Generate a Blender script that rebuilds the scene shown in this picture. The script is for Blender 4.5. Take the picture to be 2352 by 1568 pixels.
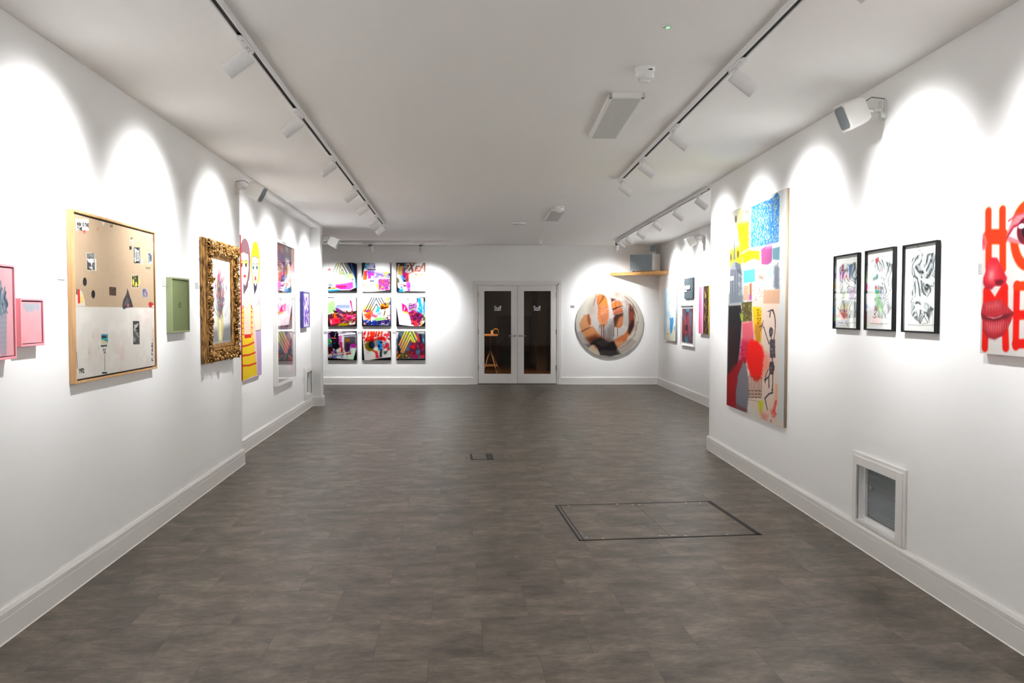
import bpy, math, random
import numpy as np
from mathutils import Vector, Matrix

for o in list(bpy.data.objects):
    bpy.data.objects.remove(o, do_unlink=True)
C = bpy.context.scene.collection
scn = bpy.context.scene

# ------------------------------------------------------------------ camera
FPX = 1829.0                      # focal length in pixels of a 2352 px wide frame (28 mm on 36 mm)
PITCH = math.atan(67 / FPX)
EYE = 1.424
H = 2.74                          # ceiling height
cd = bpy.data.cameras.new('camera')
cd.sensor_width = 36.0
cd.lens = 36.0 * FPX / 2352.0
cam = bpy.data.objects.new('camera', cd)
C.objects.link(cam)
cam.location = (0, 0, EYE)
cam.rotation_euler = (math.pi / 2 - PITCH, 0, 0)
scn.camera = cam

# ------------------------------------------------------------------ world, exposure
wd = bpy.data.worlds.new('world')
scn.world = wd
wd.use_nodes = True
wd.node_tree.nodes['Background'].inputs[0].default_value = (1, 0.97, 0.93, 1)
wd.node_tree.nodes['Background'].inputs[1].default_value = 0.0
vs = scn.view_settings
vs.view_transform = 'Standard'
vs.look = 'None'
vs.gamma = 1.0
vs.use_curve_mapping = False
vs.exposure = 0.0
scn.cycles.diffuse_bounces = 8
SPOT_W = 290.0                    # wattage of one track spotlight
SPOT_COL = (0.985, 0.99, 1.0)
SPOT_SIZE = math.radians(88)
SPOT_BLEND = 1.0
SPOT_POW = 5.0                    # the reflector's falloff: intensity ~ cos(angle off axis) ^ SPOT_POW

# ------------------------------------------------------------------ tags
def tag(o, label=None, cat=None, group=None, kind=None):
    if label: o['label'] = label
    if cat: o['category'] = cat
    if group: o['group'] = group
    if kind: o['kind'] = kind
    return o

def thing(name, label, cat, loc=(0, 0, 0), rz=0.0, group=None, kind=None):
    o = bpy.data.objects.new(name, None)
    o.empty_display_size = 0.1
    C.objects.link(o)
    o.location = loc
    o.rotation_euler = (0, 0, rz)
    return tag(o, label, cat, group, kind)

# ------------------------------------------------------------------ materials
def s2l(c):
    return tuple(((x / 12.92) if x <= 0.04045 else ((x + 0.055) / 1.055) ** 2.4) for x in c)

def rgb(r, g, b):
    return s2l((r / 255.0, g / 255.0, b / 255.0)) + (1.0,)

MATS = {}
def mat(name, col=None, rough=0.5, metal=0.0, noise=None, bump=0.0, emit=None, strength=0.0, coat=0.0, spec=0.5):
    if name in MATS: return MATS[name]
    m = bpy.data.materials.new(name)
    m.use_nodes = True
    nt = m.node_tree
    b = nt.nodes['Principled BSDF']
    b.inputs['Roughness'].default_value = rough
    b.inputs['Metallic'].default_value = metal
    b.inputs['Specular IOR Level'].default_value = spec
    b.inputs['Coat Weight'].default_value = coat
    if col: b.inputs['Base Color'].default_value = col
    if noise:
        sc, amt = noise
        tc = nt.nodes.new('ShaderNodeTexCoord')
        nz = nt.nodes.new('ShaderNodeTexNoise')
        nz.inputs['Scale'].default_value = sc
        nz.inputs['Detail'].default_value = 6
        nt.links.new(tc.outputs['Object'], nz.inputs['Vector'])
        mx = nt.nodes.new('ShaderNodeMix')
        mx.data_type = 'RGBA'
        mx.inputs['A'].default_value = tuple(c * (1 - amt) for c in col[:3]) + (1,)
        mx.inputs['B'].default_value = tuple(min(1, c * (1 + amt)) for c in col[:3]) + (1,)
        nt.links.new(nz.outputs['Fac'], mx.inputs['Factor'])
        nt.links.new(mx.outputs['Result'], b.inputs['Base Color'])
        if bump:
            bp = nt.nodes.new('ShaderNodeBump')
            bp.inputs['Strength'].default_value = bump
            bp.inputs['Distance'].default_value = 0.002
            nt.links.new(nz.outputs['Fac'], bp.inputs['Height'])
            nt.links.new(bp.outputs['Normal'], b.inputs['Normal'])
    if emit:
        b.inputs['Emission Color'].default_value = emit
        b.inputs['Emission Strength'].default_value = strength
    MATS[name] = m
    return m

def paint_mat(name, rough=0.55, coat=0.0):
    if name in MATS: return MATS[name]
    m = mat(name, rough=rough, coat=coat)
    nt = m.node_tree
    at = nt.nodes.new('ShaderNodeAttribute')
    at.attribute_name = 'Col'
    nt.links.new(at.outputs['Color'], nt.nodes['Principled BSDF'].inputs['Base Color'])
    return m

WHITE = mat('wall_paint', (0.87, 0.87, 0.862, 1), 0.6, noise=(160, 0.012), bump=0.06, spec=0.3)
CEIL = mat('ceiling_paint', (0.90, 0.892, 0.87, 1), 0.8, noise=(120, 0.012), bump=0.05, spec=0.15)
GLOSSW = mat('satin_white_wood', (0.78, 0.765, 0.74, 1), 0.35, noise=(40, 0.01))
BEAD = mat('white_sealant', (0.85, 0.83, 0.80, 1), 0.4)
LAMPW = mat('white_powder_coat', (0.76, 0.755, 0.75, 1), 0.45, noise=(300, 0.02))
PLASTW = mat('white_plastic', (0.82, 0.82, 0.81, 1), 0.35, noise=(200, 0.01))
BLACK = mat('black_recess', (0.006, 0.006, 0.006, 1), 0.6)
STEEL = mat('brushed_steel', (0.42, 0.40, 0.38, 1), 0.32, 1.0, noise=(400, 0.1))
DARKSTEEL = mat('dark_hatch_steel', (0.014, 0.013, 0.012, 1), 0.7, 0.0, noise=(200, 0.3))
GREYGR = mat('grey_grille_mesh', (0.20, 0.225, 0.24, 1), 0.5, 0.3, noise=(900, 0.5))
LENS = mat('glowing_lens', (1, 1, 1, 1), 0.3, emit=(1, 0.97, 0.92, 1), strength=9.0)

def wood(name, c1, c2, scale=(1.2, 30, 30), rough=0.45):
    m = bpy.data.materials.new(name); m.use_nodes = True
    nt = m.node_tree; b = nt.nodes['Principled BSDF']
    tc = nt.nodes.new('ShaderNodeTexCoord'); mp = nt.nodes.new('ShaderNodeMapping')
    mp.inputs['Scale'].default_value = scale
    nz = nt.nodes.new('ShaderNodeTexNoise'); nz.inputs['Scale'].default_value = 3.0; nz.inputs['Detail'].default_value = 8
    cr = nt.nodes.new('ShaderNodeValToRGB')
    cr.color_ramp.elements[0].position = 0.32; cr.color_ramp.elements[0].color = c1
    cr.color_ramp.elements[1].position = 0.68; cr.color_ramp.elements[1].color = c2
    nt.links.new(tc.outputs['Object'], mp.inputs[0]); nt.links.new(mp.outputs[0], nz.inputs['Vector'])
    nt.links.new(nz.outputs['Fac'], cr.inputs[0]); nt.links.new(cr.outputs[0], b.inputs['Base Color'])
    b.inputs['Roughness'].default_value = rough
    MATS[name] = m
    return m
OAK = wood('pale_oak', rgb(168, 128, 84), rgb(200, 160, 112), (28, 28, 1.2))
OAKH = wood('pale_oak_board', rgb(196, 140, 80), rgb(226, 176, 112), (1.5, 12, 30))
PINE = wood('pine_wood', rgb(190, 140, 90), rgb(222, 178, 126), (20, 20, 1.5))
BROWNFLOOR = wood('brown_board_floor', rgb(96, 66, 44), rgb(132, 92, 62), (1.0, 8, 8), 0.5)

def floor_mat():
    m = bpy.data.materials.new('stone_effect_vinyl'); m.use_nodes = True
    nt = m.node_tree; N = nt.nodes; L = nt.links; b = N['Principled BSDF']
    tc = N.new('ShaderNodeTexCoord'); mp = N.new('ShaderNodeMapping')
    mp.inputs['Rotation'].default_value = (0, 0, math.radians(-4.3))
    mp.inputs['Location'].default_value = (0.10, 0.155, 0)
    L.new(tc.outputs['Object'], mp.inputs[0])
    br = N.new('ShaderNodeTexBrick')
    br.offset = 0.5; br.squash = 1.0
    br.inputs['Scale'].default_value = 1.0
    br.inputs['Brick Width'].default_value = 0.457
    br.inputs['Row Height'].default_value = 0.425
    br.inputs['Mortar Size'].default_value = 0.0011
    br.inputs['Mortar Smooth'].default_value = 0.0
    br.inputs['Bias'].default_value = 0.0
    br.inputs['Color1'].default_value = (0.93, 0.93, 0.93, 1)
    br.inputs['Color2'].default_value = (1.06, 1.06, 1.06, 1)
    br.inputs['Mortar'].default_value = (0.5, 0.5, 0.5, 1)
    L.new(mp.outputs[0], br.inputs['Vector'])
    # every tile gets its own patch of the cloudy print: shift the lookup by the tile's tone
    sh = N.new('ShaderNodeVectorMath'); sh.operation = 'MULTIPLY_ADD'
    sh.inputs[1].default_value = (97, 53, 31)
    L.new(br.outputs['Color'], sh.inputs[0]); L.new(mp.outputs[0], sh.inputs[2])
    st = N.new('ShaderNodeMapping'); st.inputs['Scale'].default_value = (0.8, 1.35, 1)
    L.new(sh.outputs[0], st.inputs[0])
    n1 = N.new('ShaderNodeTexNoise'); n1.inputs['Scale'].default_value = 4.6; n1.inputs['Detail'].default_value = 9
    n1.inputs['Roughness'].default_value = 0.70; n1.inputs['Distortion'].default_value = 0.15
    L.new(st.outputs[0], n1.inputs['Vector'])
    cr = N.new('ShaderNodeValToRGB'); e = cr.color_ramp.elements
    e[0].position = 0.33; e[0].color = rgb(63, 57, 51)
    e[1].position = 0.70; e[1].color = rgb(124, 115, 105)
    e2 = cr.color_ramp.elements.new(0.5); e2.color = rgb(91, 84, 76)
    L.new(n1.outputs['Fac'], cr.inputs[0])
    st2 = N.new('ShaderNodeMapping'); st2.inputs['Scale'].default_value = (14, 38, 1)
    L.new(sh.outputs[0], st2.inputs[0])
    n2 = N.new('ShaderNodeTexNoise'); n2.inputs['Scale'].default_value = 1.5; n2.inputs['Detail'].default_value = 5
    L.new(st2.outputs[0], n2.inputs['Vector'])
    mr = N.new('ShaderNodeMapRange'); mr.inputs[1].default_value = 0.3; mr.inputs[2].default_value = 0.7
    mr.inputs[3].default_value = 0.80; mr.inputs[4].default_value = 1.18
    L.new(n2.outputs['Fac'], mr.inputs[0])
    # slow drift of hue (warm and cool patches)
    n3 = N.new('ShaderNodeTexNoise'); n3.inputs['Scale'].default_value = 1.1; n3.inputs['Detail'].default_value = 2
    L.new(sh.outputs[0], n3.inputs['Vector'])
    hue = N.new('ShaderNodeMix'); hue.data_type = 'RGBA'
    hue.inputs['A'].default_value = (1.0, 1.0, 0.96, 1); hue.inputs['B'].default_value = (1.06, 0.99, 0.92, 1)
    L.new(n3.outputs['Fac'], hue.inputs['Factor'])
    def mul(a, c):
        x = N.new('ShaderNodeMix'); x.data_type = 'RGBA'; x.blend_type = 'MULTIPLY'; x.inputs['Factor'].default_value = 1
        L.new(a, x.inputs['A']); L.new(c, x.inputs['B']); return x.outputs['Result']
    c = mul(cr.outputs[0], br.outputs['Color'])
    c = mul(c, mr.outputs[0]); c = mul(c, hue.outputs['Result'])
    L.new(c, b.inputs['Base Color'])
    b.inputs['Roughness'].default_value = 0.42
    b.inputs['Specular IOR Level'].default_value = 0.38
    bp = N.new('ShaderNodeBump'); bp.inputs['Strength'].default_value = 0.12; bp.inputs['Distance'].default_value = 0.002
    L.new(n2.outputs['Fac'], bp.inputs['Height']); L.new(bp.outputs[0], b.inputs['Normal'])
    return m
FLOOR = floor_mat()

def glass(name, tint=(1, 1, 1), rough=0.02, refl=1.0):
    m = bpy.data.materials.new(name); m.use_nodes = True
    nt = m.node_tree; N = nt.nodes; L = nt.links
    N.remove(N['Principled BSDF'])
    tr = N.new('ShaderNodeBsdfTransparent'); tr.inputs[0].default_value = tuple(tint) + (1,)
    gl = N.new('ShaderNodeBsdfGlossy'); gl.inputs['Roughness'].default_value = rough
    gl.inputs[0].default_value = (refl, refl, refl, 1)
    lw = N.new('ShaderNodeLayerWeight'); lw.inputs[0].default_value = 0.5
    pw = N.new('ShaderNodeMath'); pw.operation = 'POWER'; pw.inputs[1].default_value = 4.5
    fr = N.new('ShaderNodeMath'); fr.operation = 'MULTIPLY_ADD'; fr.inputs[1].default_value = 0.93; fr.inputs[2].default_value = 0.045
    L.new(lw.outputs['Facing'], pw.inputs[0]); L.new(pw.outputs[0], fr.inputs[0])
    mx = N.new('ShaderNodeMixShader')
    L.new(fr.outputs[0], mx.inputs[0]); L.new(tr.outputs[0], mx.inputs[1]); L.new(gl.outputs[0], mx.inputs[2])
    L.new(mx.outputs[0], N['Material Output'].inputs[0])
    MATS[name] = m
    return m
DOORGLASS = glass('tinted_door_glass', (0.72, 0.64, 0.55), 0.02, 0.75)
PICGLASS = glass('picture_glass', (0.97, 0.98, 0.97), 0.015)

# ------------------------------------------------------------------ mesh builder
class MB:
    def __init__(self):
        self.v = []; self.f = []
    def add(self, vs, fs, M=None):
        n = len(self.v)
        for p in vs:
            p = Vector(p)
            self.v.append(tuple(M @ p) if M is not None else tuple(p))
        for f in fs: self.f.append(tuple(i + n for i in f))
        return self
    def box(self, x0, x1, y0, y1, z0, z1, M=None):
        v = [(x0, y0, z0), (x1, y0, z0), (x1, y1, z0), (x0, y1, z0), (x0, y0, z1), (x1, y0, z1), (x1, y1, z1), (x0, y1, z1)]
        return self.add(v, [(0, 3, 2, 1), (4, 5, 6, 7), (0, 1, 5, 4), (1, 2, 6, 5), (2, 3, 7, 6), (3, 0, 4, 7)], M)
    def ring(self, rings, closed=False, cap=True):
        """rings: list of equal-length point loops"""
        n = len(self.v); k = len(rings[0])
        for r in rings: self.v += [tuple(p) for p in r]
        m = len(rings)
        for i in range(m if closed else m - 1):
            a = n + i * k; b = n + ((i + 1) % m) * k
            for j in range(k):
                j2 = (j + 1) % k
                self.f.append((a + j, a + j2, b + j2, b + j))
        if cap and not closed:
            self.f.append(tuple(n + j for j in reversed(range(k))))
            self.f.append(tuple(n + (m - 1) * k + j for j in range(k)))
        return self
    def tube(self, pts, r, n=10, cap=True, closed=False):
        pts = [Vector(p) for p in pts]
        rr = r if isinstance(r, (list, tuple)) else [r] * len(pts)
        rings = []
        up = None
        for i, p in enumerate(pts):
            a = pts[i - 1] if i or closed else pts[i]
            b = pts[(i + 1) % len(pts)] if (i < len(pts) - 1 or closed) else pts[i]
            t = (b - a).normalized()
            if up is None:
                up = Vector((0, 0, 1)) if abs(t.z) < 0.9 else Vector((1, 0, 0))
            s = t.cross(up)
            if s.length < 1e-6: s = t.orthogonal()
            s.normalize(); up = s.cross(t).normalized()
            rings.append([p + (s * math.cos(q) + up * math.sin(q)) * rr[i] for q in [2 * math.pi * j / n for j in range(n)]])
        return self.ring(rings, closed, cap)
    def lathe(self, prof, p0, axis, n=32, cap=True):
        """prof: list of (radius, distance along axis)"""
        ax = Vector(axis).normalized(); s = ax.orthogonal().normalized(); u = ax.cross(s)
        rings = [[Vector(p0) + ax * h + (s * math.cos(q) + u * math.sin(q)) * max(r, 1e-5) for q in [2 * math.pi * j / n for j in range(n)]] for r, h in prof]
        return self.ring(rings, False, cap)
    def prism(self, poly, y0, y1, M=None):
        """polygon in x,z extruded from y0 to y1"""
        k = len(poly)
        v = [(x, y0, z) for x, z in poly] + [(x, y1, z) for x, z in poly]
        f = [tuple(range(k)), tuple(reversed(range(k, 2 * k)))] + [(j, k + j, k + (j + 1) % k, (j + 1) % k) for j in range(k)]
        return self.add(v, f, M)
    def frame(self, x0, x1, z0, z1, wd, y0, y1):
        """rectangular picture-frame border, outer rect given, border width wd, from y0 (back) to y1 (front)"""
        o = [(x0, z0), (x1, z0), (x1, z1), (x0, z1)]
        i = [(x0 + wd, z0 + wd), (x1 - wd, z0 + wd), (x1 - wd, z1 - wd), (x0 + wd, z1 - wd)]
        v = [(x, y0, z) for x, z in o] + [(x, y1, z) for x, z in o] + [(x, y0, z) for x, z in i] + [(x, y1, z) for x, z in i]
        f = []
        for a in range(4):
            b = (a + 1) % 4
            f += [(a, b, 4 + b, 4 + a), (4 + a, 4 + b, 12 + b, 12 + a), (12 + a, 12 + b, 8 + b, 8 + a), (8 + a, 8 + b, b, a)]
        return self.add(v, f)
    def sphere(self, c, r, n=10, m=7, M=None):
        rx, ry, rz = r if isinstance(r, (list, tuple)) else (r, r, r)
        v = [(c[0], c[1], c[2] + rz)]
        for i in range(1, m):
            t = math.pi * i / m
            for j in range(n):
                q = 2 * math.pi * j / n
                v.append((c[0] + rx * math.sin(t) * math.cos(q), c[1] + ry * math.sin(t) * math.sin(q), c[2] + rz * math.cos(t)))
        v.append((c[0], c[1], c[2] - rz))
        f = [(0, 1 + j, 1 + (j + 1) % n) for j in range(n)]
        for i in range(m - 2):
            for j in range(n):
                a = 1 + i * n + j; b = 1 + i * n + (j + 1) % n
                f.append((a, a + n, b + n, b))
        e = len(v) - 1; s = 1 + (m - 2) * n
        f += [(e, s + (j + 1) % n, s + j) for j in range(n)]
        return self.add(v, f, M)
    def build(self, name, m, parent=None, smooth=False, bevel=0.0, seg=2):
        me = bpy.data.meshes.new(name)
        me.from_pydata(self.v, [], self.f)
        me.validate()
        import bmesh
        bm = bmesh.new(); bm.from_mesh(me)
        bmesh.ops.recalc_face_normals(bm, faces=bm.faces)
        bm.to_mesh(me); bm.free()
        if smooth:
            me.polygons.foreach_set('use_smooth', [True] * len(me.polygons))
            try: me.set_sharp_from_angle(angle=math.radians(38))
            except Exception: pass
        me.materials.append(m)
        o = bpy.data.objects.new(name, me)
        C.objects.link(o)
        if parent: o.parent = parent
        if bevel:
            bv = o.modifiers.new('bevel', 'BEVEL'); bv.width = bevel; bv.segments = seg; bv.limit_method = 'ANGLE'
            bv.harden_normals = False
        return o

# ------------------------------------------------------------------ measuring: pixel rays onto the room's planes
def ray(px, py):
    x = (px - 1176) / FPX; u = (784 - py) / FPX
    return Vector((x, math.cos(PITCH) + u * math.sin(PITCH), u * math.cos(PITCH) - math.sin(PITCH)))
def on_level(px, py, z):
    r = ray(px, py); t = (z - EYE) / r.z
    return Vector((r.x * t, r.y * t, z))

class Wall:
    """a vertical plane through P0; t points to the viewer's right when facing it, n into the room"""
    def __init__(self, p0, t):
        self.p = Vector((p0[0], p0[1], 0)); self.t = Vector((t[0], t[1], 0)).normalized()
        self.n = Vector((self.t.y, -self.t.x, 0))
        self.rz = math.atan2(self.t.y, self.t.x)
    def hit(self, px, py, d=0.0):
        r = ray(px, py); o = Vector((0, 0, EYE)); q = self.p + self.n * d
        k = (q - o).dot(self.n) / r.dot(self.n)
        w = o + r * k
        return (w - self.p).dot(self.t), w.z
    def at(self, s, z=0.0, d=0.0):
        w = self.p + self.t * s + self.n * d
        return Vector((w.x, w.y, z))
    def s_of_y(self, y): return (y - self.p.y) / self.t.y
    def M(self, s, z, d=0.0):
        return Matrix.Translation(self.at(s, z, d)) @ Matrix.Rotation(self.rz, 4, 'Z')

LW = Wall((-1.935, 0), (-0.0803, 1))
AW = Wall((-2.085, 0), (-0.0803, 1))       # recessed part of the left wall
RW = Wall((2.208, 0), (0.0188, -1))
FRW = Wall((3.224, 0), (0.0208, -1))
FARY = 15.75
FW = Wall((0, FARY), (1, 0))
YL1, YL2, YL3 = 7.44, 12.09, 12.31         # left wall end, alcove end, pilaster end
YR1 = 8.26                                 # right wall end
def lx(y, off=0.0): return -1.935 - 0.0803 * y + off
def ax_(y): return -2.085 - 0.0803 * y
def rx(y): return 2.208 - 0.0188 * y
def frx(y): return 3.224 - 0.0208 * y

# ------------------------------------------------------------------ room shell
def wall_mesh(name, W, s0, s1, z0, z1, holes=(), thick=0.12, m=None, label=None):
    """slab behind the plane of W with rectangular holes (s0, s1, z0, z1)"""
    b = MB()
    ss = sorted({s0, s1, *[h[0] for h in holes], *[h[1] for h in holes]})
    zs = sorted({z0, z1, *[h[2] for h in holes], *[h[3] for h in holes]})
    for i in range(len(ss) - 1):
        for j in range(len(zs) - 1):
            cs, cz = (ss[i] + ss[i + 1]) / 2, (zs[j] + zs[j + 1]) / 2
            if any(h[0] < cs < h[1] and h[2] < cz < h[3] for h in holes): continue
            b.box(ss[i], ss[i + 1], 0, thick, zs[j], zs[j + 1])
    o = b.build(name, m or WHITE)
    o.matrix_world = Matrix.Translation((W.p.x, W.p.y, 0)) @ Matrix.Rotation(W.rz, 4, 'Z')
    return tag(o, label, None, None, 'structure')

YB = -2.6
# openings
RV = [RW.hit(1973, 1065), RW.hit(2064, 1103), RW.hit(2060, 1250)]
RVH = (RV[0][0], RV[1][0], 0.165, (RV[0][1] + RV[1][1]) / 2)
AV = [AW.hit(702.5, 855), AW.hit(714.0, 851)]
AVH = (AV[0][0], AV[1][0], 0.20, (AV[0][1] + AV[1][1]) / 2)
DX0, DX1 = (1097.5 - 1176) / FPX * FARY, (1280 - 1176) / FPX * FARY
DZ = FW.hit(1188, 654)[1]

fl = MB().box(-6.2, 4.6, YB - 0.2, FARY, -0.12, 0).build('floor', FLOOR); tag(fl, 'stone-effect grey-brown vinyl tiled floor', None, None, 'structure')
ce = MB().box(-6.2, 4.6, YB - 0.2, FARY + 0.1, H, H + 0.12).build('ceiling', CEIL); tag(ce, 'flat off-white painted ceiling', None, None, 'structure')
wall_mesh('wall_left', LW, LW.s_of_y(YB), LW.s_of_y(YL1), 0, H, thick=0.146)
wall_mesh('wall_alcove', AW, AW.s_of_y(YL1), AW.s_of_y(YL2) + 0.1, 0, H, [AVH])
# pilaster closing the recess, flush with the left wall
b = MB(); y0, y1 = YL2, YL3
b.add([(lx(y0), y0, 0), (lx(y1), y1, 0), (lx(y1) - 0.35, y1, 0), (lx(y0) - 0.35, y0, 0), (lx(y0), y0, H), (lx(y1), y1, H), (lx(y1) - 0.35, y1, H), (lx(y0) - 0.35, y0, H)],
      [(0, 1, 2, 3), (4, 7, 6, 5), (0, 4, 5, 1), (1, 5, 6, 2), (2, 6, 7, 3), (3, 7, 4, 0)])
tag(b.build('wall_pilaster', WHITE), None, None, None, 'structure')
# shallow bulkhead over the recess
b = MB(); y0, y1 = YL1, YL2; zb = 2.700
b.add([(lx(y0), y0, zb), (lx(y1), y1, zb), (ax_(y1) - 0.01, y1, zb), (ax_(y0) - 0.01, y0, zb), (lx(y0), y0, H), (lx(y1), y1, H), (ax_(y1) - 0.01, y1, H), (ax_(y0) - 0.01, y0, H)],
      [(0, 1, 2, 3), (4, 7, 6, 5), (0, 4, 5, 1), (1, 5, 6, 2), (2, 6, 7, 3), (3, 7, 4, 0)])
tag(b.build('trim_1', WHITE), 'shallow white bulkhead over the alcove', None, None, 'structure')
wall_mesh('wall_right', RW, RW.s_of_y(YR1), RW.s_of_y(YB), 0, H, [RVH], thick=0.16)
wall_mesh('wall_far_right', FRW, FRW.s_of_y(FARY), FRW.s_of_y(YR1 - 0.2), 0, H)
b = MB().box(rx(YR1) + 0.16, 3.2, YR1 - 0.14, YR1, 0, H); tag(b.build('wall_return', WHITE), None, None, None, 'structure')
wall_mesh('wall_far', FW, -6.2, 4.5, 0, H, [(DX0, DX1, 0, DZ)], thick=0.14)
b = MB().box(-6.2, -6.05, 11.6, FARY, 0, H); tag(b.build('wall_far_left', WHITE), None, None, None, 'structure')
b = MB().box(-6.2, lx(YL3) - 0.3, YL3 - 0.5, YL3 - 0.36, 0, H); tag(b.build('wall_side', WHITE), None, None, None, 'structure')
b = MB().box(-3, 3.2, YB - 0.15, YB, 0, H); tag(b.build('wall_back', WHITE), None, None, None, 'structure')

# skirting boards: a profile swept along the wall foot
SKP = [(0, 0), (0.020, 0), (0.020, 0.100), (0.017, 0.103), (0.020, 0.106), (0.020, 0.128), (0.012, 0.142), (0.0, 0.145)]
def skirting(name, pts):
    """pts run along the wall foot with the room on the right hand side"""
    P = [Vector((x, y)) for x, y in pts]
    dirs = [(P[i + 1] - P[i]).normalized() for i in range(len(P) - 1)]
    b = MB(); bead = MB(); rings = []; br = []
    for i, p in enumerate(P):
        d0 = dirs[max(i - 1, 0)]; d1 = dirs[min(i, len(dirs) - 1)]
        n0 = Vector((d0.y, -d0.x)); n1 = Vector((d1.y, -d1.x))
        m = (n0 + n1); m = m / max(m.length_squared / 2, 0.2) if m.length > 1e-6 else n0
        rings.append([(p.x + m.x * a, p.y + m.y * a, z) for a, z in SKP])
        br.append([(p.x + m.x * a, p.y + m.y * a, z) for a, z in [(0.018, 0), (0.0255, 0), (0.018, 0.006)]])
    b.ring(rings); bead.ring(br)
    o = b.build(name, GLOSSW); tag(o, None, None, None, 'structure')
    bead.build('sealant_bead', BEAD, o)
    return o
skirting('baseboard_left', [(lx(YB), YB), (lx(YL1), YL1), (ax_(YL1), YL1 + 0.001), (ax_(YL2), YL2), (lx(YL2), YL2), (lx(YL3), YL3), (lx(YL3) - 0.3, YL3)])
skirting('baseboard_far_left', [(-6.0, FARY), (DX0 - 0.085, FARY)])
skirting('baseboard_far', [(DX1 + 0.067, FARY), (frx(FARY), FARY), (frx(YR1), YR1)])
skirting('baseboard_right', [(2.9, YR1), (rx(YR1), YR1), (rx(YB), YB)])
# ------------------------------------------------------------------ double door
def fx(px): return (px - 1176) / FPX * FARY
def fz(py): return FW.hit(1176, py)[1]
def text_mesh(s, size, name, m, parent, M, sx=1.0, ext=0.001, align='CENTER', bold=0.0):
    cu = bpy.data.curves.new(name, 'FONT'); cu.body = s; cu.size = size; cu.extrude = ext; cu.align_x = align; cu.offset = bold
    t = bpy.data.objects.new(name + '_tmp', cu); C.objects.link(t)
    dg = bpy.context.evaluated_depsgraph_get()
    me = bpy.data.meshes.new_from_object(t.evaluated_get(dg))
    bpy.data.objects.remove(t, do_unlink=True)
    me.transform(Matrix.Scale(sx, 4, (1, 0, 0)))
    me.transform(Matrix.Rotation(math.pi / 2, 4, 'X'))
    me.transform(M)
    me.materials.clear(); me.materials.append(m)
    o = bpy.data.objects.new(name, me); C.objects.link(o)
    if parent: o.parent = parent
    return o
VINYL = mat('white_vinyl_lettering', (0.85, 0.85, 0.82, 1), 0.6)

door = thing('door_1', 'white double door with tall glass panes', None, (fx(1188.2), FARY, 0), kind='structure')
cx = fx(1188.2)
w2 = (DX1 - DX0) / 2
ar = MB()   # architrave, stepped
aw = fx(1097.5) - fx(1087.7); top = fz(645)
for (i0, i1, d) in ((0.0, aw * 0.62, 0.022), (aw * 0.62, aw, 0.014)):
    for sx in (-1, 1):
        xa, xb = sx * (w2 + aw - i0), sx * (w2 + aw - i1)
        ar.box(min(xa, xb), max(xa, xb), -d, 0, 0, top - i1 if i0 == 0 else top - i0)
    ar.box(-(w2 + aw - i0), w2 + aw - i0, -d, 0, top - (i1), top - i0)
ar.box(-w2 - 0.0, -w2 + 0.012, 0, 0.13, 0, DZ); ar.box(w2 - 0.012, w2, 0, 0.13, 0, DZ); ar.box(-w2, w2, 0, 0.13, DZ - 0.012, DZ)
ar.build('architrave', GLOSSW, door, bevel=0.002)
thr = MB().box(-w2, w2, 0.0, 0.13, 0, 0.010); thr.build('threshold_strip', DARKSTEEL, door)
gz0, gz1 = fz(859.8), fz(666.8)
for side in (-1, 1):
    x0, x1 = (-w2 + 0.014, -0.0025) if side < 0 else (0.0025, w2 - 0.014)
    lz0, lz1 = 0.014, DZ - 0.015
    g0, g1 = (fx(1110.9) - cx, fx(1175.2) - cx) if side < 0 else (fx(1202) - cx, fx(1266.3) - cx)
    leaf = MB()
    ya, yb = 0.006, 0.05
    leaf.box(x0, g0, ya, yb, lz0, lz1); leaf.box(g1, x1, ya, yb, lz0, lz1)
    leaf.box(g0, g1, ya, yb, lz0, gz0); leaf.box(g0, g1, ya, yb, gz1, lz1)
    lf = leaf.build('door_leaf', GLOSSW, door, bevel=0.0015)
    bd = MB().frame(g0, g1, gz0, gz1, 0.012, 0.022, 0.010); bd.build('glazing_bead', GLOSSW, lf)
    MB().box(g0 + 0.002, g1 - 0.002, 0.026, 0.032, gz0 + 0.002, gz1 - 0.002).build('glass_pane', DOORGLASS, lf)
    hx = fx(1183) - cx if side < 0 else fx(1193.6) - cx
    hz = fz(771)
    hb = MB().lathe([(0.026, 0), (0.026, 0.008), (0.012, 0.010), (0.010, 0.045)], (hx, ya, hz), (0, -1, 0), 24)
    hb.tube([(hx, ya - 0.045, hz), (hx + side * 0.02, ya - 0.052, hz), (hx + side * 0.125, ya - 0.052, hz)], 0.0095, 12)
    hb.build('lever_handle', STEEL, lf, smooth=True)
    xh = x0 if side < 0 else x1
    for py in (677, 761.5, 844):
        MB().lathe([(0.008, -0.05), (0.008, 0.05)], (xh - side * -0.0, -0.002, fz(py)), (0, 0, 1), 12).build('hinge', STEEL, lf, smooth=True)
    tx = fx(1143 if side < 0 else 1233.4) - cx
    text_mesh('Staff', 0.137, 'lettering', VINYL, lf, Matrix.Translation((tx, 0.0245, fz(713.2))), sx=0.58, bold=0.0012)

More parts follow.
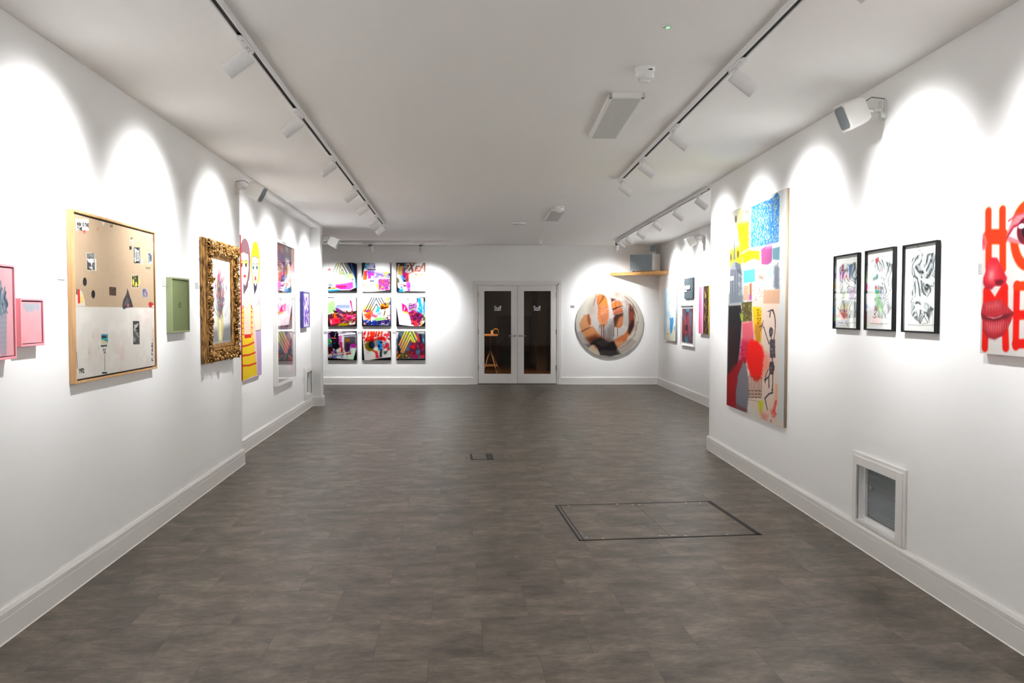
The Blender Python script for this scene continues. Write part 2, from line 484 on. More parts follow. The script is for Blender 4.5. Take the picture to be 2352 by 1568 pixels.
# ------------------------------------------------------------------ staff room beyond the glass
SY0, SY1 = FARY + 0.14, 21.9
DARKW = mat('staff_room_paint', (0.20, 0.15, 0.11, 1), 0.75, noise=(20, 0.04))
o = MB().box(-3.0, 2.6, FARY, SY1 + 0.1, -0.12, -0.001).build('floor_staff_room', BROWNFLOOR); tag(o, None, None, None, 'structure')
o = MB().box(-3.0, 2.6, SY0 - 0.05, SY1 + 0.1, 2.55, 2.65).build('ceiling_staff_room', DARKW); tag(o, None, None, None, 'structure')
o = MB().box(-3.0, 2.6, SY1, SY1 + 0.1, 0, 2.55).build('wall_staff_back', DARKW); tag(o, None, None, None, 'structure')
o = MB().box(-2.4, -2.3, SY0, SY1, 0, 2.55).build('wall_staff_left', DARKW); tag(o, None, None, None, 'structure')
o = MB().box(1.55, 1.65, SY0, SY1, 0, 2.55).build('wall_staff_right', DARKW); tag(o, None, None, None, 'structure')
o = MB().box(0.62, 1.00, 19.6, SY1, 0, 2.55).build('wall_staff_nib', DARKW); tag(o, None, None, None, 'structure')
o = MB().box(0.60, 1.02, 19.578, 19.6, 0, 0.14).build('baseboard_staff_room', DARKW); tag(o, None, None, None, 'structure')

def sx_at(px, y): return (px - 1176) / FPX * y
# tall wooden trestle stand with a board on top
ty = 17.6
tb = thing('trestle_table', 'tall pale wooden trestle stand with a thin tabletop, seen through the left door pane', 'table', (sx_at(1126, ty), ty, 0))
def zt(py, y): return EYE + y * math.tan(math.atan((784 - py) / FPX) - PITCH)
zt0, zt1 = zt(771, ty), zt(767.3, ty)
xt0, xt1 = sx_at(1101, ty) - tb.location.x, sx_at(1143.6, ty) - tb.location.x
MB().box(xt0, xt1, -0.22, 0.22, zt0, zt1).build('tabletop', OAKH, tb, bevel=0.003)
za, zb_ = zt(796, ty), zt(858, ty) * 0 + 0.0
ap = zt(793, ty)
MB().tube([(0, 0, ap - 0.20), (0, 0, zt0)], 0.009, 10).build('post', PINE, tb, smooth=True)
MB().box(-0.035, 0.035, -0.025, 0.025, ap - 0.21, ap - 0.13).build('clamp_block', PINE, tb, bevel=0.004)
for sx, dy in ((-1, -0.20), (1, -0.20), (1, 0.30)):
    MB().tube([(sx * 0.02, dy * 0.1, ap - .15), (sx * 0.175 if dy < 0 else 0.26, dy, 0.0)], 0.0115, 8).build('leg', PINE, tb)
MB().box(-0.155, 0.155, -0.195, -0.165, 0.24, 0.285).build('crossbar', PINE, tb)
cupx = sx_at(1130.5, ty)
c = MB().lathe([(0.030, 0), (0.034, 0.09), (0.030, 0.09), (0.027, 0.008), (0.0, 0.008)], (0, 0, 0), (0, 0, 1), 20)
c = c.build('paper_cup', mat('cream_card', rgb(225, 190, 150), 0.6, noise=(80, 0.05)), None, smooth=True)
c.location = (cupx, ty - 0.05, zt1); tag(c, 'small cream cup standing on the trestle tabletop behind the left door pane', 'cup')
tp = thing('tape_dispenser', 'yellow and black tape dispenser standing on the trestle tabletop', 'tape dispenser', (sx_at(1139, ty), ty - 0.06, zt1))
MB().lathe([(0.030, -0.02), (0.055, -0.02), (0.055, 0.02), (0.030, 0.02), (0.030, -0.02)], (0, 0, 0.057), (0, 1, 0), 24, cap=False).build('tape_roll', mat('black_tape', (0.01, 0.01, 0.012, 1), 0.3, noise=(50, .1)), tp, smooth=True)
MB().tube([(-0.06, 0, 0.02), (-0.05, 0, 0.1), (0, 0, 0.125), (0.05, 0, 0.10), (0.058, 0, 0.02)], 0.009, 8).build('handle', mat('yellow_plastic', rgb(230, 170, 20), 0.4, noise=(50, .05)), tp, smooth=True)
# dark low things on the floor behind
for i, (px, w_, y, h_, lab) in enumerate(((1122, 0.07, 17.2, 0.05, 'a'), (1132, 0.05, 17.1, 0.04, 'b'))):
    pass
# draped dark thing on the right
b = MB()
ygx = 19.3
b.box(sx_at(1256, ygx), sx_at(1275, ygx), ygx, ygx + 0.3, 0.0, 1.55)
o = b.build('storage_locker', mat('black_locker_paint', (0.015, 0.014, 0.013, 1), 0.6, noise=(30, .2)), None, bevel=0.01)
tag(o, 'black upright cabinet at the right edge inside the staff room', 'cabinet')

# ------------------------------------------------------------------ ceiling fixtures
def smoke(px, py, label):
    p = on_level(px, py, H)
    t = thing('smoke_detector', label, 'smoke detector', (p.x, p.y, H), group='smoke detectors')
    b = MB().lathe([(0.054, 0), (0.054, -0.010), (0.050, -0.020), (0.047, -0.021), (0.047, -0.028), (0.050, -0.029), (0.050, -0.046), (0.042, -0.054), (0.020, -0.055)], (0, 0, 0), (0, 0, 1), 40)
    b.build('base', PLASTW, t, smooth=True)
    h = MB().lathe([(0.026, -0.054), (0.026, -0.071), (0.022, -0.076), (0.0, -0.077)], (0, 0, 0), (0, 0, 1), 32)
    hd = h.build('sensor_head', PLASTW, t, smooth=True)
    r = MB()
    for k in range(8):
        a = k * math.pi / 4
        r.box(-0.004, 0.004, 0.0245, 0.031, -0.068, -0.054, Matrix.Rotation(a, 4, 'Z'))
    r.build('rib', PLASTW, t)
    s = MB().box(0.012, 0.034, -0.0495, -0.040, -0.0205, -0.016); s.build('slot', BLACK, t)
    return t
smoke(1481, 157, 'large near smoke detector on the ceiling in front of the near ceiling grille')
smoke(1285.5, 474, 'smoke detector on the ceiling just above the far small grille')
smoke(1239.5, 550.5, 'farthest smoke detector, on the ceiling close to the far wall')

def grille(px4, label, nsl, drop):
    P = [on_level(x, y, H - drop) for x, y in px4]       # near-left, near-right, far-right, far-left
    c = sum(P, Vector()) / 4
    near = (P[0] + P[1]) / 2; far = (P[3] + P[2]) / 2
    d = (far - near); L_ = d.length; W_ = ((P[1] - P[0]).length + (P[2] - P[3]).length) / 2
    rz = math.atan2(d.y, d.x) - math.pi / 2
    t = thing('ceiling_grille', label, 'air vent', (c.x, c.y, H), rz, group='ceiling air grilles')
    b = MB(); w_, l_ = W_ / 2, L_ / 2; m = 0.022
    b.box(-w_, w_, -l_, -l_ + m * 1.6, -drop, 0); b.box(-w_, w_, l_ - m, l_, -drop, 0)
    b.box(-w_, -w_ + m, -l_, l_, -drop, 0); b.box(w_ - m, w_, -l_, l_, -drop, 0)
    b.build('frame', PLASTW, t, bevel=0.003)
    MB().box(-w_ + m, w_ - m, -l_ + m, l_ - m, -0.004, 0).build('dark_backing', mat('grille_backing', (0.03, 0.03, 0.03, 1), 0.8, noise=(40, .1)), t)
    s = MB()
    for k in range(nsl):
        x = -w_ + m + (k + 0.5) * (2 * w_ - 2 * m) / nsl
        s.box(x - 0.0035, x + 0.0035, -l_ + m, l_ - m, -drop + 0.002, -0.004)
    s.box(-w_ + m, w_ - m, -0.006, 0.006, -drop + 0.003, -0.004)
    s.build('slats', mat('grille_slat', (0.58, 0.58, 0.56, 1), 0.5, noise=(60, .05)), t)
    return t
grille([(1397.6, 224), (1484, 223.5), (1416.7, 320), (1353, 320.5)], 'large rectangular ceiling grille with long grey slats behind the near smoke detector', 22, 0.030)
grille([(1263, 484), (1302, 484.6), (1283.7, 508.3), (1250, 508.8)], 'small rectangular ceiling grille farther down the room', 18, 0.030)

p = on_level(1534, 60, H)
t = thing('indicator_disc', 'small white ceiling disc with a green light', 'indicator light', (p.x, p.y, H))
MB().lathe([(0.026, 0), (0.024, -0.004), (0.012, -0.006)], (0, 0, 0), (0, 0, 1), 28).build('disc', PLASTW, t, smooth=True)
MB().lathe([(0.009, -0.005), (0.006, -0.010), (0.0, -0.011)], (0, 0, 0), (0, 0, 1), 16).build('green_lamp', mat('green_led', (0.1, 0.9, 0.2, 1), 0.3, emit=(0.15, 1, 0.25, 1), strength=2.0), t, smooth=True)
p = on_level(1192.5, 514, H - 0.02)
o = MB().lathe([(0.10, 0.012), (0.10, -0.008), (0.085, -0.014), (0.0, -0.015)], (0, 0, 0), (0, 0, 1), 40).build('round_ceiling_plate', PLASTW, None, smooth=True)
o.location = (p.x, p.y, H - 0.018); tag(o, 'flat white round plate under the ceiling left of the small grille', 'ceiling plate')
MB().tube([(0, 0, 0), (0, 0, 0.018)], 0.05, 20).build('mount', DARKSTEEL, o)
p = on_level(980, 546, H)
o = MB().lathe([(0.055, 0), (0.055, -0.004), (0.045, -0.007), (0.0, -0.004)], (0, 0, 0), (0, 0, 1), 32).build('ceiling_disc', PLASTW, None, smooth=True)
o.location = (p.x, p.y, H); tag(o, 'tiny white round cap on the ceiling above the grid of nine canvases', 'ceiling disc')
p = on_level(1299, 451.5, H)
o = MB().lathe([(0.030, 0), (0.028, -0.003), (0.0, -0.004)], (0, 0, 0), (0, 0, 1), 24).build('blanking_disc', PLASTW, None, smooth=True)
o.location = (p.x, p.y, H); tag(o, 'faint flush disc in the ceiling beyond the large grille', 'ceiling disc')

# ------------------------------------------------------------------ lighting tracks and spotlights
def track(label, p0, p1):
    d = (Vector(p1) - Vector(p0)).to_2d(); L_ = d.length; rz = math.atan2(d.y, d.x) - math.pi / 2
    t = thing('lighting_track', label, 'lighting track', (p0[0], p0[1], H), rz, group='ceiling lighting tracks')
    b = MB(); h = 0.034; w_ = 0.018
    prof = [(-w_, 0), (w_, 0), (w_, -h), (w_ - 0.006, -h), (w_ - 0.006, -h + 0.012), (-w_ + 0.006, -h + 0.012), (-w_ + 0.006, -h), (-w_, -h)]
    b.ring([[(x, 0, z) for x, z in prof], [(x, L_, z) for x, z in prof]])
    b.build('rail', LAMPW, t)
    MB().box(-w_ + 0.0062, w_ - 0.0062, 0.001, L_ - 0.001, -h + 0.009, -h + 0.0118).build('slot', BLACK, t)
    MB().box(-w_ - 0.001, w_ + 0.001, L_, L_ + 0.02, -h - 0.001, 0).build('end_cap', LAMPW, t)
    return t

class Proto: pass
def spot_parts():
    """meshes shared by every spotlight; the head is built along -Y then tilted"""
    P = Proto()
    b = MB().box(-0.016, 0.016, -0.13, 0.075, -0.018, -0.0004); b.box(-0.011, 0.011, -0.145, 0.09, -0.008, -0.0004)
    b.lathe([(0.010, 0), (0.010, -0.006)], (0, -0.12, -0.018), (0, 0, 1), 12)
    P.adapter = b
    P.stem = MB().tube([(0, 0, -0.012), (0, 0, -0.050)], 0.012, 12)
    h = MB(); R = 0.038; L_ = 0.140
    h.lathe([(0.0345, 0.018), (0.036, 0.0), (R, 0.0), (R, L_), (0.0345, L_), (0.033, L_ - 0.02)], (0, 0, 0), (0, -1, 0), 40, cap=False)
    P.head = h
    P.back = MB().lathe([(0.0, 0.017), (0.0346, 0.017), (0.0346, 0.0185), (0.0, 0.0185)], (0, 0, 0), (0, -1, 0), 32, cap=False)
    P.lens = MB().lathe([(0.0, L_ - 0.02), (0.0332, L_ - 0.02), (0.0332, L_ - 0.022), (0, L_ - 0.022)], (0, 0, 0), (0, -1, 0), 32, cap=False)
    P.L = L_
    return P
PR = spot_parts()
proto = {}
def copy_mesh_obj(o, parent):
    c = o.copy(); C.objects.link(c); c.parent = parent; return c
def spotlight(pos, track_rz, aim, down, label, group, watts=1.0, size=None):
    """pos: point on the track's underside; aim: compass angle (0 = +Y, positive to the left); down: tilt below horizontal"""
    t = thing('track_spotlight', label, 'spotlight', pos, track_rz, group=group)
    head_M = Matrix.Translation((0, 0, -0.057)) @ Matrix.Rotation(aim - track_rz + math.pi, 4, 'Z') @ Matrix.Rotation(down, 4, 'X') @ Matrix.Translation((0, 0.018, 0))
    if 'adapter' not in proto:
        proto['adapter'] = PR.adapter.build('adapter', LAMPW, t, bevel=0.003)
        proto['stem'] = PR.stem.build('stem', LAMPW, t, smooth=True)
    else:
        copy_mesh_obj(proto['adapter'], t); copy_mesh_obj(proto['stem'], t)
    key = (round(aim - track_rz, 3), round(down, 3))
    if key not in proto:           # one set of head meshes per way of tilting the lamp
        hd = PR.head.build('lamp_head', LAMPW, t, smooth=True); bk = PR.back.build('back_plate', BLACK, hd); le = PR.lens.build('lens', LENS, hd)
        for q in (hd, bk, le): q.data.transform(head_M)
        proto[key] = (hd, bk, le)
    else:
        hd = copy_mesh_obj(proto[key][0], t)
        copy_mesh_obj(proto[key][1], hd); copy_mesh_obj(proto[key][2], hd)
    ld = bpy.data.lights.new('spot_beam', 'SPOT')
    ld.energy = SPOT_W * watts; ld.color = SPOT_COL; ld.spot_size = size or SPOT_SIZE; ld.spot_blend = SPOT_BLEND; ld.shadow_soft_size = 0.03
    lo = bpy.data.objects.new('spot_beam', ld); C.objects.link(lo); lo.parent = hd
    wd_ = Matrix.Translation(pos) @ Matrix.Rotation(track_rz, 4, 'Z') @ head_M
    axd = (wd_.to_3x3() @ Vector((0, -1, 0))).normalized()
    ld.use_nodes = True
    nt = ld.node_tree; em = nt.nodes['Emission']
    ge = nt.nodes.new('ShaderNodeNewGeometry'); dt = nt.nodes.new('ShaderNodeVectorMath'); dt.operation = 'DOT_PRODUCT'; dt.inputs[1].default_value = axd
    ab = nt.nodes.new('ShaderNodeMath'); ab.operation = 'ABSOLUTE'; pw = nt.nodes.new('ShaderNodeMath'); pw.operation = 'POWER'; pw.inputs[1].default_value = SPOT_POW
    nt.links.new(ge.outputs['Incoming'], dt.inputs[0]); nt.links.new(dt.outputs['Value'], ab.inputs[0]); nt.links.new(ab.outputs[0], pw.inputs[0]); nt.links.new(pw.outputs[0], em.inputs['Strength'])
    # a spot lamp shines along its local -Z: turn that onto the head's -Y
    lo.matrix_local = head_M @ Matrix.Translation((0, -PR.L + 0.004, 0)) @ Matrix.Rotation(-math.pi / 2, 4, 'X')
    return t

ZT = H - 0.034
def tl(y): return -0.968 - 0.0788 * y
def tr(y): return 1.275 - 0.0265 * y
def tf(y): return 2.290 - 0.027 * y
RZL = math.atan2(1, -0.0788) - math.pi / 2
RZR = math.atan2(1, -0.0265) - math.pi / 2
track('long white track on the left half of the ceiling, running away toward the far wall', (tl(YB + 0.3), YB + 0.3), (tl(11.82), 11.82))
track('white track on the right half of the ceiling, nearest the right wall', (tr(YB + 0.3), YB + 0.3), (tr(7.9), 7.9))
track('far white track beyond the end of the right wall, in the right-hand bay', (tf(8.40), 8.40), (tf(14.55), 14.55))
track('white track running crosswise above the nine canvases', (-5.6, 14.74), (-1.13, 14.74))
ordn = ['nearest', 'second nearest', 'third nearest', 'fourth nearest', 'fifth nearest', 'sixth nearest', 'farthest']
GL = 'spotlights on the long left track'; GR = 'spotlights on the right track'; GF = 'spotlights on the far right track'; GC = 'spotlights on the crosswise track'
AIML = math.pi / 2 + RZL; AIMR = -math.pi / 2 + RZR
DN = math.radians(37)
ys = [on_level(x, y, ZT - 0.015).y for x, y in [(560, 111), (683, 266), (758, 368), (810, 434), (838.6, 468), (862, 498), (880, 520)]]
ys = [y if y < 11.75 else 11.75 for y in ys]
spL = []
for i, y in enumerate(ys):
    spL.append(spotlight((tl(y), y, ZT), RZL, AIML, DN, 'white cylinder spotlight on the long left track, %s of the seven in view' % ordn[i], GL))
for i, y in enumerate((2.45, 1.15, -0.2)):
    spotlight((tl(y), y, ZT), RZL, AIML, DN, 'white spotlight on the long left track, outside the frame, %s' % ('just before the nearest visible one', 'level with the viewer', 'behind the viewer')[i], GL)
ysr = [on_level(x, y, ZT - 0.015).y for x, y in [(1694.6, 157.7), (1557.7, 299), (1487.8, 370.5), (1437, 418)]]
spotlight((tr(2.93), 2.93, ZT), RZR, AIMR, DN, 'white spotlight cut off by the top edge, on the right track', GR)
for i, y in enumerate(ysr):
    spotlight((tr(y), y, ZT), RZR, AIMR, DN, 'white cylinder spotlight on the right track, %s of the four in full view' % (['nearest', 'second nearest', 'third nearest', 'farthest'][i]), GR)
for i, y in enumerate((1.65, 0.35)):
    spotlight((tr(y), y, ZT), RZR, AIMR, DN, 'white spotlight on the right track, outside the frame, %s' % ('level with the viewer', 'behind the viewer')[i], GR)
ysf = [on_level(x, y, ZT - 0.015).y for x, y in [(1607, 453), (1554.6, 481.7), (1512.5, 507.7), (1475, 528.7), (1448.7, 543.4), (1425, 555)]]
for i, y in enumerate(ysf):
    y = min(y, 14.2)
    spotlight((tf(y), y, ZT), RZR, AIMR, DN, 'white spotlight on the far right track, %s of six facing right' % (['nearest', 'second nearest', 'third nearest', 'fourth nearest', 'fifth nearest', 'farthest'][i]), GF)
spotlight((tf(14.45), 14.45, ZT), RZR, 0.03, math.radians(42), 'white spotlight at the far end of the far right track, turned to the round painting', GF, 0.95, math.radians(88))
for i, (px, lab) in enumerate(((852, 'left of the two visible spotlights on the crosswise track'), (968, 'right of the two visible spotlights on the crosswise track'), (735, 'crosswise track spotlight hidden behind the pilaster'))):
    x = (px - 1176) / FPX * 14.74
    spotlight((x, 14.74, ZT), -math.pi / 2, 0.0, math.radians(48), lab, GC, 1.05, math.radians(84))

# warm downlight of the staff room
t = thing('staff_downlight', 'small round downlight in the staff room ceiling above the trestle stand', 'ceiling light', (-0.55, 16.75, 2.55))
MB().lathe([(0.05, 0), (0.05, -0.006), (0.035, -0.006), (0.033, 0.0)], (0, 0, 0), (0, 0, 1), 24).build('rim', PLASTW, t, smooth=True)
MB().lathe([(0.0, -0.002), (0.033, -0.002), (0.033, -0.001), (0.0, -0.001)], (0, 0, 0), (0, 0, 1), 24, cap=False).build('lens', mat('warm_lens', (1, 1, 1, 1), 0.3, emit=(1, 0.75, 0.5, 1), strength=4), t)
ld = bpy.data.lights.new('staff_beam', 'SPOT'); ld.energy = 330; ld.color = (1, 0.84, 0.64); ld.spot_size = math.radians(75); ld.spot_blend = 0.5; ld.shadow_soft_size = 0.03
lo = bpy.data.objects.new('staff_beam', ld); C.objects.link(lo); lo.parent = t; lo.location = (0, 0, -0.012)
lo.rotation_euler = (math.radians(22), 0, 0)
# ------------------------------------------------------------------ painting on a fine grid of coloured vertices
def homog(src, dst):
    A = []; B = []
    for (x, y), (u, v) in zip(src, dst):
        A.append([x, y, 1, 0, 0, 0, -u * x, -u * y]); B.append(u)
        A.append([0, 0, 0, x, y, 1, -v * x, -v * y]); B.append(v)
    h = np.linalg.solve(np.array(A, float), np.array(B, float))
    return np.append(h, 1).reshape(3, 3)

def vnoise(Hh, Ww, cx, cy, seed, octv=3):
    """smooth value noise in 0..1; cx, cy = number of cells across and down"""
    out = np.zeros((Hh, Ww)); amp = 1; tot = 0
    for o_ in range(octv):
        r = np.random.RandomState(seed + o_ * 17)
        gx, gy = max(2, int(cx * 2 ** o_) + 2), max(2, int(cy * 2 ** o_) + 2)
        g = r.rand(gy, gx)
        X = np.linspace(0, gx - 1.001, Ww); Y = np.linspace(0, gy - 1.001, Hh)
        xi = X.astype(int); yi = Y.astype(int); xf = X - xi; yf = Y - yi
        xf = xf * xf * (3 - 2 * xf); yf = yf * yf * (3 - 2 * yf)
        a = g[np.ix_(yi, xi)]; b = g[np.ix_(yi, xi + 1)]; c = g[np.ix_(yi + 1, xi)]; d = g[np.ix_(yi + 1, xi + 1)]
        xf = xf[None, :]; yf = yf[:, None]
        out += amp * ((a * (1 - xf) + b * xf) * (1 - yf) + (c * (1 - xf) + d * xf) * yf)
        tot += amp; amp *= 0.5
    return out / tot

STROKES = {
 'A': [[(0, 1), (.5, 0), (1, 1)], [(.2, .62), (.8, .62)]], 'E': [[(1, 0), (0, 0), (0, 1), (1, 1)], [(0, .5), (.8, .5)]],
 'F': [[(1, 0), (0, 0), (0, 1)], [(0, .5), (.8, .5)]], 'H': [[(0, 0), (0, 1)], [(1, 0), (1, 1)], [(0, .5), (1, .5)]],
 'I': [[(.5, 0), (.5, 1)]], 'K': [[(0, 0), (0, 1)], [(1, 0), (0, .5), (1, 1)]], 'M': [[(0, 1), (0, 0), (.5, .7), (1, 0), (1, 1)]],
 'N': [[(0, 1), (0, 0), (1, 1), (1, 0)]], 'O': [[(.5, 0), (0, .25), (0, .75), (.5, 1), (1, .75), (1, .25), (.5, 0)]],
 'P': [[(0, 1), (0, 0), (1, .1), (1, .4), (0, .5)]], 'R': [[(0, 1), (0, 0), (1, .1), (1, .4), (0, .5), (1, 1)]],
 'S': [[(1, .05), (.3, 0), (0, .25), (1, .7), (.7, 1), (0, .95)]], 'T': [[(0, 0), (1, 0)], [(.5, 0), (.5, 1)]],
 'U': [[(0, 0), (0, .8), (.5, 1), (1, .8), (1, 0)]], 'W': [[(0, 0), (.25, 1), (.5, .3), (.75, 1), (1, 0)]],
 'X': [[(0, 0), (1, 1)], [(1, 0), (0, 1)]], 'Y': [[(0, 0), (.5, .5), (1, 0)], [(.5, .5), (.5, 1)]],
 '1': [[(.3, .2), (.6, 0), (.6, 1)]], '9': [[(1, .3), (.5, .5), (0, .3), (.5, 0), (1, .3), (.7, 1)]],
 '7': [[(0, 0), (1, 0), (.4, 1)], [(.2, .5), (.9, .5)]], '2': [[(0, .2), (.5, 0), (1, .25), (0, 1), (1, 1)]],
 '5': [[(1, 0), (0, 0), (0, .45), (.8, .45), (1, .75), (.5, 1), (0, .9)]], '0': [[(.5, 0), (0, .25), (0, .75), (.5, 1), (1, .75), (1, .25), (.5, 0)]],
 '.': [[(.3, .95), (.45, .95)]], '-': [[(.1, .5), (.9, .5)]],
}

GAIN = 0.66
class Art:
    def __init__(s, W, Hh, bg, src=None):
        """src: four corners (top-left, top-right, bottom-right, bottom-left) of the coordinate frame used for drawing"""
        s.W, s.H = W, Hh
        s.a = np.ones((Hh, W, 3)) * (np.array(bg) / 255.0)
        s.X, s.Y = np.meshgrid(np.arange(W, dtype=float), np.arange(Hh, dtype=float))
        s.hm = homog(src, [(0, 0), (W - 1, 0), (W - 1, Hh - 1), (0, Hh - 1)]) if src else None
        s.rs = np.random.RandomState(7); s.gain = GAIN; s.sat = 1.18
    def m(s, p):
        if s.hm is None: return (p[0] * (s.W - 1), p[1] * (s.H - 1))
        q = s.hm @ np.array([p[0], p[1], 1.0]); return (q[0] / q[2], q[1] / q[2])
    def win(s, x0, x1, y0, y1):
        x0 = int(max(0, math.floor(x0))); y0 = int(max(0, math.floor(y0)))
        x1 = int(min(s.W, math.ceil(x1) + 1)); y1 = int(min(s.H, math.ceil(y1) + 1))
        return None if x1 <= x0 or y1 <= y0 else (slice(y0, y1), slice(x0, x1))
    def put(s, w, mask, c, al=1.0, mul=False):
        c = np.array(c) / 255.0
        mk = (np.clip(mask, 0, 1) * al)[..., None]
        if mul: s.a[w] = s.a[w] * (1 - mk + mk * c)
        else: s.a[w] = s.a[w] * (1 - mk) + c * mk
    def poly(s, pts, c, al=1.0, soft=1.0, rough=0.0, seed=0, raw=False, mul=False):
        P = pts if raw else [s.m(p) for p in pts]
        P = np.array(P); e = soft + rough * 2 + 1
        w = s.win(P[:, 0].min() - e, P[:, 0].max() + e, P[:, 1].min() - e, P[:, 1].max() + e)
        if w is None: return
        X, Y = s.X[w], s.Y[w]
        D = np.full(X.shape, 1e9); ins = np.zeros(X.shape, bool)
        n = len(P)
        for i in range(n):
            ax, ay = P[i]; bx, by = P[(i + 1) % n]
            dx, dy = bx - ax, by - ay; L2 = dx * dx + dy * dy + 1e-9
            t = np.clip(((X - ax) * dx + (Y - ay) * dy) / L2, 0, 1)
            D = np.minimum(D, (X - ax - t * dx) ** 2 + (Y - ay - t * dy) ** 2)
            if ay != by:
                cr = ((ay > Y) != (by > Y)) & (X < (bx - ax) * (Y - ay) / (by - ay) + ax)
                ins ^= cr
        D = np.sqrt(D) * np.where(ins, 1, -1)
        if rough: D = D + rough * 2 * (vnoise(X.shape[0], X.shape[1], X.shape[1] / 4, X.shape[0] / 4, seed + 3, 2) - 0.5)
        s.put(w, 0.5 + D / soft, c, al, mul)
    def rect(s, x0, y0, x1, y1, c, **k): s.poly([(x0, y0), (x1, y0), (x1, y1), (x0, y1)], c, **k)
    def ell(s, cx, cy, rx, ry, c, al=1.0, soft=1.0, n=28, a0=0, a1=2 * math.pi, rot=0.0, **k):
        pts = []
        for i in range(n):
            q = a0 + (a1 - a0) * i / n
            x, y = rx * math.cos(q), ry * math.sin(q)
            pts.append((cx + x * math.cos(rot) - y * math.sin(rot), cy + x * math.sin(rot) + y * math.cos(rot)))
        s.poly(pts, c, al, soft, **k)
    def line(s, pts, wd, c, al=1.0, soft=1.0, raw=False, closed=False):
        """wd = half width in grid cells (or a list)"""
        P = [p for p in pts] if raw else [s.m(p) for p in pts]
        if closed: P = P + [P[0]]
        ws = wd if isinstance(wd, (list, tuple)) else [wd] * len(P)
        e = max(ws) + soft + 1; A = np.array(P)
        w = s.win(A[:, 0].min() - e, A[:, 0].max() + e, A[:, 1].min() - e, A[:, 1].max() + e)
        if w is None: return
        X, Y = s.X[w], s.Y[w]; M_ = np.full(X.shape, -1e9)
        for i in range(len(P) - 1):
            ax, ay = P[i]; bx, by = P[i + 1]; dx, dy = bx - ax, by - ay
            t = np.clip(((X - ax) * dx + (Y - ay) * dy) / (dx * dx + dy * dy + 1e-9), 0, 1)
            M_ = np.maximum(M_, ws[i] + (ws[i + 1] - ws[i]) * t - np.hypot(X - ax - t * dx, Y - ay - t * dy))
        s.put(w, 0.5 + M_ / soft, c, al)
    def text(s, st, x, y, cw, ch, c, wd=0.7, gap=1.3, rot=0.0, jit=0.0, soft=1.0, al=1.0, shear=0.0):
        """stroke lettering; x, y = top-left in the drawing frame, rot in radians"""
        cr, sr = math.cos(rot), math.sin(rot); ox = 0
        for chn in st:
            if chn in STROKES:
                for stk in STROKES[chn]:
                    pp = []
                    for u, v in stk:
                        lx_, ly_ = ox + u * cw + s.rs.randn() * jit, v * ch + s.rs.randn() * jit
                        pp.append((x + lx_ * cr - ly_ * sr, y + lx_ * (sr + shear) + ly_ * cr))
                    s.line(pp, wd, c, al, soft)
            ox += cw * gap if chn != ' ' else cw * 0.7
    def tint(s, amt, cells=(6, 6), seed=1, octv=4):
        n = vnoise(s.H, s.W, cells[0], cells[1], seed, octv)
        s.a *= (1 + amt * (n - 0.5) * 2)[..., None]
    def cloud(s, c, lo, hi, cells, seed, al=1.0, octv=3, win=None):
        """smooth patches of colour where the noise passes lo..hi"""
        n = vnoise(s.H, s.W, cells[0], cells[1], seed, octv)
        mk = np.clip((n - lo) / (hi - lo), 0, 1)
        if win is not None: mk = mk * win
        s.put((slice(0, s.H), slice(0, s.W)), mk, c, al)
    def mess(s, box, pal, n, seed, size=0.2, lines=0.4, soft=1.2, al=0.9, ang=None):
        """gestural marks inside box (drawing frame unit coords), n marks out of palette pal"""
        r = random.Random(seed); x0, y0, x1, y1 = box; w_, h_ = x1 - x0, y1 - y0
        for i in range(n):
            c = r.choice(pal); cx, cy = x0 + w_ * r.random(), y0 + h_ * r.random()
            q = (ang if ang is not None else r.choice([0, math.pi / 2, 0.3, -0.4, 1.2])) + r.gauss(0, 0.25)
            L_ = size * r.uniform(0.4, 1.5) * w_; 
            dx, dy = math.cos(q) * L_ / 2, math.sin(q) * L_ / 2 * w_ / h_ * (h_ / w_ if False else 1)
            if r.random() < lines:
                mx, my = cx + r.gauss(0, .03) * w_, cy + r.gauss(0, .03) * h_
                s.line([(cx - dx, cy - dy), (mx, my), (cx + dx, cy + dy)], r.uniform(0.4, 1.3), c, al, soft)
            else:
                nx, ny = -dy * r.uniform(.15, .6), dx * r.uniform(.15, .6)
                P = [(cx - dx - nx, cy - dy - ny), (cx + dx * r.uniform(.6, 1.2) - nx, cy + dy - ny), (cx + dx + nx, cy + dy + ny), (cx - dx * r.uniform(.6, 1.2) + nx, cy - dy + ny)]
                s.poly(P, c, al * r.uniform(.75, 1), soft, rough=1.0, seed=i)

